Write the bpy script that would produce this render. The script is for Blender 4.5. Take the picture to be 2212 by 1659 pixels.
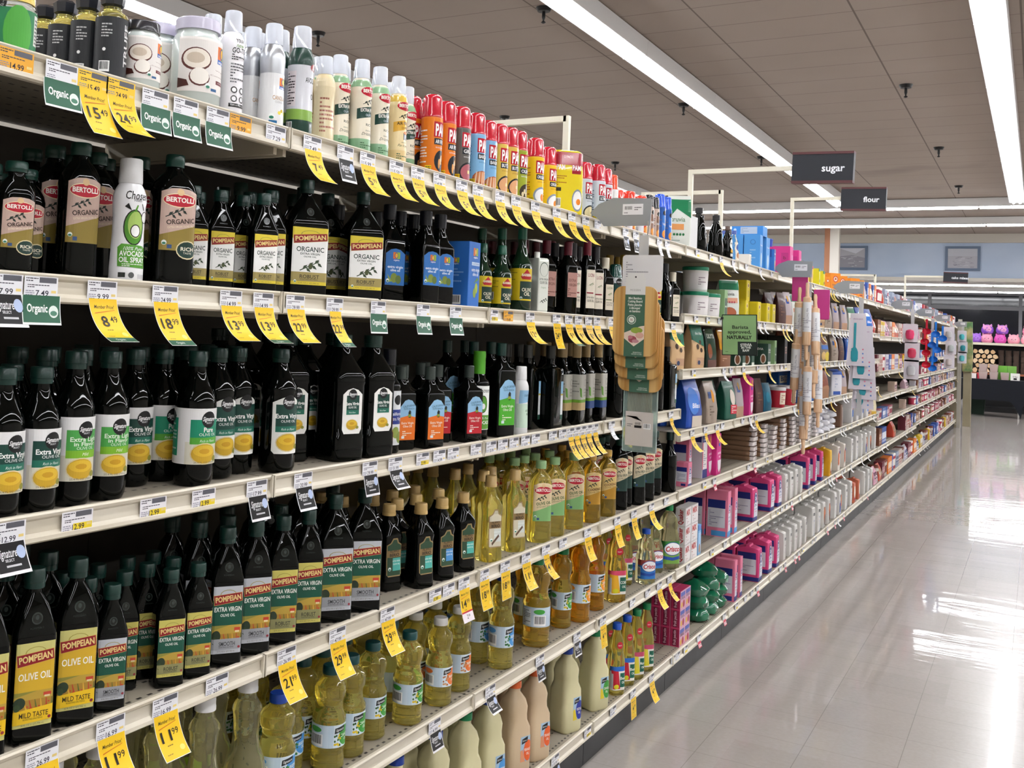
import bpy, bmesh, math, random
import numpy as np
from mathutils import Vector, Matrix
random.seed(7)
for o in list(bpy.data.objects): bpy.data.objects.remove(o)
SC = bpy.context.scene
COL = SC.collection
PI = math.pi
# ---------------------------------------------------------------- camera
F, PX, PY = 2256.5, 847.8, 592.1
YAW, PIT, ROL, CH = .5554, .0454, .0439, 1.482
def _rot(yaw, pitch, roll):
    cy, sy, cp, sp = math.cos(yaw), math.sin(yaw), math.cos(pitch), math.sin(pitch)
    fw = np.array([-sy*cp, cy*cp, sp]); rt = np.array([cy, sy, 0.]); up = np.cross(rt, fw)
    cr, sr = math.cos(roll), math.sin(roll)
    return cr*rt+sr*up, -sr*rt+cr*up, fw
R_, U_, W_ = _rot(YAW, PIT, ROL)
cam = bpy.data.cameras.new('camera'); camo = bpy.data.objects.new('camera', cam); COL.objects.link(camo)
cam.sensor_fit = 'HORIZONTAL'; cam.sensor_width = 36; cam.lens = F/2212*36
cam.shift_x = (1106-PX)/2212; cam.shift_y = -(829.5-PY)/2212
cam.clip_start = .05; cam.clip_end = 200
camo.matrix_world = Matrix(((R_[0], U_[0], -W_[0], 0), (R_[1], U_[1], -W_[1], 0), (R_[2], U_[2], -W_[2], CH), (0, 0, 0, 1)))
SC.camera = camo
def proj(x, y, z):
    v = np.array([x, y, z-CH]); d = v@W_
    return PX+F*(v@R_)/d, PY-F*(v@U_)/d
def ray(px, py): return W_+R_*(px-PX)/F-U_*(py-PY)/F
def atx(px, py, X): r = ray(px, py); return r*X/r[0]+[0, 0, CH]
def aty(px, py, Y): r = ray(px, py); return r*Y/r[1]+[0, 0, CH]
def atz(px, py, Z): r = ray(px, py); return r*(Z-CH)/r[2]+[0, 0, CH]
def ypx(px, X, z):            # distance down the aisle of the upright line through X, z that passes picture column px
    lo, hi = .2, 60.
    for _ in range(50):
        m = (lo+hi)/2
        if proj(X, m, z)[0] < px: lo = m
        else: hi = m
    return lo
# ---------------------------------------------------------------- world, exposure
SC.view_settings.view_transform = 'Standard'; SC.view_settings.look = 'None'
SC.view_settings.gamma = 1; SC.view_settings.use_curve_mapping = False
SC.view_settings.exposure = 1.13
LAMP = 13.0
w = bpy.data.worlds.new('world'); SC.world = w; w.use_nodes = True
w.node_tree.nodes['Background'].inputs[0].default_value = (.75, .78, .85, 1)
w.node_tree.nodes['Background'].inputs[1].default_value = .03
# ---------------------------------------------------------------- materials
def lin(c):
    if isinstance(c, str): c = [int(c[i:i+2], 16)/255 for i in (0, 2, 4)]
    return tuple(((x/12.92) if x <= .04045 else ((x+.055)/1.055)**2.4) for x in c)
def mat(name, col, rough=.5, metal=0., trans=0., coat=0., emit=None, ior=1.45, alpha=None):
    m = bpy.data.materials.new(name); m.use_nodes = True
    b = m.node_tree.nodes['Principled BSDF']
    b.inputs['Base Color'].default_value = (*lin(col), 1)
    b.inputs['Roughness'].default_value = rough; b.inputs['Metallic'].default_value = metal
    b.inputs['Transmission Weight'].default_value = trans; b.inputs['IOR'].default_value = ior
    b.inputs['Coat Weight'].default_value = coat; b.inputs['Coat Roughness'].default_value = .05
    if emit: b.inputs['Emission Color'].default_value = (*lin(emit[0]), 1); b.inputs['Emission Strength'].default_value = emit[1]
    return m
def nodes(m): return m.node_tree.nodes, m.node_tree.links, m.node_tree.nodes['Principled BSDF']
def printed(name, rough, coat=0.):
    m = mat(name, 'ffffff', rough, coat=coat); n, l, b = nodes(m)
    a = n.new('ShaderNodeAttribute'); a.attribute_name = 'Col'; l.new(a.outputs['Color'], b.inputs['Base Color'])
    return m
def noisy(m, c1, c2, scale, detail=3, coord='Object', stretch=None, lo=.35, hi=.65):
    n, l, b = nodes(m)
    tc = n.new('ShaderNodeTexCoord'); no = n.new('ShaderNodeTexNoise'); no.inputs['Scale'].default_value = scale; no.inputs['Detail'].default_value = detail
    src = tc.outputs[coord]
    if stretch:
        mp = n.new('ShaderNodeMapping'); mp.inputs['Scale'].default_value = stretch; l.new(src, mp.inputs[0]); src = mp.outputs[0]
    r = n.new('ShaderNodeValToRGB'); r.color_ramp.elements[0].color = (*lin(c1), 1); r.color_ramp.elements[1].color = (*lin(c2), 1)
    r.color_ramp.elements[0].position = lo; r.color_ramp.elements[1].position = hi
    l.new(src, no.inputs['Vector']); l.new(no.outputs['Fac'], r.inputs[0]); l.new(r.outputs[0], b.inputs['Base Color'])
    return r
M = {}
M['paper'] = printed('printed_paper', .45)
M['gloss'] = printed('printed_glossy', .18, .3)
M['black_glass'] = mat('black_glass', '030504', .03); M['black_glass'].node_tree.nodes['Principled BSDF'].inputs['Specular IOR Level'].default_value = .3
M['green_glass'] = mat('dark_green_glass', '14351f', .05, trans=.25, coat=.5)
M['oil'] = mat('yellow_oil', 'f6e67c', .03, trans=.85, ior=1.38)
M['oil_amber'] = mat('amber_oil', 'f3d05a', .03, trans=.85, ior=1.38)
M['oil_orange'] = mat('orange_oil', 'f4b434', .03, trans=.8, ior=1.38)
M['oil_pale'] = mat('pale_oil', 'f2ecb8', .03, trans=.88, ior=1.38)
M['clear'] = mat('clear_plastic', 'eef2fa', .12, trans=.45, ior=1.25)
M['glass'] = mat('clear_glass', 'f4f8f6', .02, trans=1., ior=1.3)
M['jug'] = mat('cloudy_jug', 'e6dfb2', .35, trans=.2)
M['jug_tan'] = mat('tan_jug', 'e2c9a6', .35, trans=.2)
M['coconut'] = mat('coconut_fat', 'cfd8d4', .2, coat=.6)
M['metal_can'] = mat('brushed_can', 'b9bcc0', .28, .9)
M['steel'] = mat('steel', 'a8a8a6', .3, 1.)
M['shelf'] = mat('shelf_paint', 'c9bfaa', .42); noisy(M['shelf'], 'c4baa4', 'd0c7b3', 6)
M['rail'] = mat('rail_cream', 'd9d0bc', .35); noisy(M['rail'], 'c6bda9', 'd6cfbf', 9, stretch=(1, .4, 3))
M['panel'] = mat('back_panel', '4a443c', .6)
M['under'] = mat('shelf_underside', '9a9080', .6)
M['kick'] = mat('kick_plate', '2c2c2e', .5); noisy(M['kick'], '242426', '38383a', 5)
M['arm'] = mat('sign_arm_cream', 'e2ddca', .5)
M['bamboo'] = mat('bamboo', 'c99c58', .45); noisy(M['bamboo'], 'b98743', 'd9b272', 5, stretch=(7, 1, .25), lo=.4, hi=.6)
M['wood'] = mat('pale_wood', 'd9b592', .55); noisy(M['wood'], 'cfa680', 'e0c2a2', 10, stretch=(6, 6, .6))
M['black'] = mat('black_plastic', '141416', .4)
M['cloth'] = mat('black_cloth', '0f131c', .9)
M['lamp'] = mat('lamp_tube', 'ffffff', .5, emit=('fbfcff', LAMP))
M['white_metal'] = mat('white_housing', 'dcdcdc', .4)
M['dark'] = mat('night_glass', '10141e', .08)
M['tan_paint'] = mat('column_tan', '8f866f', .6)
M['brown_post'] = mat('brown_post', '9c6a4c', .6)
M['blue_wall'] = mat('blue_wall', 'b4c4da', .8); noisy(M['blue_wall'], 'b1c2d9', 'b9c8dd', 1.2)
M['cream_wall'] = mat('cream_wall', 'cfcbc2', .8)
M['plush'] = mat('plush', 'd07ac0', .95)
CM = {}
def cmat(c, rough=.4, trans=0., coat=.15, metal=0.):
    k = (c, rough, trans, metal)
    if k not in CM: CM[k] = mat('plastic_'+c, c, rough, coat=coat, trans=trans, metal=metal)
    return CM[k]
# perforated shelf deck
m = mat('perforated_deck', 'bdb6a6', .45); n, l, b = nodes(m)
tc = n.new('ShaderNodeTexCoord'); sp = n.new('ShaderNodeSeparateXYZ'); l.new(tc.outputs['Object'], sp.inputs[0])
def mth(op, a, bb=None, c=None):
    x = n.new('ShaderNodeMath'); x.operation = op
    for i, v in enumerate((a, bb, c)):
        if v is None: continue
        if isinstance(v, (int, float)): x.inputs[i].default_value = v
        else: l.new(v, x.inputs[i])
    return x.outputs[0]
fx = mth('ABSOLUTE', mth('SUBTRACT', mth('FRACT', mth('MULTIPLY', sp.outputs[0], 1/.0508)), .5))
row = mth('FLOOR', mth('MULTIPLY', sp.outputs[0], 1/.0508))
fy = mth('ABSOLUTE', mth('SUBTRACT', mth('FRACT', mth('ADD', mth('MULTIPLY', sp.outputs[1], 1/.0254), mth('MULTIPLY', row, .5))), .5))
hole = mth('MULTIPLY', mth('LESS_THAN', fx, .06), mth('LESS_THAN', fy, .22))
no = n.new('ShaderNodeTexNoise'); no.inputs['Scale'].default_value = 5; no.inputs['Detail'].default_value = 5; l.new(tc.outputs['Object'], no.inputs['Vector'])
cr = n.new('ShaderNodeValToRGB'); cr.color_ramp.elements[0].color = (*lin('857d6e'), 1); cr.color_ramp.elements[1].color = (*lin('a8a091'), 1); l.new(no.outputs['Fac'], cr.inputs[0])
mx = n.new('ShaderNodeMix'); mx.data_type = 'RGBA'; l.new(hole, mx.inputs[0]); l.new(cr.outputs[0], mx.inputs[6]); mx.inputs[7].default_value = (*lin('24201c'), 1); l.new(mx.outputs[2], b.inputs['Base Color'])
M['deck'] = m
# floor: 1 ft vinyl tiles under wax
m = mat('waxed_vinyl_tile', 'b5aeaa', .24, coat=.55); m.node_tree.nodes['Principled BSDF'].inputs['Specular IOR Level'].default_value = .3; n, l, b = nodes(m)
b.inputs['Coat Roughness'].default_value = .045
tc = n.new('ShaderNodeTexCoord'); sp = n.new('ShaderNodeSeparateXYZ'); l.new(tc.outputs['Object'], sp.inputs[0])
T = .3108
def grid(out, off, T, wd): return mth('LESS_THAN', mth('ABSOLUTE', mth('SUBTRACT', mth('FRACT', mth('ADD', mth('MULTIPLY', mth('ADD', out, -off), 1/T), .5)), .5)), wd/T)
gx = grid(sp.outputs[0], -1.0224, T, .0013)
colk = mth('FLOOR', mth('MULTIPLY', mth('ADD', sp.outputs[0], 1.0224), 1/T))
gy = grid(mth('ADD', sp.outputs[1], mth('MULTIPLY', mth('FRACT', mth('MULTIPLY', colk, .5)), 0.0)), .1, T, .0011)
seam = mth('MAXIMUM', gx, gy)
nt = n.new('ShaderNodeTexNoise'); nt.inputs['Scale'].default_value = 60; nt.inputs['Detail'].default_value = 5; l.new(tc.outputs['Object'], nt.inputs['Vector'])
n2 = n.new('ShaderNodeTexWhiteNoise'); n2.noise_dimensions = '2D'
fl = n.new('ShaderNodeVectorMath'); fl.operation = 'FLOOR'; sc_ = n.new('ShaderNodeVectorMath'); sc_.operation = 'MULTIPLY'; sc_.inputs[1].default_value = (1/T, 1/T, 0)
l.new(tc.outputs['Object'], sc_.inputs[0]); l.new(sc_.outputs[0], fl.inputs[0]); l.new(fl.outputs[0], n2.inputs['Vector'])
cr = n.new('ShaderNodeValToRGB'); cr.color_ramp.elements[0].color = (*lin('98918b'), 1); cr.color_ramp.elements[1].color = (*lin('aca5a0'), 1)
l.new(mth('ADD', mth('MULTIPLY', n2.outputs[0], .35), mth('MULTIPLY', nt.outputs['Fac'], .65)), cr.inputs[0])
mx = n.new('ShaderNodeMix'); mx.data_type = 'RGBA'; l.new(mth('MULTIPLY', seam, .4), mx.inputs[0]); l.new(cr.outputs[0], mx.inputs[6]); mx.inputs[7].default_value = (*lin('5c544e'), 1); l.new(mx.outputs[2], b.inputs['Base Color'])
nb = n.new('ShaderNodeTexNoise'); nb.inputs['Scale'].default_value = 2.2; nb.inputs['Detail'].default_value = 3
mpn = n.new('ShaderNodeMapping'); mpn.inputs['Scale'].default_value = (.7, 3.2, 1); l.new(tc.outputs['Object'], mpn.inputs[0]); l.new(mpn.outputs[0], nb.inputs['Vector'])
tilt = n.new('ShaderNodeMath'); tilt.operation = 'ADD'; l.new(nb.outputs['Fac'], tilt.inputs[0]); tilt.inputs[1].default_value = 0
bp = n.new('ShaderNodeBump'); bp.inputs['Strength'].default_value = .10; bp.inputs['Distance'].default_value = .012; l.new(tilt.outputs[0], bp.inputs['Height']); l.new(bp.outputs[0], b.inputs['Normal']); l.new(bp.outputs[0], b.inputs['Coat Normal'])
M['floor'] = m
# ceiling: 2 x 4 ft lay-in panels
m = mat('ceiling_panels', '9a8d84', .9); n, l, b = nodes(m)
tc = n.new('ShaderNodeTexCoord'); sp = n.new('ShaderNodeSeparateXYZ'); l.new(tc.outputs['Object'], sp.inputs[0])
seam = mth('MAXIMUM', grid(sp.outputs[0], -5.04, 1.2192, .008), grid(sp.outputs[1], 8.279, .6096, .005))
nt = n.new('ShaderNodeTexNoise'); nt.inputs['Scale'].default_value = .8; nt.inputs['Detail'].default_value = 4; l.new(tc.outputs['Object'], nt.inputs['Vector'])
cr = n.new('ShaderNodeValToRGB'); cr.color_ramp.elements[0].color = (*lin('a3978d'), 1); cr.color_ramp.elements[1].color = (*lin('b0a49a'), 1); l.new(nt.outputs['Fac'], cr.inputs[0])
ns = n.new('ShaderNodeTexNoise'); ns.inputs['Scale'].default_value = .55; ns.inputs['Detail'].default_value = 2; ns.inputs['Roughness'].default_value = .4
mp = n.new('ShaderNodeMapping'); mp.inputs['Location'].default_value = (3.1, 4.4, 0); l.new(tc.outputs['Object'], mp.inputs[0]); l.new(mp.outputs[0], ns.inputs['Vector'])
st = n.new('ShaderNodeValToRGB'); st.color_ramp.elements[0].position = .66; st.color_ramp.elements[1].position = .74; l.new(ns.outputs['Fac'], st.inputs[0])
m1 = n.new('ShaderNodeMix'); m1.data_type = 'RGBA'; l.new(mth('MULTIPLY', st.outputs[0], .3), m1.inputs[0]); l.new(cr.outputs[0], m1.inputs[6]); m1.inputs[7].default_value = (*lin('6f655e'), 1)
mx = n.new('ShaderNodeMix'); mx.data_type = 'RGBA'; l.new(mth('MULTIPLY', seam, .7), mx.inputs[0]); l.new(m1.outputs[2], mx.inputs[6]); mx.inputs[7].default_value = (*lin('564c46'), 1); l.new(mx.outputs[2], b.inputs['Base Color'])
M['ceil'] = m
# ---------------------------------------------------------------- mesh helpers
def finish(bm, name, mats, smooth=None):
    me = bpy.data.meshes.new(name); bm.to_mesh(me); bm.free()
    for x in (mats if isinstance(mats, (list, tuple)) else [mats]): me.materials.append(M[x] if isinstance(x, str) else x)
    if smooth:
        me.polygons.foreach_set('use_smooth', [True]*len(me.polygons)); me.set_sharp_from_angle(angle=math.radians(smooth))
    return me
def link(name, me, parent=None, loc=None, rz=0.):
    o = bpy.data.objects.new(name, me); COL.objects.link(o)
    if parent: o.parent = parent
    if loc is not None: o.location = loc
    o.rotation_euler[2] = rz
    return o
def tag(o, label, cat, group=None):
    o['label'] = label; o['category'] = cat
    if group: o['group'] = group
    return o
def struct(name, me, loc=(0, 0, 0)):
    o = link(name, me, None, loc); o['kind'] = 'structure'; return o
def box(bm, x0, x1, y0, y1, z0, z1, mi=0, bev=0):
    vs = [bm.verts.new((x, y, z)) for x in (x0, x1) for y in (y0, y1) for z in (z0, z1)]
    fs = [bm.faces.new([vs[i] for i in f]) for f in ((0, 1, 3, 2), (4, 6, 7, 5), (0, 4, 5, 1), (2, 3, 7, 6), (0, 2, 6, 4), (1, 5, 7, 3))]
    for f in fs: f.material_index = mi
    if bev:
        es = list({e for f in fs for e in f.edges})
        bmesh.ops.bevel(bm, geom=es, offset=bev, segments=2, affect='EDGES', profile=.6)
    return fs
def boxm(x0, x1, y0, y1, z0, z1, m, name='box', bev=0):
    bm = bmesh.new(); box(bm, x0, x1, y0, y1, z0, z1, 0, bev); return finish(bm, name, m)
def tube(bm, pts, r, seg=8, cap=True):
    pts = [Vector(p) for p in pts]; rings = []
    for i, p in enumerate(pts):
        d = (pts[min(i+1, len(pts)-1)]-pts[max(i-1, 0)]).normalized()
        a = d.orthogonal().normalized() if i == 0 else (a-d*a.dot(d)).normalized()
        bb = d.cross(a); rr = r[i] if isinstance(r, (list, tuple)) else r
        rings.append([bm.verts.new(p+(a*math.cos(t)+bb*math.sin(t))*rr) for t in [2*PI*k/seg for k in range(seg)]])
    for A, B in zip(rings, rings[1:]):
        for k in range(seg): bm.faces.new((A[k], A[(k+1) % seg], B[(k+1) % seg], B[k]))
    if cap: bm.faces.new(rings[0][::-1]); bm.faces.new(rings[-1])
def ringpts(a, b, r, k):
    r = min(r, a, b); out = []
    for cx, cy, t0 in ((b-r, a-r, 0), (-(b-r), a-r, PI/2), (-(b-r), -(a-r), PI), (b-r, -(a-r), 1.5*PI)):
        for i in range(k+1):
            t = t0+PI/2*i/k; out.append((cx+r*math.cos(t), cy+r*math.sin(t)))
    return out
def body(rings, name, m, k=5, ribs=(), smooth=40, close=True, wob=0., seed=1):
    # rings: (z, half width along the shelf, half depth, corner radius)
    bm = bmesh.new(); L = []; rnd = random.Random(seed)
    rr = []
    for q in rings: rr.append(tuple(q) if len(q) == 4 else (q[0], q[1], q[1], q[1]))
    for q in rr:
        pts = ringpts(q[1], q[2], q[3], k); vs = []
        amp = 0
        for z0, z1, am in ribs:
            if z0-1e-6 <= q[0] <= z1+1e-6: amp = am
        for i, (x, y) in enumerate(pts):
            s = 1-amp if (i % 2) else 1
            if wob: s *= 1+rnd.uniform(-wob, wob)
            vs.append(bm.verts.new((x*s, y*s, q[0]+(rnd.uniform(-wob, wob)*.02 if wob else 0))))
        L.append(vs)
    N = len(L[0])
    for A, B in zip(L, L[1:]):
        for i in range(N): bm.faces.new((A[i], A[(i+1) % N], B[(i+1) % N], B[i]))
    if close: bm.faces.new(L[0][::-1]); bm.faces.new(L[-1])
    bmesh.ops.remove_doubles(bm, verts=bm.verts, dist=2e-5)
    bmesh.ops.recalc_face_normals(bm, faces=bm.faces)
    return finish(bm, name, m, smooth)
def outline(s, a, b, r):       # arrays -> x, y, nx, ny on the rounded rectangle, s measured from the front centre towards +Y
    r = np.minimum(np.minimum(r, a), b); sg = np.sign(s)+(s == 0); s = np.abs(s)
    l1 = a-r; q = PI/2*r; l3 = 2*(b-r)
    x = b.copy(); y = s.copy(); nx = np.ones_like(s); ny = np.zeros_like(s)
    m2 = s > l1; th = np.where(m2, np.minimum((s-l1)/np.maximum(r, 1e-6), PI/2), 0)
    x = np.where(m2, b-r+r*np.cos(th), x); y = np.where(m2, a-r+r*np.sin(th), y); nx = np.where(m2, np.cos(th), nx); ny = np.where(m2, np.sin(th), ny)
    m3 = s > l1+q; t = np.minimum(s-l1-q, l3); x = np.where(m3, b-r-t, x); y = np.where(m3, a, y)
    m4 = s > l1+q+l3; th = (s-l1-q-l3)/np.maximum(r, 1e-6)+PI/2
    x = np.where(m4, -(b-r)+r*np.cos(th), x); y = np.where(m4, a-r+r*np.sin(th), y); nx = np.where(m4, np.cos(th), nx); ny = np.where(m4, np.sin(th), ny)
    return x, sg*y, nx, sg*ny
def on_body(rings):
    rr = np.array([tuple(q) if len(q) == 4 else (q[0], q[1], q[1], q[1]) for q in rings], float)
    o = np.argsort(rr[:, 0], kind='stable'); rr = rr[o]
    def f(u, v, lay):
        a = np.interp(v, rr[:, 0], rr[:, 1]); b = np.interp(v, rr[:, 0], rr[:, 2]); r = np.interp(v, rr[:, 0], rr[:, 3])
        x, y, nx, ny = outline(u, a, b, r); e = .0003+.00012*lay
        return np.stack([x+nx*e, y+ny*e, v], 1)
    f.zs = sorted(set(rr[:, 0])); return f
def on_plane(o, ux, uy, curl=None):      # flat card
    o, ux, uy = (np.array(q, float) for q in (o, ux, uy)); nn = np.cross(ux, uy)
    def f(u, v, lay): return o+u[:, None]*ux+v[:, None]*uy+(.0003+.00012*lay)[:, None]*nn
    return f
_TXT = {}
def text_mesh(s, bold, it):
    k = (s, bold, it)
    if k in _TXT: return _TXT[k]
    c = bpy.data.curves.new('t', 'FONT'); c.body = s; c.resolution_u = 2; c.offset = bold; c.shear = it; c.size = 1; c.fill_mode = 'FRONT'
    o = bpy.data.objects.new('t', c); COL.objects.link(o)
    dg = bpy.context.evaluated_depsgraph_get(); ev = o.evaluated_get(dg); me = ev.to_mesh()
    V = np.array([v.co[:2] for v in me.vertices]).reshape(-1, 2); P = [tuple(p.vertices) for p in me.polygons]
    ev.to_mesh_clear(); bpy.data.objects.remove(o); bpy.data.curves.remove(c)
    if len(V) == 0: V = np.zeros((1, 2))
    lo, hi = V.min(0), V.max(0)
    _TXT[k] = (V, P, lo, hi); return _TXT[k]
# shapes: ('r',u0,v0,u1,v1,col) ('e',cu,cv,ru,rv,col) ('p',[(u,v)..],col) ('t',str,cu,cv,h,w,col,bold,italic,rot) ('b',u0,v0,u1,v1) barcode ('l',...) fake text lines
def R(u0, v0, u1, v1, c): return ('p', [(u0, v0), (u1, v0), (u1, v1), (u0, v1)], c)
def E(cu, cv, ru, rv, c, n=18): return ('p', [(cu+ru*math.cos(2*PI*i/n), cv+rv*math.sin(2*PI*i/n)) for i in range(n)], c)
def P(pts, c): return ('p', pts, c)
def T(s, cu, cv, h, w, c, bold=.02, it=0., rot=0.): return ('t', s, cu, cv, h, w, c, bold, it, rot)
def BAR(u0, v0, u1, v1):
    out = []; n = 13; rnd = random.Random(int(u0*1e5) % 97); d = (u1-u0)*.86/n
    for i in range(n): x = u0+(u1-u0)*.07+i*d; out.append(R(x, v0+(v1-v0)*.2, x+d*rnd.uniform(.3, .75), v1-(v1-v0)*.08, '16161a'))
    return [R(u0, v0, u1, v1, 'f4f4f4'), ('g', out)]
def LINES(u0, v0, u1, v1, n, c, seed=3):
    rnd = random.Random(seed); out = []; h = (v1-v0)/n
    for i in range(n):
        y = v0+i*h; x = u0
        while x < u1-.0015 and len(out) < 60:
            wd = rnd.uniform(.002, .006); x2 = min(u1, x+wd); out.append(R(x, y+h*.2, x2, y+h*.65, c)); x = x2+.0008
            if rnd.random() < .12: break
    return [('g', out)]
def decal(shapes, f, name, m='paper', step=.004, vstep=None, cuts=()):
    bm = bmesh.new(); cl = bm.loops.layers.float_color.new('Col'); lay = 0
    fs = []
    def flat(x):
        for q in x:
            if isinstance(q, list): yield from flat(q)
            else: yield q
    todo = []; boxes = []
    for sh in flat(shapes):
        grp = sh[1] if sh[0] == 'g' else [sh]; bb = None
        for q in grp:
            if q[0] == 'p': xs = [p_[0] for p_ in q[1]]; ys = [p_[1] for p_ in q[1]]; c_ = (min(xs), min(ys), max(xs), max(ys))
            else: k_ = max(q[5] or q[4]*len(q[1]), q[4]) if q[9] > 1 else 0; hw_ = (q[5] or q[4]*len(q[1])*.8)/2; c_ = (q[2]-max(hw_ if not k_ else q[4], 0), q[3]-(hw_ if k_ else q[4]*.8), q[2]+(q[4] if k_ else hw_), q[3]+(hw_ if k_ else q[4]*.8))
            bb = c_ if bb is None else (min(bb[0], c_[0]), min(bb[1], c_[1]), max(bb[2], c_[2]), max(bb[3], c_[3]))
        if bb is None: continue
        lay = 1+max([l_ for b_, l_ in boxes if b_[0] < bb[2] and b_[2] > bb[0] and b_[1] < bb[3] and b_[3] > bb[1]] or [0]); boxes.append((bb, lay))
        todo += [(q, lay) for q in grp]
    for sh, lay in todo:
        if sh[0] == 'p':
            vs = [bm.verts.new((u, v, lay)) for u, v in sh[1]]
            ar = sum(sh[1][i-1][0]*sh[1][i][1]-sh[1][i][0]*sh[1][i-1][1] for i in range(len(sh[1])))
            if ar < 0: vs = vs[::-1]
            try: fc = bm.faces.new(vs)
            except ValueError: continue
            c = (*lin(sh[2]), 1)
            for lp in fc.loops: lp[cl] = c
        else:
            _, s, cu, cv, h, wd, c, bold, it, rot = sh
            V, PL, lo, hi = text_mesh(s, bold, it)
            W0, H0 = max(hi[0]-lo[0], 1e-6), .7
            sy = h/H0; sx = (wd/W0) if wd else sy
            X = (V[:, 0]-(lo[0]+hi[0])/2)*sx; Y = (V[:, 1]-.35)*sy
            cr, sr = math.cos(rot), math.sin(rot)
            vs = [bm.verts.new((cu+x*cr-y*sr, cv+x*sr+y*cr, lay)) for x, y in zip(X, Y)]
            c = (*lin(c), 1)
            for p in PL:
                try: fc = bm.faces.new([vs[i] for i in p])
                except ValueError: continue
                for lp in fc.loops: lp[cl] = c
    big = [fc for fc in bm.faces if len(fc.verts) > 4]
    bmesh.ops.triangulate(bm, faces=big)
    us = [v.co.x for v in bm.verts]
    if us:
        for axis, stp, vals in ((0, step, us), (1, vstep, [v.co.y for v in bm.verts])):
            if not stp: continue
            a, b_ = min(vals), max(vals); k = math.ceil((a+1e-5)/stp)
            while k*stp < b_-1e-5:
                co = [0, 0, 0]; no_ = [0, 0, 0]; co[axis] = k*stp; no_[axis] = 1
                bmesh.ops.bisect_plane(bm, geom=list(bm.verts)+list(bm.edges)+list(bm.faces), plane_co=co, plane_no=no_, dist=1e-6)
                k += 1
    if us:
        vs_ = [v.co.y for v in bm.verts]
        for z_ in getattr(f, 'zs', ()):
            if min(vs_)+1e-5 < z_ < max(vs_)-1e-5: bmesh.ops.bisect_plane(bm, geom=list(bm.verts)+list(bm.edges)+list(bm.faces), plane_co=(0, z_, 0), plane_no=(0, 1, 0), dist=1e-6)
    for c_ in cuts: bmesh.ops.bisect_plane(bm, geom=list(bm.verts)+list(bm.edges)+list(bm.faces), plane_co=(c_, 0, 0), plane_no=(1, 0, 0), dist=1e-6)
    A = np.array([v.co for v in bm.verts]); Q = f(A[:, 0], A[:, 1], A[:, 2])
    for v, q in zip(bm.verts, Q): v.co = q
    return finish(bm, name, m)
# ---------------------------------------------------------------- prototypes
class Proto:
    def __init__(s, name, cat, desc, h, parts, hw=.03, hd=.03):
        s.name, s.cat, s.desc, s.h, s.parts, s.hw, s.hd = name, cat, desc, h, parts, hw, hd; s.root = None
THINGS = []
def put(pr, loc, rz=0., shelf='', tilt=None, row=0, group=None, lane=None):
    if pr.root is None:
        r = bpy.data.objects.new(pr.name, None); COL.objects.link(r); r.empty_display_size = .02
        for nm, me, par, lab in pr.parts:
            o = bpy.data.objects.new(nm, me); COL.objects.link(o)
            o.parent = r if par is None else [c for c in r.children if c.name.split('.')[0] == par][0]
            if lab: o['label'] = lab
        pr.root = r
    else:
        r = pr.root.copy(); COL.objects.link(r)
        for ch in list(pr.root.children):
            c = ch.copy(); COL.objects.link(c); c.parent = r
            for g in ch.children:
                d = g.copy(); COL.objects.link(d); d.parent = c
    r.location = loc; r.rotation_euler = (tilt[0] if tilt else 0, tilt[1] if tilt else 0, rz)
    r['category'] = pr.cat
    THINGS.append(dict(o=r, pr=pr, shelf=shelf, row=row, y=loc[1], z=loc[2], x=loc[0], group=group, lane=lane))
    return r
def P4(nm, me, par=None, lab=None): return (nm, me, par, lab)
def cyl(z0, z1, r, name, m, k=5, bev=.0015, ribs=0.):
    rs = [(z0, r), (z1-bev, r), (z1, r-bev)]
    return body(rs, name, m, k=k if not ribs else 9, ribs=((z0, z1-bev, ribs),) if ribs else ())
def cap_green(z, h=.028, r=.0155): return body([(z, r), (z+h*.3, r), (z+h*.32, r*1.05), (z+h-.0015, r*1.03), (z+h, r*.96)], 'cap', cmat('0c3029', .35), k=6)
# ================================================================ products
GREEN, CREAM, RED = '14523f', 'efe4cc', 'b8162e'
def rect_band(rs, z0, z1, c, m='gloss', name='sleeve', extra=()):
    rr = rs[0]; hp = half_perim(on_at(rs, (z0+z1)/2)); n = decal([R(-hp, z0, hp, z1, c)]+list(extra), on_body(rs), name, m); return n
def on_at(rs, z):
    rr = np.array([tuple(q) if len(q) == 4 else (q[0], q[1], q[1], q[1]) for q in rs], float)
    return [np.interp(z, rr[:, 0], rr[:, i]) for i in (1, 2, 3)]
def half_perim(t):
    a, b, r = t; r = min(r, a, b); return 2*(a-r)+2*(b-r)+PI*r-1e-5
def branch(cu, cv, s, c='1c2a22'):
    o = [P([(cu-s, cv-s*.42), (cu-s*.95, cv-s*.5), (cu+s, cv+s*.42), (cu+s*.97, cv+s*.5)], c)]
    for i, (t, d) in enumerate(((-.7, 1), (-.35, -1), (-.1, 1), (.25, -1), (.5, 1), (.8, -1))):
        x, y = cu+t*s, cv+t*s*.45
        o.append(P([(x, y), (x+.12*s, y+.32*s*d), (x+.5*s, y+.42*s*d), (x+.3*s, y+.1*s*d)], c))
    return o
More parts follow.
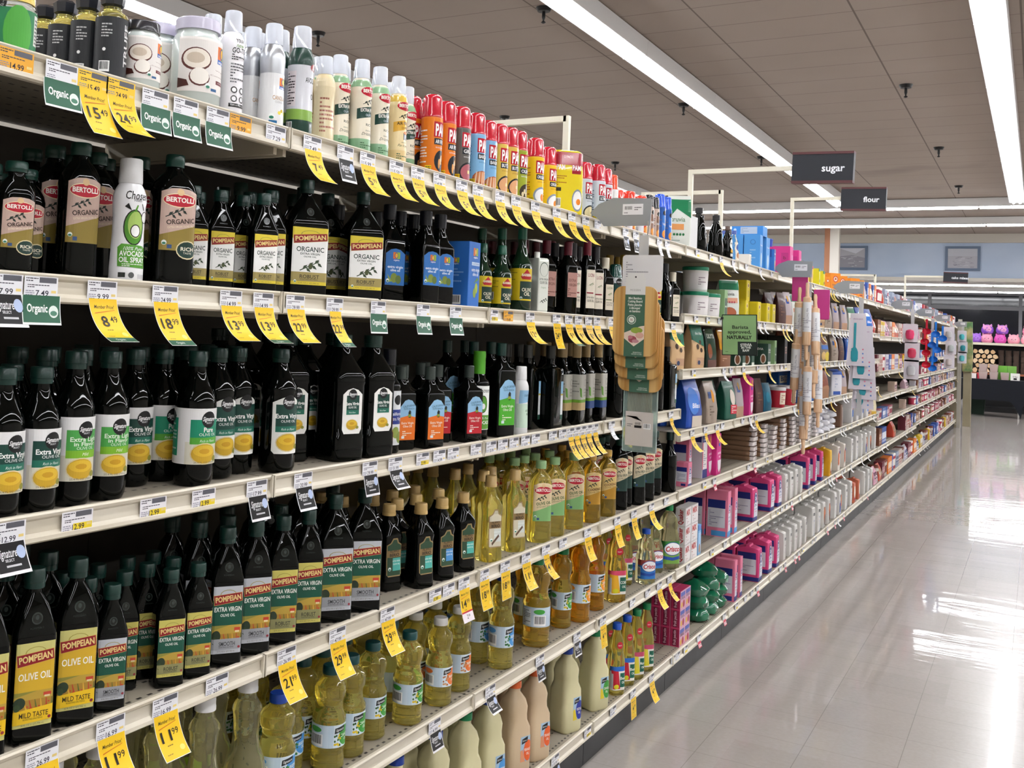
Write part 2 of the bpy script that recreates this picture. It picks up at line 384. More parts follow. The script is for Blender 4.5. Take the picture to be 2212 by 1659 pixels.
def landscape(u0, v0, u1, v1, rnd=None):
    rnd = rnd or random.Random(4); w_, h = u1-u0, v1-v0; o = [R(u0, v0, u1, v1, '8f8a3c'), P([(u0, v0+h*.75), (u0+w_*.6, v1), (u1, v1), (u1, v0), (u0, v0)], 'b99a3e'), R(u0, v0, u1, v0+h*.55, 'a9812f')]
    for i in range(6):
        x = u0+w_*(.3+.13*i); o.append(P([(x, v0), (x+w_*.05, v0), (x-w_*.05+i*.001, v0+h*.55), (x-w_*.07+i*.001, v0+h*.55)], ('d8a83a', 'b8402c', '5d6a2c')[i % 3]))
    for i in range(7): o.append(E(u0+w_*rnd.uniform(.3, .95), v0+h*rnd.uniform(.05, .4), h*.05, h*.05, 'c43a2a', 6))
    o += [E(u0+w_*.14, v0+h*.42, w_*.15, h*.32, '2a3a26'), E(u0+w_*.08, v0+h*.2, w_*.08, h*.2, '35492a'), R(u1-w_*.25, v0+h*.68, u1-w_*.05, v0+h*.86, 'c2432e'), R(u1-w_*.22, v0+h*.6, u1-w_*.08, v0+h*.7, 'e3cfa0')]
    return o
def banner(s, cu, cv, w_, h, bg='8e1620', fg='e8cf86', rot=.09):
    c, sn = math.cos(rot), math.sin(rot); q = lambda x, y: (cu+x*c-y*sn, cv+x*sn+y*c)
    return [P([q(-w_/2-.0008, -h*.62-.0006), q(w_/2+.0008, -h*.5-.0006), q(w_/2+.0008, h*.5+.0006), q(-w_/2-.0008, h*.5+.0006)], 'd9b35a'), P([q(-w_/2, -h*.62), q(w_/2, -h*.5), q(w_/2, h*.5), q(-w_/2, h*.5)], bg), T(s, cu, cv, h*.62, w_*.92, fg, .03, 0, rot)]
def seal(u, v, r): return [E(u, v, r, r, 'e8eeea', 10), E(u, v-r*.3, r*.75, r*.5, '2f7a62', 8)]
def pompeian(h, a, b, kind, desc, ribbed=False):
    s = h/.257; z = lambda t: t*h
    rs = [(0, a-.004, b-.004, .006), (.004, a, b, .008), (z(.60), a, b, .008), (z(.635), a*.985, b*.985, .009), (z(.66), a*.93, b*.93, .009), (z(.80), .0185*s+.002, .018*s+.002, .011), (z(.86), .0125, .0125, .0125), (z(.90), .0125, .0125, .0125)]
    w_ = a*2-.007; u = w_/2; v0, v1 = z(.10), z(.585); H = v1-v0
    if kind == 'mild': bg, top, bot, ft, lines, fc = 'd3ab2b', 'c8c277', 'e2b81e', '3a2c10', [('OLIVE OIL', .60, .085, .86)], 'MILD TASTE'
    elif kind == 'smooth': bg, top, bot, ft, lines, fc = GREEN, 'b9bcc2', '9a9ca0', '2a2c30', [('EXTRA VIRGIN', .66, .068, .92), ('OLIVE OIL', .57, .042, .5)], 'SMOOTH'
    elif kind == 'robust': bg, top, bot, ft, lines, fc = GREEN, 'c9bf62', '8f8c5e', '2a2c20', [('EXTRA VIRGIN', .66, .068, .92), ('OLIVE OIL', .57, .042, .5)], 'ROBUST'
    else: bg, top, bot, ft, lines, fc = 'f1f1ee', 'dcc73a', 'a3935a', '3a3424', [('ORGANIC', .62, .085, .78), ('EXTRA VIRGIN', .54, .035, .55), ('OLIVE OIL', .49, .026, .36)], 'ROBUST'
    V = lambda t: v0+H*t
    L = [R(-u, v0, u, v1, top), R(-u, V(.14), u, V(.80), bg)]
    if kind == 'organic' or kind == 'orgsmooth':
        L += branch(0, V(.33), u*.55, '3a4a34') + [E(.002, V(.32), u*.12, u*.15, '4a5230')]
        fc = 'SMOOTH' if kind == 'orgsmooth' else fc
    else: L += landscape(-u, V(.14 if kind != 'mild' else .20), u, V(.42)) 
    L += [R(-u, V(.06), u, V(.22), bot)] if kind != 'mild' else [P([(-u, V(.04)), (u, V(.06)), (u, V(.24)), (-u, V(.20))], 'e6bd1c')]
    L += [T(fc, .001, V(.145), H*.062, w_*(.75 if kind == 'mild' else .55), ft, .01), T('ROASTING·SAUTÉING', 0, V(.095), H*.022, w_*.5, ft, 0), T('32 FL OZ (1 QT) 946 mL', 0, V(.03), H*.02, w_*.6, '5a5436', 0)]
    L += [E(0, V(.88), u*.55, H*.07, '9a8e3c', 14), E(0, V(.88), u*.5, H*.062, top, 14)] + banner('POMPEIAN', 0, V(.82), w_*.94, H*.125)
    for t, vv, hh, ww in lines: L.append(T(t, .0005, V(vv), H*hh, w_*ww, 'f4f2ea' if kind != 'organic' and kind != 'orgsmooth' else '1e3a2c', .012))
    L += seal(-u*.78, V(.06), H*.025) if kind.startswith('org') else [E(u*.85, V(.09), H*.02, H*.02, '8e2a34', 8)]
    em = decal([E(0, z(.72), .0085*s, .009*s, '2c3330'), E(0, z(.72), .0065*s, .007*s, '161c19'), E(0, z(.725), .003*s, .004*s, '333a37', 8), T('POMPEIAN', 0, z(.665), .003*s, .02*s, '2c3330', 0)], on_body(rs), 'embossing', 'gloss')
    return Proto('olive_oil_bottle', 'bottle', desc, h, [P4('body', body(rs, 'body', 'black_glass', k=4, smooth=35)), P4('cap', cap_green(z(.885), h*.115, .0155*max(.9, s**.5))), P4('label', decal(L, on_body(rs), 'label')), P4('embossing', em)], a, b)
pr = {}
pr['mild'] = pompeian(.259, 0.0329, 0.0248, 'mild', 'square dark bottle with yellow mild taste label')
pr['psmS'] = pompeian(.205, 0.0270, 0.0204, 'smooth', 'short square dark bottle with green label and grey smooth band')
pr['probS'] = pompeian(.204, 0.0270, 0.0204, 'robust', 'short square dark bottle with green label and olive robust band')
pr['psm'] = pompeian(.257, 0.0318, 0.0240, 'smooth', 'tall square dark bottle with green label and grey smooth band')
pr['prob'] = pompeian(.256, 0.0318, 0.0240, 'robust', 'tall square dark bottle with green label and olive robust band')
pr['psmL'] = pompeian(.275, 0.0392, 0.0296, 'smooth', 'broad square dark bottle with grey smooth band')
pr['porgS'] = pompeian(.197, 0.0281, 0.0212, 'organic', 'small dark bottle with white organic robust label')
pr['porg'] = pompeian(.248, 0.0435, 0.0328, 'organic', 'large dark bottle with white organic robust label')
pr['porgsm'] = pompeian(.215, 0.0297, 0.0224, 'orgsmooth', 'dark bottle with white organic label and grey smooth band')
# --- signature select round bottles
def sigmark(cu, cv, r): return [E(cu, cv, r, r, '101012'), T('Signature', cu, cv+r*.1, r*.5, r*1.75, 'f2f2f2', .02, .35), T('SELECT', cu, cv-r*.38, r*.2, r*.8, 'f2f2f2', 0)]
def bowl(cu, cv, w_): return [E(cu, cv, w_, w_*.72, 'd8c9a0'), E(cu, cv, w_*.92, w_*.64, 'c9a128'), E(cu, cv+w_*.18, w_*.8, w_*.38, 'dcb634'), E(cu, cv+w_*.16, w_*.4, w_*.18, 'c8991e', 10), P([(cu+w_*.7, cv-w_*.5), (cu+w_*.95, cv-w_*.1), (cu+w_*1.1, cv-w_*.5)], '8c9a3a'), E(cu+w_*.9, cv-w_*.35, w_*.25, w_*.2, '8b8a34', 10)]
def sig_bottle(h, r, kind, desc):
    z = lambda t: t*h
    rs = [(0, r*.72), (z(.012), r*.86), (z(.05), r*.97), (z(.1), r), (z(.6), r), (z(.64), r*.97), (z(.70), r*.84), (z(.76), r*.64), (z(.82), r*.46), (z(.88), r*.40), (z(.9), r*.42), (z(.905), r*.4), (z(.93), r*.38)]
    v0, v1 = z(.17), z(.58); H = v1-v0; V = lambda t: v0+H*t
    bg, t1, t2, sub = {'ev': ('124238', 'Extra Virgin', None, '1e6e5a'), 'el': ('4aa34a', 'Extra Light', 'in Flavor', '7db82a'), 'pure': ('108a68', 'Pure', None, '56a836')}[kind]
    q = r*1.15; L = [R(-r*2.35, v0, q, v1, 'e7e6e6'), R(-r*.85, V(.0), q, V(.40), 'd8d4c4')]
    L += [R(-r*2.25, V(.14), -r*1.3, V(.82), bg)] + [T('Signature', -r*1.75, V(.86), H*.05, r*.55, '101012', .03, .3), E(-r*1.78, V(.84), r*.28, r*.28, '101012')]
    L += LINES(-r*2.15, V(.18), -r*1.4, V(.74), 9, 'c9d8d0')
    L += [R(-r*.62, V(.36), q, V(.80), bg), R(-r*.62, V(.36), q, V(.48), sub)] + sigmark(r*.30, V(.80), r*.40)
    if t2: L += [T(t1, r*.3, V(.655), H*.07, r*1.5, 'e6f4e0', .02), T(t2, r*.3, V(.58), H*.06, r*1.15, 'e6f4e0', .02), T('OLIVE OIL', r*.3, V(.515), H*.045, r*.9, 'e6f4e0', 0), T('Mild', r*.3, V(.42), H*.05, r*.35, 'f4f4e0', .0, .3)]
    else: L += [T(t1, r*.3, V(.62), H*.085, r*(1.55 if kind == 'ev' else .55), 'f4f4f0', .025), T('OLIVE OIL', r*.3, V(.535), H*.05, r*1.0, 'f4f4f0', .0), T('Rich in Flavor', r*.3, V(.42), H*.045, r*.9, 'e4efe8', .0, .3)]
    L += bowl(r*.12, V(.19), r*.72) + [T('25.4 FL OZ (750mL)', r*.2, V(.035), H*.03, r*1.2, '6a6450', 0)]
    return Proto('olive_oil_bottle', 'bottle', desc, h, [P4('body', body(rs, 'body', 'black_glass', k=6, smooth=60)), P4('cap', cap_green(z(.885), h*.115, .0172)), P4('label', decal(L, on_body(rs), 'label'))], r, r)
pr['sev'] = sig_bottle(.222, .0335, 'ev', 'round dark bottle with dark green extra virgin label')
pr['sel'] = sig_bottle(.246, .0345, 'el', 'round dark bottle with light green extra light label')
pr['spu'] = sig_bottle(.246, .038, 'pure', 'round dark bottle with emerald pure label')
pr['spuD'] = sig_bottle(.246, .036, 'ev', 'round dark bottle with shaded dark green label')
def sig_tall(h, r, desc):
    z = lambda t: t*h
    rs = [(0, r*.75), (z(.015), r*.9), (z(.05), r), (z(.30), r), (z(.6), r*.97), (z(.66), r), (z(.70), r*.95), (z(.78), r*.7), (z(.85), r*.44), (z(.9), r*.38), (z(.93), r*.38)]
    v0, v1 = z(.16), z(.62); H = v1-v0; V = lambda t: v0+H*t; u = r*.95
    L = [P([(-u, v0+.006), (-u+.006, v0), (u-.006, v0), (u, v0+.006), (u, v1-.012), (u*.5, v1-.004), (0, v1+.003), (-u*.5, v1-.004), (-u, v1-.012)], 'ebebe6'), R(-u*.8, V(.38), u*.92, V(.86), '124238'), R(-u*.8, V(.38), u*.92, V(.48), '1e6e5a')]
    L += sigmark(0, V(.90), r*.4) + [T('Extra Virgin', 0, V(.66), H*.075, u*1.6, 'f4f4f0', .025), T('OLIVE OIL', 0, V(.57), H*.045, u, 'f4f4f0', 0), T('Rich in Flavor', 0, V(.43), H*.04, u*.95, 'e4efe8', 0, .3)] + bowl(-.001, V(.2), u*.75)
    return Proto('olive_oil_bottle', 'bottle', desc, h, [P4('body', body(rs, 'body', 'black_glass', k=6, smooth=60)), P4('cap', cap_green(z(.89), h*.11, .0172)), P4('label', decal(L, on_body(rs), 'label'))], r, r)
pr['sevT'] = sig_tall(.250, .0375, 'tall rounded dark bottle with white bordered extra virgin label')
def sig_jug(h, a, desc):
    z = lambda t: t*h
    rs = [(0, a*.85, a*.85, .014), (z(.02), a*.97, a*.97, .016), (z(.08), a, a, .018), (z(.2), a, a, .018), (z(.215), a*.965, a*.965, .018), (z(.60), a*.965, a*.965, .018), (z(.62), a, a, .018), (z(.67), a, a, .02), (z(.70), a*.94, a*.94, .022), (z(.84), a*.50, a*.50, .02), (z(.90), .0165, .0165, .0165), (z(.93), .0165, .0165, .0165)]
    v0, v1 = z(.22), z(.58); H = v1-v0; V = lambda t: v0+H*t; u = a*.62
    L = [P([(-u, v0+.01), (-u*.8, v0), (u*.8, v0), (u, v0+.01), (u, v1-.014), (u*.55, v1-.004), (0, v1), (-u*.55, v1-.004), (-u, v1-.014)], 'ecebe6'), R(-u*.62, V(.42), u*.7, V(.84), '124238'), R(-u*.62, V(.42), u*.7, V(.52), '1e6e5a')]
    L += sigmark(0, V(.86), a*.27) + [T('Extra Virgin', 0, V(.66), H*.065, u*1.35, 'f4f4f0', .03), T('OLIVE OIL', 0, V(.58), H*.045, u*.85, 'f4f4f0', 0), T('Rich in Flavor', 0, V(.47), H*.035, u*.7, 'e4efe8', 0, .3)] + bowl(0, V(.2), u*.62)
    return Proto('olive_oil_jug', 'bottle', desc, h, [P4('body', body(rs, 'body', 'black_glass', k=4, smooth=35)), P4('cap', cap_green(z(.90), h*.10, .021)), P4('label', decal(L, on_body(rs), 'label'))], a, a)
pr['sjug'] = sig_jug(.282, .045, 'large square black jug with white framed extra virgin label')
# --- bertolli
def bert_oval(u): return [E(0, 0, u, u*.36, CREAM)]
def bertlabel(cu, V, H, w_, kind):
    q = dict(org=('c2a79a', '8e7a34', 'ORGANIC', 'EXTRA VIRGIN OLIVE OIL', '3a2a22'), olive=('dcc79e', '7fb070', 'OLIVE OIL', 'EXTRA LIGHT TASTE', '2c5a2c'), rich=('d8c9a8', '1f3f38', 'EXTRA VIRGIN', 'OLIVE OIL', '1f3f38'), amber=('d8bb78', 'b98a2a', 'COOKING', 'OLIVE OIL', '6a3a1a'))[kind]
    u = w_/2
    L = [P([(cu-u, V(0)), (cu+u, V(0)), (cu+u, V(.93)), (cu+u*.5, V(.985)), (cu, V(1)), (cu-u*.5, V(.985)), (cu-u, V(.93))], q[0]), P([(cu-u, V(0)), (cu+u, V(0)), (cu+u, V(.42)), (cu-u, V(.24))], q[1])]
    L += [E(cu, V(.80), u*.92, H*.115, 'e8d9b0', 22), E(cu, V(.80), u*.88, H*.10, RED, 22), T('BERTOLLI', cu, V(.81), H*.075, u*1.5, 'f6efe4', .03), E(cu, V(.93), u*.2, H*.055, 'd9b98a', 12)]
    L += branch(cu-u*.25, V(.6), u*.5) + [T(q[2], cu+u*.08, V(.47), H*.075, u*1.55, q[4], .02, 0, .12), T(q[3], cu+u*.08, V(.385), H*.035, u*1.4, 'e8dcc0' if kind == 'org' else q[4], 0, 0, .12)]
    L += seal(cu-u*.75, V(.12), u*.13) + [R(cu-u*.6, V(.03), cu-u*.35, V(.09), '2c4a7a')]
    return L
def bertolli(h, a, b, kind, m, capc, desc, rich=False, v=(.27, .74)):
    z = lambda t: t*h; r = min(a, b)*.75
    rs = [(0, a*.84, b*.84, r), (z(.01), a*.95, b*.95, r), (z(.04), a, b, r), (z(.12), a, b, r), (z(.3), a*.97, b*.97, r), (z(.5), a*.98, b*.98, r), (z(.70), a, b, r), (z(.76), a*.93, b*.93, r), (z(.82), a*.72, b*.75, r*.8), (z(.87), a*.42, b*.5, r*.5), (z(.9), .013, .013, .013), (z(.94), .013, .013, .013)]
    v0, v1 = z(v[0]), z(v[1]); H = v1-v0; V = lambda t: v0+H*t
    L = bertlabel(0, V, H, a*1.75, kind)
    if rich: L += [E(a*.45, V(.02), a*.55, H*.15, 'd8c9a0', 16), E(a*.45, V(.02), a*.5, H*.13, '14342c', 16), T('RICH', a*.45, V(.035), H*.06, a*.65, 'e9e2cc', .02), T('TASTE', a*.45, V(-.03), H*.03, a*.4, 'e9e2cc', 0)]
    return Proto('olive_oil_bottle', 'bottle', desc, h, [P4('body', body(rs, 'body', m, k=6, smooth=60)), P4('cap', body([(z(.905), .0165), (z(.93), .0165), (z(.935), .0172), (h-.002, .0168), (h, .0155)], 'cap', cmat(capc, .35), k=6)), P4('label', decal(L, on_body(rs), 'label'))], a, b)
pr['bL'] = bertolli(.236, .040, .030, 'org', 'black_glass', '0f3a30', 'large dark bottle with red oval and pink organic label', True)
pr['bM'] = bertolli(.228, .033, .027, 'org', 'black_glass', '0f3a30', 'tall dark bottle with red oval and pink organic label')
pr['bS'] = bertolli(.175, .029, .024, 'org', 'black_glass', '0f3a30', 'small dark bottle with red oval and pink organic label', True, (.24, .68))
pr['bOl'] = bertolli(.250, .036, .028, 'olive', 'oil', '9cc58e', 'clear golden oil bottle with light green cap and red oval')
pr['bAm'] = bertolli(.235, .034, .030, 'amber', 'oil_amber', 'c9a14a', 'amber oil bottle with gold cap and tan label')
pr['bDk'] = bertolli(.262, .030, .026, 'rich', 'black_glass', '0f3a30', 'dark green bottle with cream extra virgin label and red oval')
# --- spray cans
def can(h, r, sleeve, L, capc, desc, capkind='dome', shoulder=.0, m='metal_can', name='spray_can', trans=0., vs=None):
    z = lambda t: t*h; zs = vs or .70
    if capkind == 'dome': rs = [(0, r*.95), (.003, r), (z(zs), r), (z(zs)+.003, r*.96)]
    else: rs = [(0, r*.93), (.003, r), (z(.12), r), (z(.4), r*.93), (z(.52), r*.93), (z(.66), r), (z(.71), r*.97), (z(.76), r*.83), (z(.80), r*.66)]
    parts = [P4('body', body(rs, 'body', m if sleeve is None else cmat(sleeve, .3), k=6, smooth=50))]
    if L: parts.append(P4('label', decal(L, on_body(rs), 'label', 'gloss')))
    if capkind == 'dome':
        c = body([(z(zs)+.002, r*.99), (z(zs)+.006, r*1.0), (z(zs)+.010, r*.93), (h-.012, r*.88), (h-.004, r*.8), (h-.001, r*.62), (h, r*.3)], 'cap', cmat(capc, .18, 0, .6), k=6, smooth=60)
    else: c = body([(z(.80), r*.70), (z(.80)+.004, r*.72), (h-.002, r*.66), (h, r*.6)], 'cap', 'clear' if capc == 'clear' else cmat(capc, .3), k=6)
    parts.append(P4('cap', c)); return Proto(name, 'can', desc, h, parts, r, r)
def pam(body_c, name, pic, desc, tc='f4f4f4', extra=()):
    h, r = .206, .0275; H = h*.70; u = r*.8; q = r*PI-.0005
    L = [R(-q, .006, q, H-.001, body_c), R(-u*.78, H*.66, u*1.3, H*.93, 'b31226'), T('PAM', u*.25, H*.79, H*.2, u*1.7, 'f8f4f4', .035), R(-u*.7, H*.53, u*1.2, H*.64, '2a2e36'), T(name, u*.25, H*.585, H*.065, u*1.6, 'f2f2f2', .02), T('NO-STICK COOKING SPRAY', u*.2, H*.48, H*.025, u*1.4, tc, 0)]
    L += pic(u, H) + [R(-r*1.35, H*.05, -r*.75, H*.16, 'e8c818')] + LINES(-r*1.3, H*.06, -r*.8, H*.15, 3, '3a3a20') + LINES(-r*2.2, H*.2, -r*1.2, H*.8, 12, tc, 5)
    return can(h, r, body_c, L, 'c01c30', desc)
def pic_almond(u, H): return [E(u*.3, H*.25, u*.95, H*.19, '20242c')]+[E(u*(.05+.3*i), H*(.2+.07*(i % 3)), u*.17, H*.09, 'd89a5a', 10) for i in range(4)]
def pic_cake(u, H): return [E(u*.2, H*.17, u*1.5, H*.15, 'a85a34'), E(u*.2, H*.2, u*1.3, H*.1, 'c47a4c')]+[P([(u*(-1.1+.5*i), H*.04), (u*(-.85+.5*i), H*.04), (u*(-.7+.4*i), H*.3), (u*(-.8+.4*i), H*.3)], 'e8c8a8') for i in range(6)]
def pic_pan(c): return lambda u, H: [E(u*.3, H*.2, u*1.35, H*.19, '26282c', 22), E(u*.3, H*.2, u*1.15, H*.155, c, 22), R(u*.1, H*.18, u*.45, H*.24, 'f0d890')]
def pic_egg(u, H): return [E(u*.3, H*.19, u*1.35, H*.19, '8a96a4', 22), E(u*.3, H*.19, u*1.1, H*.15, 'eef0f2', 22), E(u*.45, H*.16, u*.42, H*.08, 'e8862a')]
def pic_olive(u, H): return [E(u*.4, H*.17, u*1.1, H*.16, '3a3020', 20)]+[E(u*(-.2+.33*i), H*(.12+.06*(i % 2)), u*.22, H*.05, 'd8caa0', 8) for i in range(5)]
pr['pamO'] = pam('e07a1a', 'AIR FRYER', pic_almond, 'orange spray can with red cap')
pr['pamG'] = pam('5c5a56', 'GRILL', pic_pan('b0606a'), 'grey spray can with red cap')
pr['pamB'] = pam('7fb4dc', 'BAKING', pic_cake, 'light blue spray can with red cap', '1f4a80')
pr['pamY'] = pam('d6b44a', 'BUTTER', pic_pan('e0a878'), 'pale gold spray can with red cap', '8e4a1a')
pr['pamN'] = pam('9aa82a', 'OLIVE', pic_olive, 'olive green spray can with red cap')
pr['pamC'] = pam('ecc21e', 'ORIGINAL', pic_egg, 'yellow spray can with egg picture and red cap', 'a04a1a')
pr['pamW'] = pam('c9d2da', 'ULTIMATE', pic_pan('dccfa0'), 'silver white spray can with red cap', '26384a')
def plain_can(c, c2, cap, desc, t, h=.165, r=.026):
    H = h*.72; q = r*PI-.0005
    return can(h, r, c, [R(-q, .006, q, H, c), R(-r*.2, H*.1, r*1.1, H*.75, c2), T(t, r*.35, H*.5, H*.07, r*1.0, 'f4f4f4', .01), E(r*.3, H*.82, r*.4, r*.4, '16181c'), E(r*.4, H*.2, r*.6, H*.12, 'e0903a'), BAR(-r*1.6, H*.1, -r*.9, H*.3)]+LINES(-r*2, H*.35, -r*.4, H*.7, 6, '6a6a70'), cap, desc)
pr['cR'] = plain_can('e2e4e8', 'd8402e', 'e8402a', 'white spray can with bright red cap', 'Canola', .155, .027)
pr['cK'] = plain_can('c8b4a8', '8a6a5a', '26262a', 'brown and pink spray can with black cap', 'BAKING', .170, .022)
pr['cO'] = plain_can('e8e6e2', '2a2c30', 'e84a20', 'slim white spray can with orange cap', 'OIL', .19, .02)
pr['cB'] = plain_can('2a5aa8', '3b7ad0', '1f56d8', 'blue spray can with blue cap', 'Vegetable', .190, .024)
def bspray(h, r, kind, desc):
    H = h*.76; q = r*PI*.93; hi = h*.8
    base, cen, top = {'rich': ('e9e0cb', '1f4238', '8fb58c'), 'air': ('e6d2a2', 'dcaa3e', 'd8b44c')}[kind]
    L = [R(-q, .004, q, h*.77, base), R(-q, h*.70, q, h*.775, top), R(-q, .004, q, h*.16, '86b08a' if kind == 'rich' else 'e0c48c'), E(r*.25, h*.655, r*.95, h*.05, RED, 18), T('BERTOLLI', r*.25, h*.66, h*.035, r*1.5, 'f6efe4', .03)] + branch(r*.1, h*.55, r*.55)
    L += [P([(-r*.95, h*.36), (r*1.3, h*.42), (r*1.3, h*.53), (-r*.95, h*.47)], cen)] + [T('EXTRA VIRGIN' if kind == 'rich' else 'AIR FRYER', r*.25, h*.465, h*.034, r*1.75, 'f4f2e8' if kind == 'rich' else '3a2a14', .02, 0, .08), T('OLIVE OIL' if kind == 'rich' else 'COOKING OIL', r*.4, h*.415, h*.024, r*1.1, 'cfe0ea' if kind == 'rich' else '3a2a14', 0, 0, .08), T('RICH' if kind == 'rich' else '', r*.3, h*.31, h*.026, r*.8, '2a3a2c', .01), T('Ideal for', r*.2, h*.25, h*.016, r*.7, '4a5a4c', 0, .4), T('Drizzling' if kind == 'rich' else 'Pan frying', r*.15, h*.215, h*.03, r*1.3, '3a4a3c', 0, .45), LINES(-r*.6, h*.06, r, h*.13, 3, '4a6a4c')]
    if kind == 'air': L += [R(r*.1, h*.28, r*1.1, h*.36, '2a3040'), E(r*.5, h*.36, r*.4, h*.02, 'd88a5a', 10)]
    return can(h, r, base, L, 'clear', desc, 'nozzle')
pr['bsR'] = bspray(.217, .0255, 'rich', 'slim cream and green spray can with clear cap')
pr['bsA'] = bspray(.213, .0245, 'air', 'slim tan air fryer spray can with clear cap')
pr['bsT'] = can(.2, .024, 'e6d2a2', [R(-.07, .004, .07, .15, 'e6d6b0')]+[LINES(-.03, .03, .012, .11, 9, 'a86a5a')], 'clear', 'tan spray can turned to its small print, clear cap', 'nozzle')
def olog(cu, cv, s): return [R(cu-s, cv-s*.5, cu-s*.1, cv+s, 'e0701e'), R(cu-s*.1, cv-s*.5, cu+s, cv+s, '9ab82e'), R(cu-s, cv-s*1.05, cu+s, cv-s*.5, '1f5ab0'), T('organics', cu, cv-s*.78, s*.36, s*1.7, 'f4f4f4', .02), E(cu-s*.05, cv+s*.25, s*.5, s*.68, '1f3f8a', 18), E(cu-s*.05, cv+s*.25, s*.36, s*.54, 'f0b828', 18)]
h, r = .213, .026
pr['can'] = can(h, r, None, [R(-r*2.6, .008, r*2.6, h*.52, 'e3e4e4')]+olog(r*.45, h*.43, r*.42)+[T('CANOLA OIL', r*.3, h*.29, h*.04, r*1.6, 'b58a5a', .01), T('COOKING SPRAY', r*.3, h*.25, h*.02, r*1.2, 'a8a8a8', 0)]+[E(r*(.1+.25*i), h*(.15+.02*(i % 2)), r*.17, h*.018, ('e0cc3a', 'c8b020')[i % 2], 8) for i in range(5)]+seal(-r*.55, h*.11, r*.25)+[R(-r*.75, h*.04, -r*.1, h*.075, '2c6a9a')], 'clear', 'silver and white canola spray bottle with clear cap', 'nozzle')
pr['wsp'] = can(.21, .0245, 'eceaee', [T('YOUR', 0, .150, .007, .018, '1a1a1e', .01), T('new', 0, .141, .008, .018, '6a9a3a', 0, .3), T('GO-TO', 0, .131, .010, .032, '1a1a1e', .01), LINES(-.016, .112, .016, .125, 3, '2a2a2e'), LINES(-.017, .068, .017, .108, 7, '55555a'), [E(x, y, .0065, .0065, '1a1a1e') for x in (-.009, .009) for y in (.055, .038)], [E(x, y, .0042, .0042, 'eceaee') for x in (-.009, .009) for y in (.055, .038)], R(-.019, .022, .017, .029, '1a1a1e'), T('CAPS ON THE SIDE', 0, .0255, .003, .03, 'f0f0f0', 0)], 'clear', 'white spray can showing its back text, clear cap', 'nozzle')
pr['avo'] = can(.232, .028, '10382c', [R(-.086, .006, .086, .055, '10382c'), R(-.086, .055, .086, .148, 'd5d6dc'), P([(-.086, .036), (.0, .044), (.086, .03), (.086, .052), (-.086, .058)], '86ae4a'), T('AVOCADO', .012, .118, .011, .04, '1c2a22', .01), T('OIL', .016, .085, .012, .018, '1c2a22', .01), E(.014, .145, .012, .008, '8e2020'), R(-.052, .062, -.028, .135, 'e6dce0'), LINES(-.05, .065, -.03, .133, 12, '3a3038'), BAR(-.05, .012, -.034, .03)], 'clear', 'dark green and silver avocado spray can with clear cap', 'nozzle')
pr['cho'] = can(.211, .0285, 'efeff1', [T('Chosen', .004, .148, .014, .042, '141416', .005, .25), T('FOODS', .004, .139, .0035, .014, '141416', 0), E(.0, .094, .0185, .030, '141416', 22), E(.0, .094, .0165, .028, '4f8f2c', 22), E(.002, .098, .013, .023, 'a8c868', 20), E(.002, .088, .009, .011, '141416', 16), E(.002, .088, .0075, .0095, 'f4f4f2', 16), P([(-.002, .12), (.003, .132), (.005, .131), (.002, .12)], '4f8f2c'), P([(-.018, .128), (-.006, .122), (-.012, .134)], '141416'), E(.02, .112, .008, .010, '141416'), E(.02, .112, .0068, .0088, 'f0f0f0'), P([(.012, .135), (.014, .134), (.018, .124), (.016, .124)], '141416'), P([(.026, .134), (.028, .134), (.027, .125), (.025, .125)], '141416'), P([(-.026, .028), (.026, .026), (.027, .060), (.018, .064), (-.02, .066), (-.027, .060)], '569a34'), T('100% Pure', 0, .0585, .006, .034, 'f6f8f2', 0, .4), T('AVOCADO', 0, .050, .0085, .046, 'f6f8f2', .02), T('OIL SPRAY', 0, .0395, .0085, .047, 'f6f8f2', .02), LINES(-.018, .028, .02, .034, 2, 'e2ecd8'), R(-.024, .010, -.012, .018, '2a2c2a'), E(-.002, .014, .005, .005, '55575a'), R(.010, .008, .026, .016, 'c4c4c8')], 'd8d8d8', 'white spray can with green avocado drawing and grey cap', 'nozzle')
# PAM two pack in shrink film
def twin():
    h, r = .205, .027; bm = bmesh.new(); a, b = .055, .030
    rs = [(0, a, b, .026), (.14, a, b, .026), (.155, a*.98, b*.95, .025), (.2, a*.94, b*.86, .022), (.207, a*.8, b*.7, .02)]
    L = [R(-.15, .004, .15, .145, 'e4d01c'), R(-.15, .158, .15, .2, '9e1428'), T('2 PACK', -.004, .185, .008, .03, 'f0d0d0', .01), R(.008, .130, .04, .168, '9e1428'), T('PAM', .024, .150, .016, .028, 'f4ecec', .03), T('PAM', -.03, .150, .016, .028, 'f4ecec', .03), BAR(-.048, .02, -.028, .05), LINES(-.05, .09, -.01, .125, 5, 'a86a1a'), E(.03, .045, .02, .036, '8a96a4', 20), E(.03, .045, .016, .03, 'f2f2f2', 20), E(.033, .04, .008, .010, 'e8862a'), R(-.046, .072, -.028, .084, '3a3018')]
    return Proto('spray_can_twin_pack', 'twin pack', 'shrink wrapped yellow twin pack of spray cans', h, [P4('wrap', body(rs, 'wrap', cmat('d8c61a', .12, 0, .6), k=6, smooth=50)), P4('label', decal(L, on_body(rs), 'label', 'gloss'))], a, b)
pr['twin'] = twin()
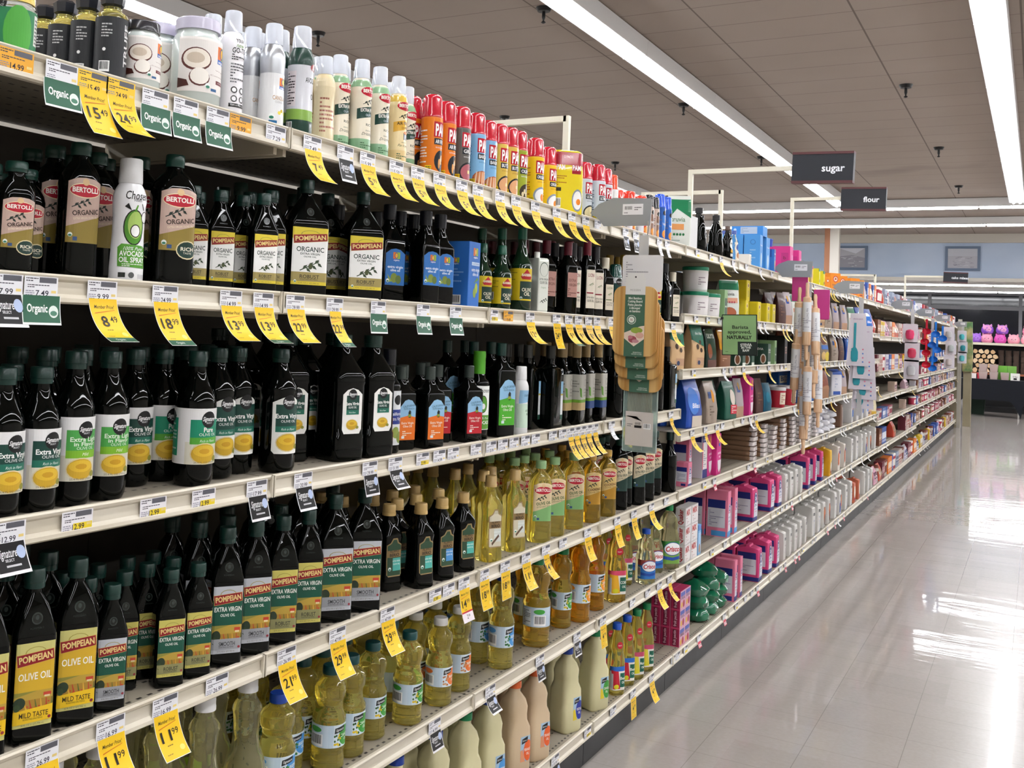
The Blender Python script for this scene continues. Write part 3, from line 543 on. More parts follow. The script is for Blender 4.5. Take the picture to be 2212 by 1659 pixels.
# --- jars on the top shelf
def jar(h, r, fill, lidc, L, desc, lid=.12, ribs=0.):
    z = lambda t: t*h
    rs = [(0, r*.9), (.004, r), (z(.74), r), (z(.80), r*.94), (z(.84), r*.82), (z(.9), r*.82)]
    inner = [(.004, r*.9), (z(.7), r*.94), (z(.72), r*.9)]
    p = [P4('glass', body(rs, 'glass', fill, k=6, smooth=60)), P4('lid', body([(z(1-lid), r*.9), (h-.002, r*.9), (h, r*.86)], 'lid', cmat(lidc, .25, 0, .3), k=8, ribs=((z(1-lid), h-.002, .03),) if ribs else ()))]
    if L: p.append(P4('label', decal(L, on_body(rs), 'label')))
    return Proto('jar', 'jar', desc, h, p, r, r)
def cocolabel(r, h):
    V = lambda t: h*(.17+(t-.17)*1.22)
    return [R(-r*1.1, V(.17), r*1.6, V(.66), 'e4dfda'), E(-r*.35, V(.46), r*.62, V(.135), '5a2a22', 20), E(-r*.33, V(.465), r*.55, V(.12), 'e8dfd2', 20), E(-r*.38, V(.47), r*.36, V(.08), 'c8b8a4', 16), E(-r*.2, V(.30), r*.42, V(.11), '5a2a22', 16), E(-r*.19, V(.31), r*.38, V(.105), 'efe9e0', 16), P([(-r*1.1, V(.2)), (-r*.6, V(.22)), (-r*.7, V(.27)), (-r*1.1, V(.29))], '4a2018')]+olog(r*.95, V(.53), r*.34)+[T('Virgin', r*.85, V(.385), V(.04), r*.7, '7a4a4a', 0), T('Coconut Oil', r*.9, V(.335), V(.042), r*1.3, '7a4a4a', 0), R(r*.55, V(.26), r*1.4, V(.295), '6a1a20'), T('Unrefined', r*.98, V(.278), V(.02), r*.6, 'f0e0e0', 0)]+seal(r*.15, V(.23), r*.12)+[R(r*.3, V(.19), r*.6, V(.215), '2c5a8a')]
pr['cocoL'] = jar(.168, .046, 'coconut', 'c8c4d8', cocolabel(.046, .168), 'large coconut oil jar with pale lilac lid', .13)
pr['cocoS'] = jar(.122, .034, 'coconut', '26242a', cocolabel(.034, .122), 'small coconut oil jar with black lid', .14)
pr['pesto'] = jar(.098, .035, 'glass', 'd8bc4a', [R(-.1, .008, .1, .07, '1f7a4a'), E(-.012, .035, .022, .04, '4aa33a'), R(.016, .02, .04, .066, 'e8eae6'), LINES(.018, .022, .038, .062, 7, '5a625a')], 'green label jar with gold lid', .16)
def blackb():
    h, r = .155, .0265
    rs = [(0, r*.92), (.004, r), (.112, r), (.117, r*.95), (.122, r*.7), (.125, .013), (.134, .013)]
    L = [R(-.082, .012, .082, .110, '1c1e22'), T('TRUFF', .006, .065, .011, .07, 'd8d8d8', .02, 0, PI/2), LINES(-.04, .075, -.022, .1, 5, 'b8b8b8'), BAR(-.042, .018, -.024, .036), E(-.034, .055, .003, .003, 'e8e8e8', 8), LINES(.024, .02, .05, .1, 10, '8a8a8a', 9)]
    return Proto('truffle_oil_bottle', 'bottle', 'black wrapped bottle with faceted black cap', h, [P4('body', body(rs, 'body', 'oil', k=6, smooth=50)), P4('label', decal(L, on_body(rs), 'label')), P4('cap', body([(.130, .013), (.134, .019), (.150, .021), (.155, .0155)], 'cap', cmat('26282e', .2, 0, .5), k=2, smooth=10)), P4('neck_ring', cyl(.122, .131, .0155, 'neck_ring', 'glass'))], r, r)
pr['blk'] = blackb()
# --- organic blue label, box, barbera, tin, wines
def bottle(h, a, b, rr, m, cap, L, desc, neck=.013, sh=(.62, .80), capz=.86, capr=None, k=5, name='olive_oil_bottle', smooth=45, lm='paper'):
    z = lambda t: t*h
    rs = [(0, a*.88, b*.88, rr*.8), (.004, a, b, rr), (z(sh[0]), a, b, rr), (z(sh[0])+.006, a*.94, b*.94, rr), (z((sh[0]*1.2+sh[1]*.8)/2), a*.66, b*.66, min(rr, a*.66)), (z(sh[1]), neck*1.05, neck*1.05, neck*1.05), (z(capz), neck, neck, neck)]
    cr_ = capr or neck*1.15
    p = [P4('body', body(rs, 'body', m, k=k, smooth=smooth)), P4('cap', body([(z(capz)-.004, cr_), (h-.0015, cr_), (h, cr_*.9)], 'cap', cap if isinstance(cap, str) and cap in M else cmat(cap, .3), k=6))]
    if L: p.append(P4('label', decal(L, on_body(rs), 'label', lm)))
    return Proto(name, 'bottle', desc, h, p, a, b)
def bluelabel(u, v0, v1): V = lambda t: v0+(v1-v0)*t; return [P([(-u, v0), (u, v0), (u, V(.86)), (u*.5, V(.97)), (0, v1), (-u*.5, V(.97)), (-u, V(.86))], '2b6fb8')]+olog(u*.1, V(.78), u*.36)+[T('extra virgin', 0, V(.50), (v1-v0)*.07, u*1.6, 'e8f0f8', .02), T('olive oil', 0, V(.41), (v1-v0)*.07, u*1.0, 'e8f0f8', .02), E(-u*.1, V(.2), u*.35, u*.4, '7a8a34'), E(u*.35, V(.16), u*.3, u*.35, '5c7030'), P([(-u*.8, V(.3)), (-u*.3, V(.1)), (-u*.6, V(.08))], '8aa040')]+seal(-u*.75, V(.12), u*.16)
pr['org'] = bottle(.237, .031, .029, .008, 'black_glass', '14161e', bluelabel(.027, .05, .135), 'square black bottle with blue organic label', .014)
pr['orgL'] = bottle(.245, .037, .03, .01, 'black_glass', '14161e', bluelabel(.03, .045, .135), 'wide black bottle with shaded blue organic label', .014)
def bigbox(w_, d, h, c, L, desc, name='carton', cat='box', m=None, z0=0.):
    rs = [(0, w_/2, d/2, .0015), (h, w_/2, d/2, .0015)]
    bm_ = body(rs, 'body', m or cmat(c, .5, 0, 0), k=1, smooth=20)
    return Proto(name, cat, desc, h, [P4('body', bm_)]+([P4('print', decal(L, on_body(rs), 'print', 'paper', step=.05, cuts=(w_/2-.0006, -w_/2+.0006)))] if L else []), w_/2, d/2)
pr['obox'] = bigbox(.07, .075, .178, '2a6cc0', bluelabel(.001, .0, .001)[:0]+olog(.004, .148, .014)+[R(-.018, .115, .03, .124, 'c8dcf0'), T('CALIFORNIA', .006, .1195, .005, .044, '2a5a9a', 0), T('extra virgin', .006, .104, .009, .048, 'e8f0f8', .02), T('olive oil', .006, .092, .009, .034, 'e8f0f8', .02), E(.014, .055, .009, .014, 'a8b840'), E(.004, .042, .009, .013, '8ca038'), P([(-.006, .066), (.02, .085), (.026, .078)], '5c8a3a')]+olog(-.072, .125, .009)+[LINES(-.095, .06, -.05, .108, 6, '86b0e0'), BAR(-.095, .01, -.055, .035)], 'bright blue organic olive oil box', 'olive_oil_box')
def barb(u, v0, v1): V = lambda t: v0+(v1-v0)*t; return [R(-u*3.2, v0, u, v1, 'd8be1c'), R(-u*.75, V(.05), u*.95, V(.6), '17382e'), T('OLIVE', .1*u, V(.34), (v1-v0)*.11, u*1.3, 'e8e2c8', .02), T('OIL', .1*u, V(.21), (v1-v0)*.11, u*.8, 'e8e2c8', .02), P([(-u*.7, V(.74)), (0, V(.98)), (u*.8, V(.74)), (u*.6, V(.66)), (-u*.5, V(.66))], 'b01a22'), T('BARBERA', .05*u, V(.8), (v1-v0)*.08, u*1.25, 'f4ead0', .03), BAR(-u*2.7, V(.15), -u*1.7, V(.45)), LINES(-u*2.8, V(.55), -u*1.1, V(.9), 5, '8a7a1c')]+seal(-u*.6, V(.08), u*.15)
pr['bar'] = bottle(.188, .029, .029, .029, 'green_glass', '1c5a44', barb(.024, .02, .095), 'round green bottle with yellow label', .011, (.56, .80), .88, k=6)
pr['barL'] = bottle(.252, .0315, .0315, .0315, 'green_glass', '1c5a44', barb(.027, .035, .13), 'tall round green bottle with yellow label', .012, (.55, .80), .88, k=6)
def tin():
    rs = [(0, .0215, .035, .006), (.165, .0215, .035, .006), (.170, .019, .031, .006)]
    L = [R(-.02, .01, .02, .16, 'd9dcd2'), E(0, .135, .017, .022, '2c4a3c', 20), E(0, .134, .0155, .0205, 'd9dcd2', 20), T('EXTRA VIRGIN', 0, .105, .006, .034, '2c3a30', .01), T('OLIVE OIL', 0, .095, .008, .03, '2c3a30', .01), branch(0, .04, .013), T('Organic', 0, .08, .005, .02, '6a8a5a', 0)]
    return Proto('oil_tin', 'tin', 'white rectangular oil tin with white spout', .19, [P4('body', body(rs, 'body', cmat('d4d8ce', .25, 0, 0, .3), k=3)), P4('cap', cyl(.169, .19, .009, 'cap', cmat('eeeeea', .4))), P4('label', decal(L, on_body(rs), 'label'))], .0215, .035)
pr['tin'] = tin()
def winel(u, v0, v1, t, bg='e4dccb', fg='8a1f2c'): V = lambda q: v0+(v1-v0)*q; return [R(-u, v0, u, v1, bg), T(t, 0, V(.86), (v1-v0)*.09, u*1.4, fg, .01), branch(0, V(.62), u*.5, '4a6a2c'), R(-u*.9, V(.38), u*.6, V(.415), fg), T('EXTRA VIRGIN', 0, V(.28), (v1-v0)*.045, u*1.6, '3a342c', .01), T('OLIVE OIL', 0, V(.20), (v1-v0)*.06, u*1.5, '3a342c', .01)]
pr['luc'] = bottle(.258, .0245, .0245, .012, 'black_glass', '6a1426', winel(.019, .03, .16, 'LUCINI'), 'slim dark bottle with wine red cap and cream label', .012, (.66, .84), .80, k=4)
pr['lucK'] = bottle(.246, .0245, .0245, .012, 'black_glass', '1c1a20', winel(.019, .03, .155, 'LUCINI'), 'slim dark bottle with black cap and cream label', .012, (.66, .84), .80, k=4)
pr['lucS'] = bottle(.215, .026, .026, .012, 'black_glass', 'd8d0bc', winel(.018, .03, .12, 'LUCINI', 'dcd2be', '5a6a34'), 'dark bottle with cream neck band and olive label', .012, (.66, .84), .82, k=4)
pr['pink'] = bottle(.24, .027, .027, .012, 'black_glass', '5a1424', [R(-.02, .06, .022, .14, 'b88a80'), T('EXTRA', 0, .115, .009, .03, '6a3a34', .01), T('VIRGIN', 0, .1, .009, .032, '6a3a34', .01), LINES(-.018, .065, .018, .09, 4, '6a3a34')], 'dark wine style bottle with dusty pink label', .012, (.66, .84), .80, k=4)
pr['ssp'] = can(.2, .024, 'c9ced0', [R(-.05, .06, .05, .13, '14403a'), E(0, .135, .014, .014, '101012'), T('Signature', 0, .135, .005, .022, 'f0f0f0', 0, .3), E(.002, .035, .02, .022, 'a85a4a'), LINES(-.015, .07, .015, .105, 4, 'c9d8d0')], '12443c', 'silver spray can with dark green cap and label', 'dome', vs=.74)
pr['gold'] = bottle(.25, .027, .027, .01, 'black_glass', 'a88a3a', None, 'dark bottle with gold foil neck', .013, (.62, .80), .78, k=4)
pr['dk'] = bottle(.25, .03, .03, .03, 'black_glass', '0f2c28', None, 'plain dark bottle with dark green cap', .013, (.6, .8), .88, k=5)
pr['dkK'] = bottle(.245, .028, .028, .01, 'black_glass', '15171c', None, 'plain square black bottle', .014, (.6, .8), .86, k=4)
# --- california olive ranch style
def corl(u, v0, v1, c): V = lambda q: v0+(v1-v0)*q; return [P([(-u, v0), (u, v0), (u, V(.82)), (u*.5, V(.97)), (0, v1), (-u*.4, V(.97)), (-u, V(.8))], c), P([(-u, V(.55)), (0, V(.60)), (u, V(.56)), (u, V(.82)), (u*.5, V(.97)), (0, v1), (-u*.4, V(.97)), (-u, V(.8))], '8fbcdc'), T('CALIFORNIA', .1*u, V(.84), (v1-v0)*.05, u*1.5, '3a5a7a', .01, 0, .1), T('OLIVE RANCH', .1*u, V(.77), (v1-v0)*.045, u*1.3, '3a5a7a', .01), P([(u*.1, V(.55)), (u*.35, V(.55)), (u*.38, V(.7)), (u*.2, V(.74)), (u*.05, V(.68))], '1c2420'), E(u*.2, V(.60), u*.22, (v1-v0)*.035, '8a9a34', 10), T('Extra Virgin', 0, V(.42), (v1-v0)*.055, u*1.5, 'f4f0e4', .01), T('Olive Oil', 0, V(.34), (v1-v0)*.055, u*1.1, 'f4f0e4', .01), LINES(-u*.6, V(.1), u*.6, V(.24), 3, 'f0e8d8'), R(-u*.7, V(.04), -u*.35, V(.1), 'd8e4ea')]
pr['corO'] = bottle(.206, .031, .031, .009, 'black_glass', 'steelcap' if 0 else '3a4440', corl(.026, .025, .125, 'e0701e'), 'square dark bottle with blue and orange label', .012, (.66, .82), .86, k=4)
pr['corR'] = bottle(.206, .031, .031, .009, 'black_glass', '3a4440', corl(.026, .025, .125, 'b81e2a'), 'square dark bottle with blue and red label', .012, (.66, .82), .86, k=4)
pr['corG'] = bottle(.268, .036, .034, .012, 'black_glass', '123a34', corl(.03, .035, .165, '4aa82a'), 'tall square dark bottle with blue and bright green label', .013, (.70, .82), .88, k=4)
pr['chg'] = bottle(.245, .03, .03, .03, 'black_glass', '54a82c', [R(-.03, .03, .03, .15, 'eef0ec'), T('Chosen', 0, .138, .012, .045, '141416', 0, .2), E(-.004, .1, .015, .024, '141416'), E(-.004, .1, .013, .022, '5a9a34'), E(-.003, .094, .006, .008, 'f0f0f0'), R(-.03, .032, .03, .07, '5a9a34'), T('100% Pure', 0, .062, .006, .04, 'f4f4f0', 0, .3), T('AVOCADO', 0, .05, .009, .05, 'f4f4f0', .02)], 'dark bottle with bright green neck wrap and avocado label', .014, (.64, .78), .76, capr=.0175, k=5)
pr['wsl'] = can(.2, .024, 'e4e6e6', [P([(-.03, .09), (.03, .1), (.03, .13), (-.03, .13)], '8fbcdc'), R(-.04, .02, .04, .09, 'c4dcc8'), T('CALIFORNIA', 0, .115, .006, .03, '3a5a7a', .01), T('AVOCADO', .005, .07, .007, .028, '3a5a3c', .01), T('BLEND', .005, .06, .006, .02, '3a5a3c', .01)], 'e8e8e8', 'slim white spray bottle with pale green label', 'nozzle')
pr['gsq'] = bottle(.262, .036, .033, .008, 'black_glass', '2a2c2a', [R(.014, .03, .034, .15, 'dfe4e6'), R(.014, .11, .034, .15, '8fbcdc'), R(.014, .106, .034, .111, 'b8a83a'), R(.014, .03, .034, .045, '1f4a3a')], 'wide square green bottle seen from its label edge', .013, (.70, .78), .86, k=4)
def beige(c): return [R(-.078, .055, .026, .168, 'b7b6ac'), R(-.078, .075, .026, .085, '6a9a2c'), R(-.078, .05, .026, .075, c), P([(-.025, .095), (-.012, .09), (-.018, .12), (-.028, .125)], '5c9430'), E(.012, .14, .009, .012, '8c8b82'), E(.012, .14, .007, .010, 'b7b6ac'), T('EXTRA', .012, .118, .006, .02, '5a5a54', .01), T('VIRGIN', .012, .108, .006, .022, '5a5a54', .01), T('OLIVE OIL', .012, .098, .006, .024, '5a5a54', .01), LINES(-.07, .1, -.03, .15, 6, '7a7a72')]
pr['bgT'] = bottle(.27, .0275, .0275, .008, 'black_glass', 'a08a60', beige('b8a070'), 'square dark bottle with grey white label and tan band', .013, (.64, .78), .84, k=4)
pr['bgB'] = bottle(.27, .0275, .0275, .008, 'black_glass', 'a08a60', beige('1f3f7a'), 'square dark bottle with grey white label and navy band', .013, (.64, .78), .84, k=4)
pr['calW'] = bottle(.25, .031, .031, .031, 'black_glass', '14161e', [R(-.03, .02, .034, .15, 'd8dadc'), E(.01, .128, .012, .012, '101012'), R(-.03, .07, .034, .105, '24388a'), T('California', .008, .095, .008, .04, 'f0f0f4', .01), T('Extra Virgin', .008, .083, .008, .042, 'f0f0f4', .01), E(.006, .05, .012, .014, '8a9a4a'), E(.02, .038, .012, .014, '7a8a3a')], 'dark bottle with white and royal blue olive label', .014, (.64, .8), .86)
# --- filippo berio
def berio(h, m, bg, cc, desc, cap='c8a86a'):
    a, b = .032, .030; z = lambda t: t*h
    rs = [(0, a*.9, b*.9, .012), (.005, a, b, .014), (z(.12), a*.98, b*.98, .014), (z(.35), a*.9, b*.9, .014), (z(.56), a*.9, b*.9, .014), (z(.62), a*.98, b*.98, .016), (z(.66), a*.95, b*.95, .018), (z(.76), a*.62, b*.62, .018), (z(.84), .0135, .0135, .0135), (z(.88), .0135, .0135, .0135)]
    u = a*.72; v0, v1 = z(.17), z(.62); V = lambda t: v0+(v1-v0)*t; H = v1-v0
    L = [P([(-u, v0+.005), (-u+.005, v0), (u-.005, v0), (u, v0+.005), (u, V(.82)), (u*.55, V(.88)), (u*.3, V(1)), (-u*.3, V(1)), (-u*.55, V(.88)), (-u, V(.82))], '9a8258'), P([(-u*.9, V(.03)), (u*.9, V(.03)), (u*.9, V(.8)), (u*.4, V(.86)), (u*.2, V(.96)), (-u*.2, V(.96)), (-u*.4, V(.86)), (-u*.9, V(.8))], bg), R(-u*.9, V(.5), u*.9, V(.68), '8a7048'), T('FILIPPO', 0, V(.65), H*.06, u*1.2, '2a2016', .01), T('BERIO', 0, V(.56), H*.075, u*1.3, '2a2016', .03), R(-u*.2, V(.15), u*.9, V(.48), cc), T('EXTRA VIRGIN', u*.3, V(.4), H*.04, u*1.0, 'eef4f0', .01), T('OLIVE OIL', u*.3, V(.32), H*.04, u*.9, 'eef4f0', .01)]+seal(-u*.6, V(.2), u*.2)
    if m == 'oil': L += [P([(-u*.6, V(.12)), (u*.5, V(.34)), (u*.6, V(.28)), (-u*.5, V(.06))], '5a4230')]
    return Proto('olive_oil_bottle', 'bottle', desc, h, [P4('body', body(rs, 'body', m, k=5, smooth=50)), P4('cap', body([(z(.87), .0175), (z(.9), .0175), (z(.905), .0165), (h-.003, .0162), (h, .0145)], 'cap', cmat(cap, .4), k=7)), P4('label', decal(L, on_body(rs), 'label'))], a, b)
pr['fbG'] = berio(.208, 'black_glass', '2c4a34', '4fb0a4', 'curvy black bottle with gold cap and teal label')
pr['fbB'] = berio(.208, 'black_glass', '2c4a34', '4a90d0', 'curvy black bottle with gold cap and sky blue label')
pr['fbC'] = berio(.238, 'oil', 'cfc8b0', 'cfd4cc', 'curvy clear yellow oil bottle with gold cap')
# --- ribbed vegetable oils
def veg(h, r, m, kind, capc, desc, turned=0):
    z = lambda t: t*h; q = []
    def band(z0, z1, rad, n=4): return [(z0+(z1-z0)*i/n, rad) for i in range(n+1)]
    rs = [(0, r*.8), (.005, r*.95), (z(.03), r*.98)]+band(z(.04), z(.20), r*.97, 2)+[(z(.215), r), (z(.23), r*.97), (z(.46), r*.97), (z(.475), r), (z(.51), r*.98), (z(.54), r*.86), (z(.60), r*.78), (z(.66), r*.78), (z(.70), r*.88), (z(.72), r*.93), (z(.80), r*.93), (z(.83), r*.86), (z(.88), r*.5), (z(.90), .0165), (z(.93), .0165)]
    v0, v1 = z(.235), z(.455); V = lambda t: v0+(v1-v0)*t; H = v1-v0; u = r*.62
    col, txt, dots = {'canola': ('3f9a3c', 'CANOLA', ('e0c020', '2c5a24')), 'peanut': ('e8762e', 'PEANUT', ('c8946a', 'a8683e')), 'vegetable': ('4a96d8', 'VEGETABLE', ('2f6a3a', '3c7d44')), 'corn': ('f0982a', 'CORN', ('e8c030', '5a8a34'))}[kind]
    q0 = r*.3
    L = [R(-r*2.9, v0, r*1.6, v1, 'bccfde'), R(-r*2.9, v0, r*.0-u, V(.95), 'c4d4e2'), R(q0-u, v0, q0+u*1.6, v1, 'd4e2ec'), E(q0+u*.5, V(.48), u*.95, H*.44, col, 20), T(txt, q0+u*.5, V(.5), H*.13, u*1.45, 'eef6ea', .02), T('OIL', q0+u*.5, V(.32), H*.13, u*.5, 'eef6ea', .02), P([(q0-u*.9, V(.62)), (q0+u*.25, V(.72)), (q0+u*.3, V(.95)), (q0-u*.85, V(.86))], '14161a'), T('Signature', q0-u*.3, V(.79), H*.11, u*.95, 'f0f0f0', .01, .3, .1)]
    rnd = random.Random(5)
    for i in range(16): L.append(E(q0-u*.55+rnd.uniform(-.32, .32)*u, V(rnd.uniform(.04, .58)), u*.1, H*.055, dots[i % 2], 7))
    L += [E(-r*1.45, V(.78), r*.42, H*.13, col, 16), BAR(-r*1.85, V(.06), -r*.95, V(.6)), R(-r*2.8, V(.1), -r*2.05, V(.9), 'dfe6ea'), LINES(-r*2.75, V(.14), -r*2.1, V(.86), 9, '4a5058')]
    return Proto('cooking_oil_bottle', 'bottle', desc, h, [P4('body', body(rs, 'body', m, k=9, ribs=((z(.04), z(.20), .03), (z(.71), z(.81), .035)), smooth=80)), P4('cap', body([(z(.915), .0185), (z(.935), .019), (h-.002, .0185), (h, .017)], 'cap', cmat(capc, .35), k=8)), P4('label', decal(L, on_body(rs), 'label'))], r, r)
pr['vcan'] = veg(.222, .038, 'oil', 'canola', '0e4a4c', 'ribbed canola oil bottle with teal cap')
pr['vpea'] = veg(.222, .036, 'oil', 'peanut', 'e8e8e8', 'ribbed peanut oil bottle with white cap')
pr['vveg'] = veg(.272, .037, 'oil', 'vegetable', '1c3f9a', 'ribbed vegetable oil bottle with blue cap')
pr['vcanL'] = veg(.272, .044, 'oil_amber', 'canola', '0f7a44', 'large ribbed canola oil bottle with green cap')
pr['vcanM'] = veg(.262, .034, 'oil_amber', 'canola', '0f7a44', 'ribbed canola bottle with yellow flower label')
pr['vcorn'] = veg(.282, .037, 'oil_orange', 'corn', 'e8c818', 'ribbed corn oil bottle with yellow cap')
pr['vblue'] = veg(.215, .040, 'oil', 'vegetable', '1f4fc0', 'squat ribbed oil bottle with bright blue cap')
def maz(h, a, m, capc, L, desc, heart=True):
    z = lambda t: t*h
    rs = [(0, a*.85, a*.8, .012), (.006, a, a*.9, .016), (z(.1), a, a*.9, .016), (z(.44), a*.98, a*.88, .016), (z(.48), a, a*.9, .018), (z(.56), a*.9, a*.8, .018), (z(.62), a*.78, a*.72, .018), (z(.68), a*.86, a*.76, .018), (z(.78), a*.8, a*.72, .02), (z(.86), a*.52, a*.5, .016), (z(.90), .0135, .0135, .0135), (z(.93), .0135, .0135, .0135)]
    p = [P4('body', body(rs, 'body', m, k=6, smooth=60)), P4('cap', body([(z(.91), .0165), (h-.002, .0165), (h, .015)], 'cap', cmat(capc, .35), k=8)), P4('label', decal(L, on_body(rs), 'label'))]
    if heart: p.append(P4('heart_sticker', decal([E(0, z(.70), a*.42, z(.05), 'c01f34', 16), T('heart', 0, z(.70), z(.02), a*.5, 'f6e0e0', .01)], on_body(rs), 'heart_sticker')))
    return Proto('cooking_oil_bottle', 'bottle', desc, h, p, a, a*.9)
def mazl(a, v0, v1, c1, c2, t): V = lambda q: v0+(v1-v0)*q; return [R(-a*1.5, v0, a*1.2, v1, 'e6e2da'), R(-a*1.5, V(.8), a*1.2, v1, c1), P([(-a*.9, V(.05)), (a*.1, V(.05)), (-a*.2, V(.8)), (-a*1.2, V(.85))], c2), E(-a*.45, V(.15), a*.35, (v1-v0)*.1, 'd8d020'), R(a*.05, V(.12), a*1.1, V(.72), '14604c'), T(t, a*.55, V(.5), (v1-v0)*.12, a*.9, 'f0f4e8', .02), T('OIL', a*.55, V(.32), (v1-v0)*.1, a*.5, 'f0f4e8', .02), R(-a*1.4, V(.1), -a*.9, V(.7), 'c4c8cc')]
pr['maz'] = maz(.262, .034, 'oil_amber', 'e8c818', mazl(.034, .03, .115, 'd84a6a', 'e8b02a', 'CORN'), 'corn oil bottle with corn cob label and yellow cap')
pr['mazG'] = maz(.262, .029, 'oil', '12804c', mazl(.029, .02, .105, 'c04a6a', 'e0d040', 'Mazola'), 'waisted oil bottle with green cap and heart sticker')
pr['mazB'] = maz(.258, .029, 'oil', '1c58c8', mazl(.029, .02, .105, '2a6ac0', 'c01f34', 'Best'), 'waisted oil bottle with blue cap and heart sticker')
def cris(h, a, m, capc, desc, big=False):
    v0, v1 = h*.1, h*.45; V = lambda q: v0+(v1-v0)*q
    L = [R(-a*1.7, v0, a*1.5, v1, '2f78c4' if not big else '7aa84a'), R(-a*1.7, V(.7), a*1.5, v1, 'a04a44' if not big else '3a8a3c'), E(0, V(.66), a*1.0, (v1-v0)*.3, '1f4a9a', 22), E(0, V(.66), a*.94, (v1-v0)*.27, 'f2f2f4', 22), T('Crisco', 0, V(.66), (v1-v0)*.22, a*1.6, 'c01f2c', .03, .2), P([(-a*1.2, V(.36)), (0, V(.28)), (a*1.2, V(.38)), (a*1.2, V(.24)), (0, V(.14)), (-a*1.2, V(.22))], '1c4aa0'), BAR(-a*1.65, V(.1), -a*1.15, V(.6))]
    return maz(h, a, m, capc, L, desc, False)
pr['cri'] = cris(.212, .034, 'oil_pale', '1c58c8', 'clear pale oil bottle with blue cap and blue label')
pr['criL'] = cris(.268, .040, 'oil_pale', '0f8a4c', 'large pale oil bottle with green cap and green label', True)
# tall clear jug (white cap) on the shelf above the base
def flask(h, r, capc, lab, desc):
    z = lambda t: t*h
    rs = [(0, r*.85), (.006, r), (z(.1), r*1.0), (z(.34), r), (z(.40), r*.92), (z(.52), r*.66), (z(.60), r*.6), (z(.74), r*.66), (z(.77), r*.72), (z(.79), r*.7), (z(.86), r*.42), (z(.9), .017), (z(.93), .017)]
    L = [R(-r*1.2, z(.06), r*1.2, z(.3), lab), E(.3*r, z(.2), r*.4, z(.06), 'e8ecd8'), T('Pure', .3*r, z(.2), z(.03), r*.4, '3a5a2c', .0, .3)]
    return Proto('cooking_oil_bottle', 'bottle', desc, h, [P4('body', body(rs, 'body', 'oil_pale', k=9, ribs=((z(.52), z(.74), .03),), smooth=80)), P4('cap', body([(z(.90), .0205), (z(.925), .0205), (z(.93), .0198), (h-.002, .0198), (h, .018)], 'cap', cmat(capc, .4), k=9)), P4('label', decal(L, on_body(rs), 'label'))], r, r)
pr['flask'] = flask(.268, .042, 'e8e8e8', '9ac43a', 'hourglass clear oil bottle with white cap')
# big handled jugs on the base deck
def jug(h, a, b, m, capc, lab, desc):
    z = lambda t: t*h
    rs = [(0, a*.86, b*.9, .014), (.008, a, b, .018), (z(.30), a, b, .018), (z(.50), a*.98, b*.98, .02), (z(.58), a*.80, b*.88, .022), (z(.64), a*.78, b*.86, .022), (z(.72), a*.84, b*.86, .022), (z(.80), a*.72, b*.76, .022), (z(.88), a*.40, b*.42, .02), (z(.915), .018, .018, .018), (z(.94), .018, .018, .018)]
    u = a*.62; v0, v1 = z(.15), z(.42); V = lambda q: v0+(v1-v0)*q
    c, t = lab
    L = [R(-u*.2, v0, u*1.5, v1, 'a8c4dc'), P([(-u*.2, v0), (u*.5, v0), (u*.1, V(.5)), (-u*.2, V(.45))], 'd8906a' if c == 'e8642e' else 'e0c830'), E(u*.9, V(.42), u*.65, (v1-v0)*.42, c, 18), T(t, u*.85, V(.46), (v1-v0)*.11, u*.95, 'f4ece4', .02), T('OIL', u*.85, V(.3), (v1-v0)*.1, u*.4, 'f4ece4', .02), P([(-u*.05, V(.7)), (u*.8, V(.78)), (u*.85, V(.98)), (0, V(.9))], '141418'), T('Signature', u*.4, V(.84), (v1-v0)*.07, u*.7, 'f0f0f0', 0, .3)]
    return Proto('oil_jug', 'jug', desc, h, [P4('body', body(rs, 'body', m, k=6, smooth=60)), P4('cap', body([(z(.925), .0215), (h-.002, .021), (h, .019)], 'cap', cmat(capc, .35), k=9)), P4('label', decal(L, on_body(rs), 'label'))], a, b)
pr['jugP'] = jug(.272, .046, .040, 'jug_tan', 'd8622a', ('e8642e', 'PEANUT'), 'big cloudy tan peanut oil jug')
pr['jugB'] = jug(.272, .046, .040, 'jug', '1c3f9a', ('2a3a9a', 'VEGETABLE'), 'big cloudy oil jug with blue cap')
pr['jugG'] = jug(.272, .046, .040, 'jug', '12804c', ('3f9a3c', 'CANOLA'), 'big cloudy oil jug with green cap')
pr['jugV'] = jug(.272, .046, .040, 'jug', '1c3f9a', ('4a96d8', 'VEGETABLE'), 'big cloudy vegetable oil jug')
# --- bags, pouches, boxes of the baking section
def bag(w_, d, h, c, L, desc, name='paper_bag', cat='bag', m=None, fold=True, seed=1, lm='paper'):
    a, b = w_/2, d/2; r = min(a, b)*(.16 if fold else .35)
    rs = [(0, a*.96, b*.94, r), (.006, a, b, r), (h*.3, a*1.015, b*1.02, r), (h*.6, a*1.01, b*1.015, r), (h*.88, a*.995, b*.985, r), (h*.90, a*.985, b*.93, r*.8), (h*.945, a*.965, b*.42, r*.5), (h*.955, a*.96, b*.20, .003), (h, a*.955, b*.16, .003)] if fold else \
         [(0, a*.97, b*.9, r), (.006, a, b, r), (h*.35, a*1.02, b*1.05, r), (h*.7, a*.98, b*.7, r*.7), (h*.92, a*.95, b*.2, .004), (h, a*.94, .0022, .002)]
    return Proto(name, cat, desc, h, [P4('body', body(rs, 'body', m or cmat(c, .35 if lm == 'gloss' else .55, 0, .1), k=3, wob=.012, seed=seed, smooth=22)), P4('print', decal(L, on_body([(q[0], q[1]*1.022+.0004, q[2]*1.022+.0004, q[3]) for q in rs]), 'print', lm, step=.012, vstep=.02))] if L else [P4('body', body(rs, 'body', m or cmat(c, .4, 0, .1), k=4, wob=.02, seed=seed, smooth=35))], a, b)
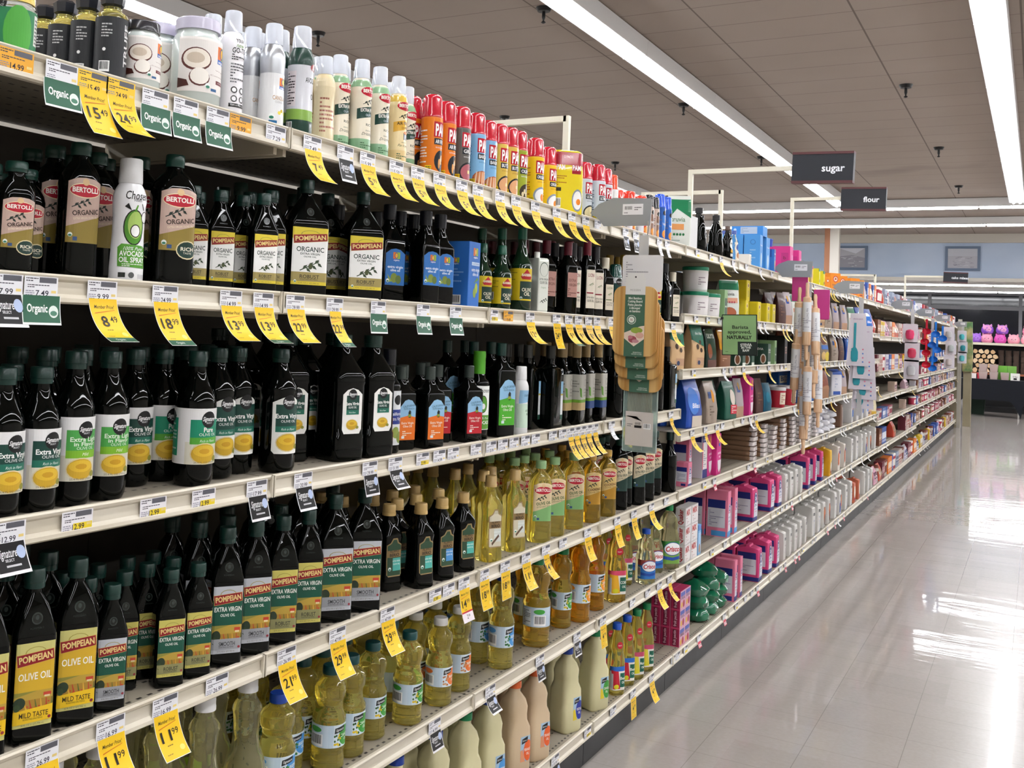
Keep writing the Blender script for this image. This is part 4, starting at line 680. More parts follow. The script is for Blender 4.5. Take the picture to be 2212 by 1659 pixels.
def chmark(u, v, s): return [E(u, v, s*.75, s, '1f2f84', 20), E(u, v, s*.66, s*.88, 'e8e8f0', 20), E(u, v+s*.05, s*.58, s*.66, '1f2f84', 20), T('C&H', u, v+s*.05, s*.55, s*.95, 'f0f0f6', .02)]
def ch(w_, d, h, desc, kind='bag', seed=1):
    a, b = w_/2, d/2; hp = a+d-.006
    L = [R(-a-d, .004, a+d*.2, h*.13, '1f2c78')]+[R(-a*.75, h*.13, a*.8, h*.52, 'dcdce6')]+chmark(0, h*.62, a*.75)+[T('PURE CANE', 0, h*.43, h*.03, a*1.1, '1f2f84', .01), T('Granulated', 0, h*.35, h*.035, a*1.2, '1f2f84', .01), T('SUGAR', 0, h*.28, h*.035, a*.8, 'c03060', .01)]
    L += [R(-a-d*.92, h*.2, -a-d*.12, h*.62, 'd4d4de'), R(-a-d*.92, h*.62, -a-d*.12, h*.80, '1f2c78'), LINES(-a-d*.85, h*.24, -a-d*.2, h*.58, 8, '8a8aa8')]
    if kind == 'bag': return bag(w_, d, h, 'd8437e', L, desc, 'sugar_bag', 'sugar bag', seed=seed)
    L[0] = R(-a-d, .004, a, h*.13, '4a9ad8' if kind == 'boxb' else '1f2c78')
    return bigbox(w_, d, h, 'e07a98', L, desc, 'sugar_box')
pr['chB'] = ch(.095, .12, .195, 'pink and navy granulated sugar bag')
pr['chL'] = ch(.085, .12, .225, 'tall pink and navy sugar bag', seed=4)
pr['chX'] = ch(.062, .105, .225, 'tall pink sugar carton with pale blue base', 'boxb')
pr['chY'] = ch(.052, .10, .205, 'narrow pink sugar carton', 'box')
pr['chS'] = ch(.055, .055, .105, 'small pink powdered sugar carton', 'box')
pr['chW'] = bigbox(.075, .12, .20, 'd8d4de', [R(-.19, .165, .0375, .2, '1f2c78'), R(-.035, .0, .035, .04, '1f2c78'), R(-.03, .045, .03, .16, 'e6e4e2'), T('America\'s', 0, .188, .008, .03, 'e8e8f0', .01), T('#1 Sweetener', 0, .176, .009, .06, 'e8e8f0', .01), LINES(-.025, .05, .025, .14, 10, '8888a0'), R(-.0375, .04, -.03, .165, 'd84a6a'), R(.03, .04, .0375, .165, 'd84a6a')], 'white and navy sugar carton with pink edges', 'sugar_box')
def flour(w_, d, h, c2, t, desc, seed=1, extra=()):
    a = w_/2
    L = [R(-a*.55, h*.66, a*.55, h*.74, '141418'), T('Signature', 0, h*.70, h*.035, a*.9, 'f0f0f0', 0, .3), T(t, 0, h*.22, h*.05, h*.36, c2, .02, 0, PI/2), T('sugar' if 'ugar' in desc else 'flour', 0, h*.5, h*.04, a*.9, c2, .01), R(-a*.7, h*.03, a*.7, h*.04, c2)]+list(extra)
    return bag(w_, d, h, 'd6d4d0', L, desc, 'flour_bag' if 'flour' in desc else 'sugar_bag', 'flour bag' if 'flour' in desc else 'sugar bag', seed=seed)
pr['wS'] = flour(.075, .12, .185, '8a3058', 'Granulated', 'white sugar bag with purple lettering')
pr['wF'] = flour(.085, .12, .215, '2f5aa0', 'All Purpose', 'white flour bag with blue lettering', 3)
pr['wO'] = flour(.085, .11, .2, '3a3a3c', 'Unbleached', 'white flour bag with orange and brown picture', 5, [E(0, .1, .03, .05, 'c8642a', 14), E(.01, .06, .022, .04, '5a2e1e', 14)])
pr['wU'] = flour(.085, .11, .205, '2f5aa0', 'Bread', 'white flour bag with orange and navy patches', 6, [P([(-.04, .02), (.0, .02), (.02, .1), (-.04, .09)], '20409a'), P([(0, .06), (.04, .07), (.04, .15), (.01, .15)], 'd8702a')])
pr['wY'] = bag(.085, .11, .205, 'e0a81c', [P([(-.04, .09), (.04, .11), (.04, .2), (-.04, .2)], 'e8b82a'), E(0, .06, .03, .04, 'f0e8d0', 14), P([(-.03, .02), (.02, .02), (0, .06)], 'b8422a')], 'yellow and white baking mix bag', 'flour_bag', 'flour bag', seed=8)
pr['wK'] = bag(.085, .11, .2, 'ded6cc', [P([(-.04, .04), (.0, .05), (.0, .15), (-.04, .13)], 'd4622c'), E(.015, .14, .02, .014, '1c3a8a'), T('FLOUR', 0, .165, .012, .05, '8a3a2a', .02)], 'cream flour bag with orange stripe', 'flour_bag', 'flour bag', seed=9)
pr['wR'] = bag(.08, .1, .18, 'c86a4a', [E(0, .09, .03, .05, 'e8dcc8'), R(-.03, .02, .03, .04, 'b8283a')], 'orange red flour bag', 'flour_bag', 'flour bag', seed=10)
pr['wbx'] = bigbox(.13, .12, .15, 'd4d4d4', [R(-.175, .03, -.085, .055, '16161a'), BAR(-.17, .032, -.09, .053), LINES(-.17, .01, -.1, .022, 2, '9a9aa0')], 'white display carton with a black barcode band', 'display_carton')
# sugar packets stacked
def pkt(c='8a6a52', txt='a86a70'):
    rs = [(0, .048, .075, .012), (.006, .052, .08, .012), (.019, .052, .08, .012), (.025, .046, .072, .01)]
    return Proto('sugar_pouch', 'sugar bag', 'flat clear film pouch of brown sugar', .025, [P4('body', body(rs, 'body', cmat(c, .25, 0, .5), k=3, wob=.01, smooth=40)), P4('seal', body([(.002, .045, .012, .003), (.011, .047, .011, .002), (.022, .045, .012, .003)], 'seal', cmat('d9cfce', .2, 0, .5), k=2), None), P4('print', decal([R(-.042, .006, .042, .019, 'd8c8c6'), R(-.036, .009, .036, .016, txt)], on_body([(0, .050, .0815, .004), (.025, .050, .0815, .004)]), 'print', 'gloss'))], .052, .08)
pr['pkt'] = pkt(); pr['pktW'] = pkt('cfcac8', '9a6a7a'); pr['pktW'].desc = 'flat white film pouch of powdered sugar'
for k_ in ('pkt', 'pktW'):   # the film seal stands out at the front end
    for nm, me, pa, lb in pr[k_].parts:
        if nm == 'seal':
            for v in me.vertices: v.co.x += .086
def pouch(w_, d, h, c, L, desc, seed=1): return bag(w_, d, h, c, L, desc, 'stand_up_pouch', 'pouch', fold=False, seed=seed, lm='gloss')
pr['mmB'] = pouch(.14, .08, .215, '1c4aa8', [E(-.01, .12, .05, .06, '2f74d0'), T('Bliss', .01, .1, .02, .07, 'e0e4ee', .02, .2), R(-.03, .0, .07, .055, 'cfc3b4')], 'glossy blue and tan stand up pouch')
pr['tanP'] = pouch(.10, .07, .2, '9a8a7c', [R(-.03, .12, .02, .15, '2a4a8a'), E(.01, .13, .012, .03, 'd8901e'), LINES(-.03, .04, .03, .09, 4, '6a5c50')], 'matt taupe stand up pouch', 3)
pr['grP'] = pouch(.10, .07, .19, '1f5a4a', [E(.015, .11, .02, .04, 'd8ccc0'), R(-.01, .03, .045, .075, 'c83a4a'), LINES(0, .035, .04, .07, 4, 'f0d8d8')], 'dark green stand up pouch with red panel', 5)
pr['clP'] = pouch(.08, .05, .2, 'a89ca0', [R(-.035, .0, .035, .06, 'b08a70'), R(-.02, .13, .01, .16, '2a4a9a'), E(.0, .16, .008, .02, 'c8962a')], 'clear grey stand up pouch', 6)
pr['pkP'] = bag(.085, .055, .215, 'd02f86', [T('powdered', 0, .105, .014, .06, 'f4dce8', .02), T('sugar', .005, .088, .01, .03, 'f4dce8', .02), P([(-.03, .07), (.035, .07), (.03, .03), (0, .012), (-.02, .03)], 'e8dce4'), R(-.01, .15, .012, .185, 'd8a02a'), R(-.012, .135, .014, .15, '2a4ab0')], 'hot pink powdered sugar bag', 'sugar_bag', 'sugar bag', seed=7)
pr['brP'] = pouch(.08, .05, .19, '4a2a28', [LINES(-.02, .05, .02, .12, 4, '8a6a5a')], 'dark brown pouch', 8)
pr['tlP'] = pouch(.08, .05, .16, '15607c', [E(0, .08, .02, .03, '3a8aa8')], 'teal pouch', 9)
pr['coc'] = pouch(.11, .06, .21, 'c8a478', [P([(-.055, .13), (.055, .1), (.055, .2), (-.055, .2)], '126a54'), E(-.01, .10, .012, .012, '3a2418'), E(.015, .12, .01, .01, '3a2418'), E(.02, .085, .01, .01, '3a2418'), R(-.02, .02, .045, .05, 'b89070'), E(.0, .03, .012, .01, '20305a'), T('choc chips', .01, .16, .012, .06, 'd8e8e0', .02)], 'green and cookie print pouch', 10)
pr['liP'] = pouch(.09, .06, .19, '263a30', [T('LILY\'S', 0, .15, .02, .06, 'e8e8e0', .02), E(-.02, .08, .02, .035, '8a4a34'), R(-.04, .0, .04, .04, '5a2c24'), P([(-.045, .16), (.045, .16), (.045, .19), (-.045, .19)], '141a18')], 'dark green chocolate chip pouch', 11)
pr['yeP'] = pouch(.10, .06, .19, '8a5a3c', [P([(-.05, .09), (.0, .07), (.05, .11), (.05, .18), (-.05, .18)], 'd89a20'), E(.02, .14, .015, .03, 'e8d8c0'), E(-.01, .1, .02, .015, 'a86a40'), LINES(-.03, .03, .04, .05, 2, 'd0a890')], 'gold and brown cookie mix pouch', 12)
pr['stB'] = bigbox(.07, .11, .12, '2c4a3c', [T('STEVIA', 0, .085, .011, .05, 'e8e8e0', .02), T('IN THE RAW', 0, .072, .008, .05, 'e8e8e0', .02), R(-.035, .0, .035, .02, 'dfe4da'), E(-.06, .035, .016, .028, 'e8dfd4', 16), E(-.06, .035, .011, .022, '8a5a3c', 14), T('STEVIA', -.085, .09, .012, .05, 'e8e8e0', .02)], 'dark green stevia box', 'sweetener_box')
pr['gkB'] = bigbox(.05, .09, .14, '8fb47e', [R(-.02, .02, .02, .1, '3a5a44'), T('BAKING', 0, .06, .008, .03, 'e8f0e0', .02)], 'pale green box', 'sweetener_box')
pr['bkB'] = bigbox(.075, .10, .17, '17171a', [T('SWEET', -.002, .10, .01, .05, 'c8a89a', .02), T('LIKE', -.002, .085, .01, .04, 'b8988a', .02), T('SUGAR', -.002, .07, .01, .05, 'c8887a', .02), R(.026, .01, .029, .16, '8a8a8a')], 'black sweetener box', 'sweetener_box')
pr['spl'] = bigbox(.075, .06, .11, 'dcc81a', [E(0, .082, .018, .014, 'e8d8a8', 14), E(0, .082, .012, .009, '8a5a3a', 12), R(-.008, .02, .008, .055, 'a89a50'), R(-.09, .01, -.045, .1, 'd0bc1a')], 'bright yellow sweetener box', 'sweetener_box')
def tub(h, r, c, lidc, L, desc, m=None, name='tub', cat='tub'):
    rs = [(0, r*.88), (.004, r*.92), (h*.86, r)]
    return Proto(name, cat, desc, h, [P4('body', body(rs, 'body', m or cmat(c, .4), k=5)), P4('lid', body([(h*.85, r*1.03), (h-.003, r*1.03), (h, r*.97)], 'lid', cmat(lidc, .4), k=6))]+([P4('label', decal(L, on_body(rs), 'label'))] if L else []), r, r)
pr['stT'] = tub(.115, .058, 'e4e0dc', '0f7a58', [R(-.1, .01, .1, .085, 'e2dede'), LINES(-.06, .03, .0, .07, 4, '8a7a84'), R(.02, .015, .045, .08, '9ac8a0')], 'round white canister with green lid', name='canister', cat='canister')
pr['rdT'] = tub(.12, .055, 'b81e38', 'd8d8dc', [R(-.03, .02, .05, .09, 'e4d8c4'), LINES(-.02, .03, .04, .08, 4, 'b06a5a')], 'red tub with clear lid')
pr['trv'] = bag(.10, .06, .225, 'd8dcd4', [P([(-.05, .12), (-.01, .17), (.05, .13), (.05, .21), (-.05, .21)], '1f7a4e'), T('truvia', -.005, .125, .02, .06, '6a8a6a', .01), R(-.03, .08, .02, .105, 'e09a5c'), [E(-.02+.013*i, .06, .005, .006, '2f7a4a', 8) for i in range(4)], LINES(-.035, .02, .03, .05, 3, '9aa8a0')], 'green and white sweetener pouch', 'stand_up_pouch', 'pouch', fold=False, seed=15, lm='gloss')
pr['trR'] = bag(.10, .06, .2, 'd8dcd4', [P([(-.05, .15), (.05, .15), (.05, .195), (-.05, .195)], '2c7a58'), T('truvia', 0, .13, .016, .05, '6a6a64', .01), R(-.04, .085, .04, .11, 'd8987c'), [E(-.024+.012*i, .088, .005, .005, 'a82a3a', 8) for i in range(5)], E(0, .035, .035, .028, 'b8684a', 16)], 'sweetener pouch with red bowl picture', 'stand_up_pouch', 'pouch', fold=False, seed=16, lm='gloss')
def syrup(h, r, c, capc, L, desc): 
    rs = [(0, r*.9), (.004, r), (h*.30, r), (h*.42, r*.86), (h*.55, r*.9), (h*.68, r*.72), (h*.78, r*.48), (h*.86, r*.38), (h*.9, r*.38)]
    return Proto('syrup_bottle', 'bottle', desc, h, [P4('body', body(rs, 'body', c, k=6, smooth=60)), P4('cap', body([(h*.88, r*.5), (h-.002, r*.5), (h, r*.44)], 'cap', cmat(capc, .3), k=6)), P4('label', decal(L, on_body(rs), 'label'))], r, r)
pr['syr'] = syrup(.205, .035, 'black_glass', '26262a', [R(-.0, .03, .03, .10, 'd8d4d4'), R(.004, .055, .028, .07, 'b82030')], 'dark syrup bottle with black cap')
pr['syS'] = syrup(.17, .027, 'black_glass', '4a3024', [E(0, .08, .018, .028, 'dcdcd8'), T('MOLASSES', 0, .085, .007, .028, '26262a', .02), R(-.016, .04, .016, .055, 'c89a2a'), R(-.018, .02, .02, .035, 'd8d8d0')], 'small dark molasses bottle with brown cap')
pr['pan'] = syrup(.16, .024, 'glass', '3f58a8', [R(-.022, .01, .022, .1, 'e4dccb'), E(0, .075, .014, .018, '2f58a8'), E(0, .035, .016, .016, 'b87a4a')], 'short syrup bottle with patterned blue cap')
pr['bbx'] = bigbox(.075, .085, .185, '4a96dc', [E(-.075, .145, .014, .014, '2a66b0', 16), E(-.075, .145, .011, .011, '4a96dc', 16), E(.0, .05, .016, .04, 'c8dcec'), LINES(-.09, .04, -.06, .11, 5, '9cc4e8'), T('Powder', 0, .13, .01, .05, 'd8e8f4', .01)], 'tall sky blue powdered milk box', 'milk_box')
pr['bbT'] = bigbox(.10, .17, .055, '3f8fd8', [R(-.17, .012, -.08, .05, 'c4ccd4'), E(-.2, .035, .008, .008, 'd8e8f4', 12), LINES(-.165, .016, -.085, .046, 4, '8a98a8')], 'sky blue box lying across the top', 'milk_box')
pr['nes'] = bigbox(.045, .08, .135, '3878c4', [R(-.11, .09, .022, .135, '24509a'), T('nesquik', 0, .11, .009, .035, 'e8eef6', .01), E(.002, .045, .012, .028, 'd8b080')], 'narrow blue carton with round cookie picture', 'cereal_box')
pr['pkX'] = bigbox(.10, .10, .19, 'd4348a', [R(-.10, .06, -.06, .15, 'c02f80'), T('b', -.08, .12, .02, .015, '7a1a4a', .01), R(.0, .05, .05, .14, 'd86aa8')], 'tall magenta storage box', 'pink_box')
pr['pkC'] = bag(.07, .04, .11, 'e8c0dc', [T('marsh', .0, .05, .012, .045, '6a6ac0', .01, .2)], 'small pale pink bag', 'small_bag', 'bag', seed=18, lm='gloss')
pr['bluT'] = tub(.05, .05, '1f4fb8', '1f4fb8', None, 'shallow blue plastic tub', name='plastic_tub')
pr['yel'] = bigbox(.06, .05, .13, 'ddc81c', [R(-.03, .105, .03, .13, '24306a'), E(0, .07, .018, .025, '6a3024'), E(0, .07, .01, .014, 'e8c090')], 'yellow pudding box with blue top', 'pudding_box')
pr['yelR'] = bigbox(.05, .04, .12, 'dcbc3a', [R(-.025, .1, .025, .12, 'b02a3a'), E(0, .05, .014, .02, 'c89a6a')], 'yellow box with red top', 'pudding_box')
pr['yelG'] = bigbox(.055, .045, .12, 'dcd01c', [R(-.03, .1, .03, .12, '1f7a3c'), E(0, .035, .016, .012, '6a4a24')], 'yellow box with green top', 'pudding_box')
pr['arm'] = bigbox(.10, .05, .15, 'e88a1c', [E(0, .105, .024, .024, 'c82a3a', 18), E(0, .105, .018, .018, 'f0e4d4', 16), P([(-.01, .095), (.012, .1), (.006, .118), (-.008, .115)], 'b86a4a'), T('BAKING SODA', 0, .06, .010, .06, '6a5a6a', .02), [E(-.02+.014*i, .025, .006, .006, '8a2a5a', 8) for i in range(4)]], 'orange baking soda box', 'baking_soda_box')
pr['armS'] = bigbox(.055, .035, .085, 'e88a1c', [E(.005, .055, .012, .012, 'c82a3a', 14), E(.005, .055, .008, .008, 'f0e4d4', 12)], 'small orange baking soda box', 'baking_soda_box')
pr['fud'] = bigbox(.05, .06, .06, 'e8e4dc', [R(-.02, .01, .02, .05, 'c8c0b4')], 'small cream box', 'small_box')
pr['jel'] = bigbox(.075, .041, .078, 'c83a6a', [R(-.0375, .0, .0375, .078, 'd8a4bc'), R(-.034, .055, .03, .072, '4a5ab0'), T('SURE-JELL', 0, .048, .012, .06, '3a2a4a', .02), E(.012, .02, .014, .016, 'a81a3a'), E(-.016, .018, .012, .013, 'e0b030'), R(-.0765, .004, -.0395, .074, 'a8244f'), R(-.066, .004, -.050, .074, '6a1030'), T('fruit pectin', -.058, .039, .012, .062, 'e8c0cc', .02, 0, PI/2)], 'pink and crimson fruit pectin box', 'pectin_box')
pr['qkr'] = bigbox(.10, .045, .078, 'd8d4d4', [R(-.046, .003, .046, .075, 'e6e2e2'), T('MIX', -.004, .056, .024, .07, 'b83a3a', .05), LINES(-.036, .028, .036, .04, 1, 'b86a6a'), LINES(-.03, .008, .036, .024, 3, 'b08a8a'), T('Quaker', -.0715, .039, .02, .066, 'a82a34', .03, 0, PI/2)], 'white box with red block letters', 'mix_box')
pr['tlb'] = bigbox(.045, .045, .135, '7ab0dc', [R(-.02, .01, .02, .1, '9cc4e8'), E(0, .03, .012, .02, 'a87a5a'), R(-.0225, .11, .0225, .135, '3a78c4')], 'slim pale blue carton standing before the stack', 'mix_box')
def greenbag():
    rs = [(0, .045, .045, .04), (.01, .06, .055, .045), (.035, .065, .06, .05), (.055, .05, .045, .04), (.068, .022, .02, .02), (.074, .008, .01, .008)]
    return Proto('bean_bag_green', 'bag', 'crinkled green film bag', .07, [P4('body', body(rs, 'body', cmat('0f6a48', .12, 0, .8), k=5, wob=.09, seed=21, smooth=40))], .06, .055)
pr['grn'] = greenbag(); pr['grn'].name = 'film_bag'
pr['wbag'] = Proto('film_bag', 'bag', 'crumpled white film bag', .05, [P4('body', body([(0, .05, .05, .03), (.01, .06, .06, .035), (.03, .062, .06, .04), (.045, .04, .035, .03), (.052, .015, .012, .01)], 'body', cmat('dcdce4', .15, 0, .6), k=5, wob=.08, seed=23)), P4('print', decal([R(-.03, .012, .03, .028, '3a58b8')], on_body([(0, .064, .064, .04), (.05, .064, .064, .04)]), 'print'))], .06, .06)
# syringe of generic baking items for the far bays, each a different look
FAR = []
def far(kind, c, c2, desc, w_=.10, h=.16, d=.08):
    a = w_/2
    L = [R(-a*.8, h*.3, a*.8, h*.7, c2), R(-a*.5, h*.42, a*.5, h*.5, 'f0ece8' if c2 != 'f0ece8' else '3a3a44'), E(a*.1, h*.17, a*.4, h*.08, c2)]
    if kind == 'box': p = bigbox(w_, d, h, c, L, desc, {'red cake mix box': 'cake_mix_box', 'blue cake mix box': 'muffin_mix_box', 'beige box with red panel': 'pastry_mix_box', 'dark red box': 'frosting_box', 'orange box': 'bread_mix_box', 'brown brownie box': 'brownie_mix_box', 'white box with violet panel': 'cookie_mix_box', 'grey blue box': 'pudding_mix_box'}.get(desc, 'small_box'))
    elif kind == 'bag': p = bag(w_, d, h, c, L, desc, 'bag', 'bag', seed=len(FAR))
    elif kind == 'pouch': p = pouch(w_, d, h, c, L, desc, len(FAR))
    else: p = tub(h, min(w_, d*1.2)/2, c, c2, [R(-a*.6, h*.2, a*.6, h*.65, c2)], desc, name='jar', cat='jar')
    FAR.append(p); return p
for q in (('box', 'b02a34', 'e8d8c8', 'red cake mix box'), ('box', '3a5aa8', 'e0e4ee', 'blue cake mix box'), ('box', 'c8b8b0', 'a84a3a', 'beige box with red panel'), ('pouch', 'd8d4d8', '4a68b0', 'white pouch with blue panel'), ('jar', 'c9c2b8', '7a3a2c', 'pale jar with brown lid'), ('box', '6a2430', 'd8a8a8', 'dark red box'), ('pouch', 'c84a34', 'e8c8a0', 'red orange pouch'), ('bag', 'd8b41c', 'e8e4d8', 'yellow bag'), ('box', 'e07a2c', 'f0e0c8', 'orange box'), ('box', '7a4a34', 'c8a080', 'brown brownie box'), ('pouch', 'e0a8bc', '8a4a6a', 'pink pouch'), ('jar', 'b81e3a', 'e8e4e0', 'crimson jar with white lid'), ('box', 'd0ccd4', '6a5a9a', 'white box with violet panel'), ('box', '98a4b8', '2c3a6a', 'grey blue box')): far(*q)
pr['ins'] = pouch(.11, .07, .205, 'd0c4a4', [T('Z', 0, .13, .03, .04, 'c8bfa0', .01), R(-.05, .0, .055, .03, 'c8a02c'), LINES(-.03, .07, .03, .1, 3, 'b0a484')], 'tall beige pouch', 25)
pr['mik'] = pouch(.12, .07, .2, '8a7a68', [E(0, .15, .04, .025, '7a4428'), R(-.045, .09, .05, .12, '3f6ab0'), E(-.02, .045, .03, .03, 'd8b470'), E(.03, .04, .03, .035, 'd8c040')], 'snack pouch with blue panel', 26)
pr['bis'] = bag(.15, .09, .215, '2a68b8', [P([(-.07, .12), (.075, .13), (.075, .17), (-.07, .17)], 'e8e0c4'), T('BITS', .0, .15, .03, .11, '2a4a6a', .03), E(.03, .095, .03, .02, '3a7a9a'), P([(-.02, .02), (.01, .02), (.03, .12), (.0, .12)], '3f86d0'), R(.02, .04, .07, .07, 'd8c8c4')], 'blue and cream baking mix bag', 'flour_bag', 'flour bag', seed=27)
pr['brn'] = pouch(.12, .07, .2, '8a4a34', [P([(-.06, .0), (.06, .0), (.06, .1), (-.06, .08)], '9a6a4a'), LINES(-.03, .1, .03, .16, 3, 'b87a5a')], 'russet brown pouch', 28)
pr['kro'] = bag(.14, .08, .2, 'd4d4dc', [R(-.065, .16, .065, .2, '2f58b0'), R(-.05, .01, .05, .035, '2f58b0'), LINES(-.03, .06, .03, .14, 4, 'a8b0c8')], 'white bag with blue top and foot', 'flour_bag', 'flour bag', seed=29)
pr['dom'] = bag(.09, .11, .215, 'd2d0d0', [R(-.03, .05, .035, .105, '2f70c8'), R(-.012, .105, .012, .16, 'b8443a')], 'white sugar bag with blue oblong print', 'sugar_bag', 'sugar bag', seed=30)
pr['bnT'] = bag(.12, .10, .19, '6a4a36', [R(.025, .0, .055, .15, 'd8ccc4')], 'brown sugar bag with white side', 'sugar_bag', 'sugar bag', seed=31)

SMALL = []
for q in (('box', 'a8586a', 'e8d0d0', 'small dusty red box'), ('box', '5a74b0', 'e0e4ee', 'small blue box'), ('jar', 'd8d0c8', '9a4a5a', 'small pale jar'), ('box', 'd0b8a8', '7a4a5a', 'small beige box'), ('jar', 'c83a5a', 'f0e8e4', 'small red jar'), ('box', 'c8c4cc', '8a6a9a', 'small grey box'), ('pouch', 'c8a8b4', '6a4a5a', 'small mauve pouch'), ('box', '8a5a44', 'd8b890', 'small brown box')):
    SMALL.append(far(*q, w_=.085, h=.105, d=.07)); FAR.pop(); SMALL[-1].name = SMALL[-1].name if q[0] != 'box' else q[3].replace('small ', '').replace(' ', '_')
# how far each kind is turned away from the viewer walking up the aisle (degrees between its front and the line of sight)
FACE = {}
for k_, v_ in pr.items():
    n_ = v_.name
    FACE[k_] = None
for k_ in ('mild', 'psmS', 'probS', 'psm', 'prob', 'psmL'): FACE[k_] = 18
for k_ in ('porgS', 'porg', 'porgsm'): FACE[k_] = 22
for k_ in ('sev', 'sel', 'spu', 'spuD'): FACE[k_] = 22
for k_ in ('sevT', 'calW', 'bar', 'barL', 'chg'): FACE[k_] = 36
for k_ in ('sjug', 'corO', 'corR', 'corG', 'org', 'orgL'): FACE[k_] = 40
for k_ in ('bL', 'bM', 'bS', 'bOl', 'bAm', 'bDk'): FACE[k_] = 22
for k_ in ('bsR', 'bsA', 'can', 'wsp', 'avo'): FACE[k_] = 38
for k_ in ('pamO', 'pamG', 'pamB', 'pamY', 'pamN', 'pamC', 'pamW', 'cR', 'cK', 'cB'): FACE[k_] = 46
FACE['twin'] = 25; FACE['cho'] = 20
ROUND = set('sev sel spu spuD sevT calW bar barL chg bsR bsA can wsp avo pamO pamG pamB pamY pamN pamC pamW cR cK cB cocoL cocoS ssp vcan vpea vveg vcanM vcorn vblue rdT'.split())
for k_ in ('cocoL', 'cocoS'): FACE[k_] = 20
for k_ in ('fbG', 'fbB', 'fbC', 'luc', 'lucK', 'lucS', 'pink', 'ssp', 'tin'): FACE[k_] = 42
for k_ in ('vcan', 'vpea', 'vveg', 'vcanM', 'vcorn', 'cri', 'criL', 'maz', 'mazG', 'mazB', 'vblue'): FACE[k_] = 34
for k_ in ('jugP', 'jugB', 'jugG', 'jugV'): FACE[k_] = 48
for k_ in ('arm', 'armS'): FACE[k_] = 45
for k_ in ('mmB', 'tanP', 'grP', 'clP', 'brP', 'tlP', 'coc', 'liP', 'yeP', 'trR', 'ins', 'mik', 'bis', 'brn', 'kro', 'rdT'): FACE[k_] = 60
# ================================================================ the room
SX = -1.274; BAY = .9144; Y0 = 1.638-2*BAY; BACK = SX-.50; CX = SX-.506
struct('floor', boxm(-11, 9, -7, 40, -.1, 0, 'floor', 'floor'))
struct('ceiling', boxm(-11, 9, -7, 29.9, 4.30, 4.4, 'ceil', 'ceiling'))
struct('wall_left', boxm(-11.2, -11, -7, 40, 0, 4.4, 'cream_wall', 'wall_left'))
struct('wall_right', boxm(9, 9.2, -7, 40, 0, 4.4, 'cream_wall', 'wall_right'))
struct('wall_near', boxm(-11.2, 9.2, -7.2, -7, 0, 4.4, 'cream_wall', 'wall_near'))
struct('wall_far', boxm(-11, 9, 29.76, 29.9, 3.2, 4.08, 'blue_wall', 'wall_far'))
struct('trim_1', boxm(-11, 9, 29.60, 29.9, 4.08, 4.299, 'cream_wall', 'trim_1'))
struct('trim_2', boxm(-11, 9, 29.66, 29.92, 3.12, 3.2, 'cream_wall', 'trim_2'))
struct('ceiling_porch', boxm(-11, 9, 29.92, 36.4, 3.16, 3.3, 'cream_wall', 'ceiling_porch'))
# night windows of the shop front
bm = bmesh.new()
for z0, z1 in ((0, .35), (2.62, 2.74), (3.06, 3.16)): box(bm, -11, 9, 36.3, 36.42, z0, z1)
for i in range(9):
    x = -10.2+i*2.42; box(bm, x, x+.09, 36.28, 36.42, .35, 3.06)
struct('window_1', finish(bm, 'window_frame', mat('window_frame', '6c6c70', .5)))
struct('wall_glazing', boxm(-11, 9, 36.34, 36.38, .35, 3.06, 'dark', 'wall_glazing'))
# strip lamps
def lamp(x0, x1, y0, y1, z, label, along='y', hh=.16):
    r = bpy.data.objects.new('strip_light', None); COL.objects.link(r); r.location = ((x0+x1)/2, (y0+y1)/2, z)
    cx, cy = r.location[0], r.location[1]
    bm = bmesh.new(); t = .012
    if along == 'y': box(bm, x0-cx-t, x0-cx+.0, y0-cy, y1-cy, .0, hh); box(bm, x1-cx, x1-cx+t, y0-cy, y1-cy, .0, hh); box(bm, x0-cx, x1-cx, y0-cy, y1-cy, .03, hh)
    else: box(bm, x0-cx, x1-cx, y0-cy-t, y0-cy, .0, hh); box(bm, x0-cx, x1-cx, y1-cy, y1-cy+t, .0, hh); box(bm, x0-cx, x1-cx, y0-cy, y1-cy, .03, hh)
    hb = bm; L = (y1-y0) if along == 'y' else (x1-x0); n = max(1, round(L/2.44))
    bm = bmesh.new()
    for k in range(n):
        for s in (.27, .73):
            if along == 'y':
                xx = x0+(x1-x0)*s-cx; tube(bm, [(xx, y0-cy+L*k/n+.02, -.008), (xx, y0-cy+L*(k+1)/n-.02, -.008)], .024, 8)
            else:
                yy = y0+(y1-y0)*s-cy; tube(bm, [(x0-cx+L*k/n+.02, yy, -.008), (x0-cx+L*(k+1)/n-.02, yy, -.008)], .024, 8)
    link('tubes', finish(bm, 'tubes', 'lamp', 60), r)
    bm = hb
    for k in range(n+1):
        q = -L/2+L*k/n
        if along == 'y': box(bm, x0-cx-t-.001, x1-cx+t+.001, q-.012, q+.012, -.004, hh+.0)
        else: box(bm, q-.012, q+.012, y0-cy-t-.001, y1-cy+t+.001, -.004, hh)
    link('housing', finish(bm, 'housing', 'white_metal'), r)
    tag(r, label, 'ceiling light', 'strip lights under the ceiling')
lamp(-6.86, -6.63, -5, 21.9, 4.13, 'long strip light behind the jars on the top shelf, at the left edge')
lamp(-3.46, -3.24, -5, 21.9, 4.13, 'long strip light running over the aisle towards the sugar sign')
lamp(-.48, -.26, -5, 21.9, 4.13, 'long strip light at the right edge, running away overhead')
lamp(2.6, 2.82, -5, 21.9, 4.13, 'long strip light right of the aisle, outside the photograph')
lamp(5.6, 5.82, -5, 21.9, 4.13, 'farthest right long strip light, outside the photograph')
lamp(-10.5, 8.5, 22.4, 22.6, 4.13, 'cross strip light behind the flour sign, nearer of the two under the high ceiling', 'x')
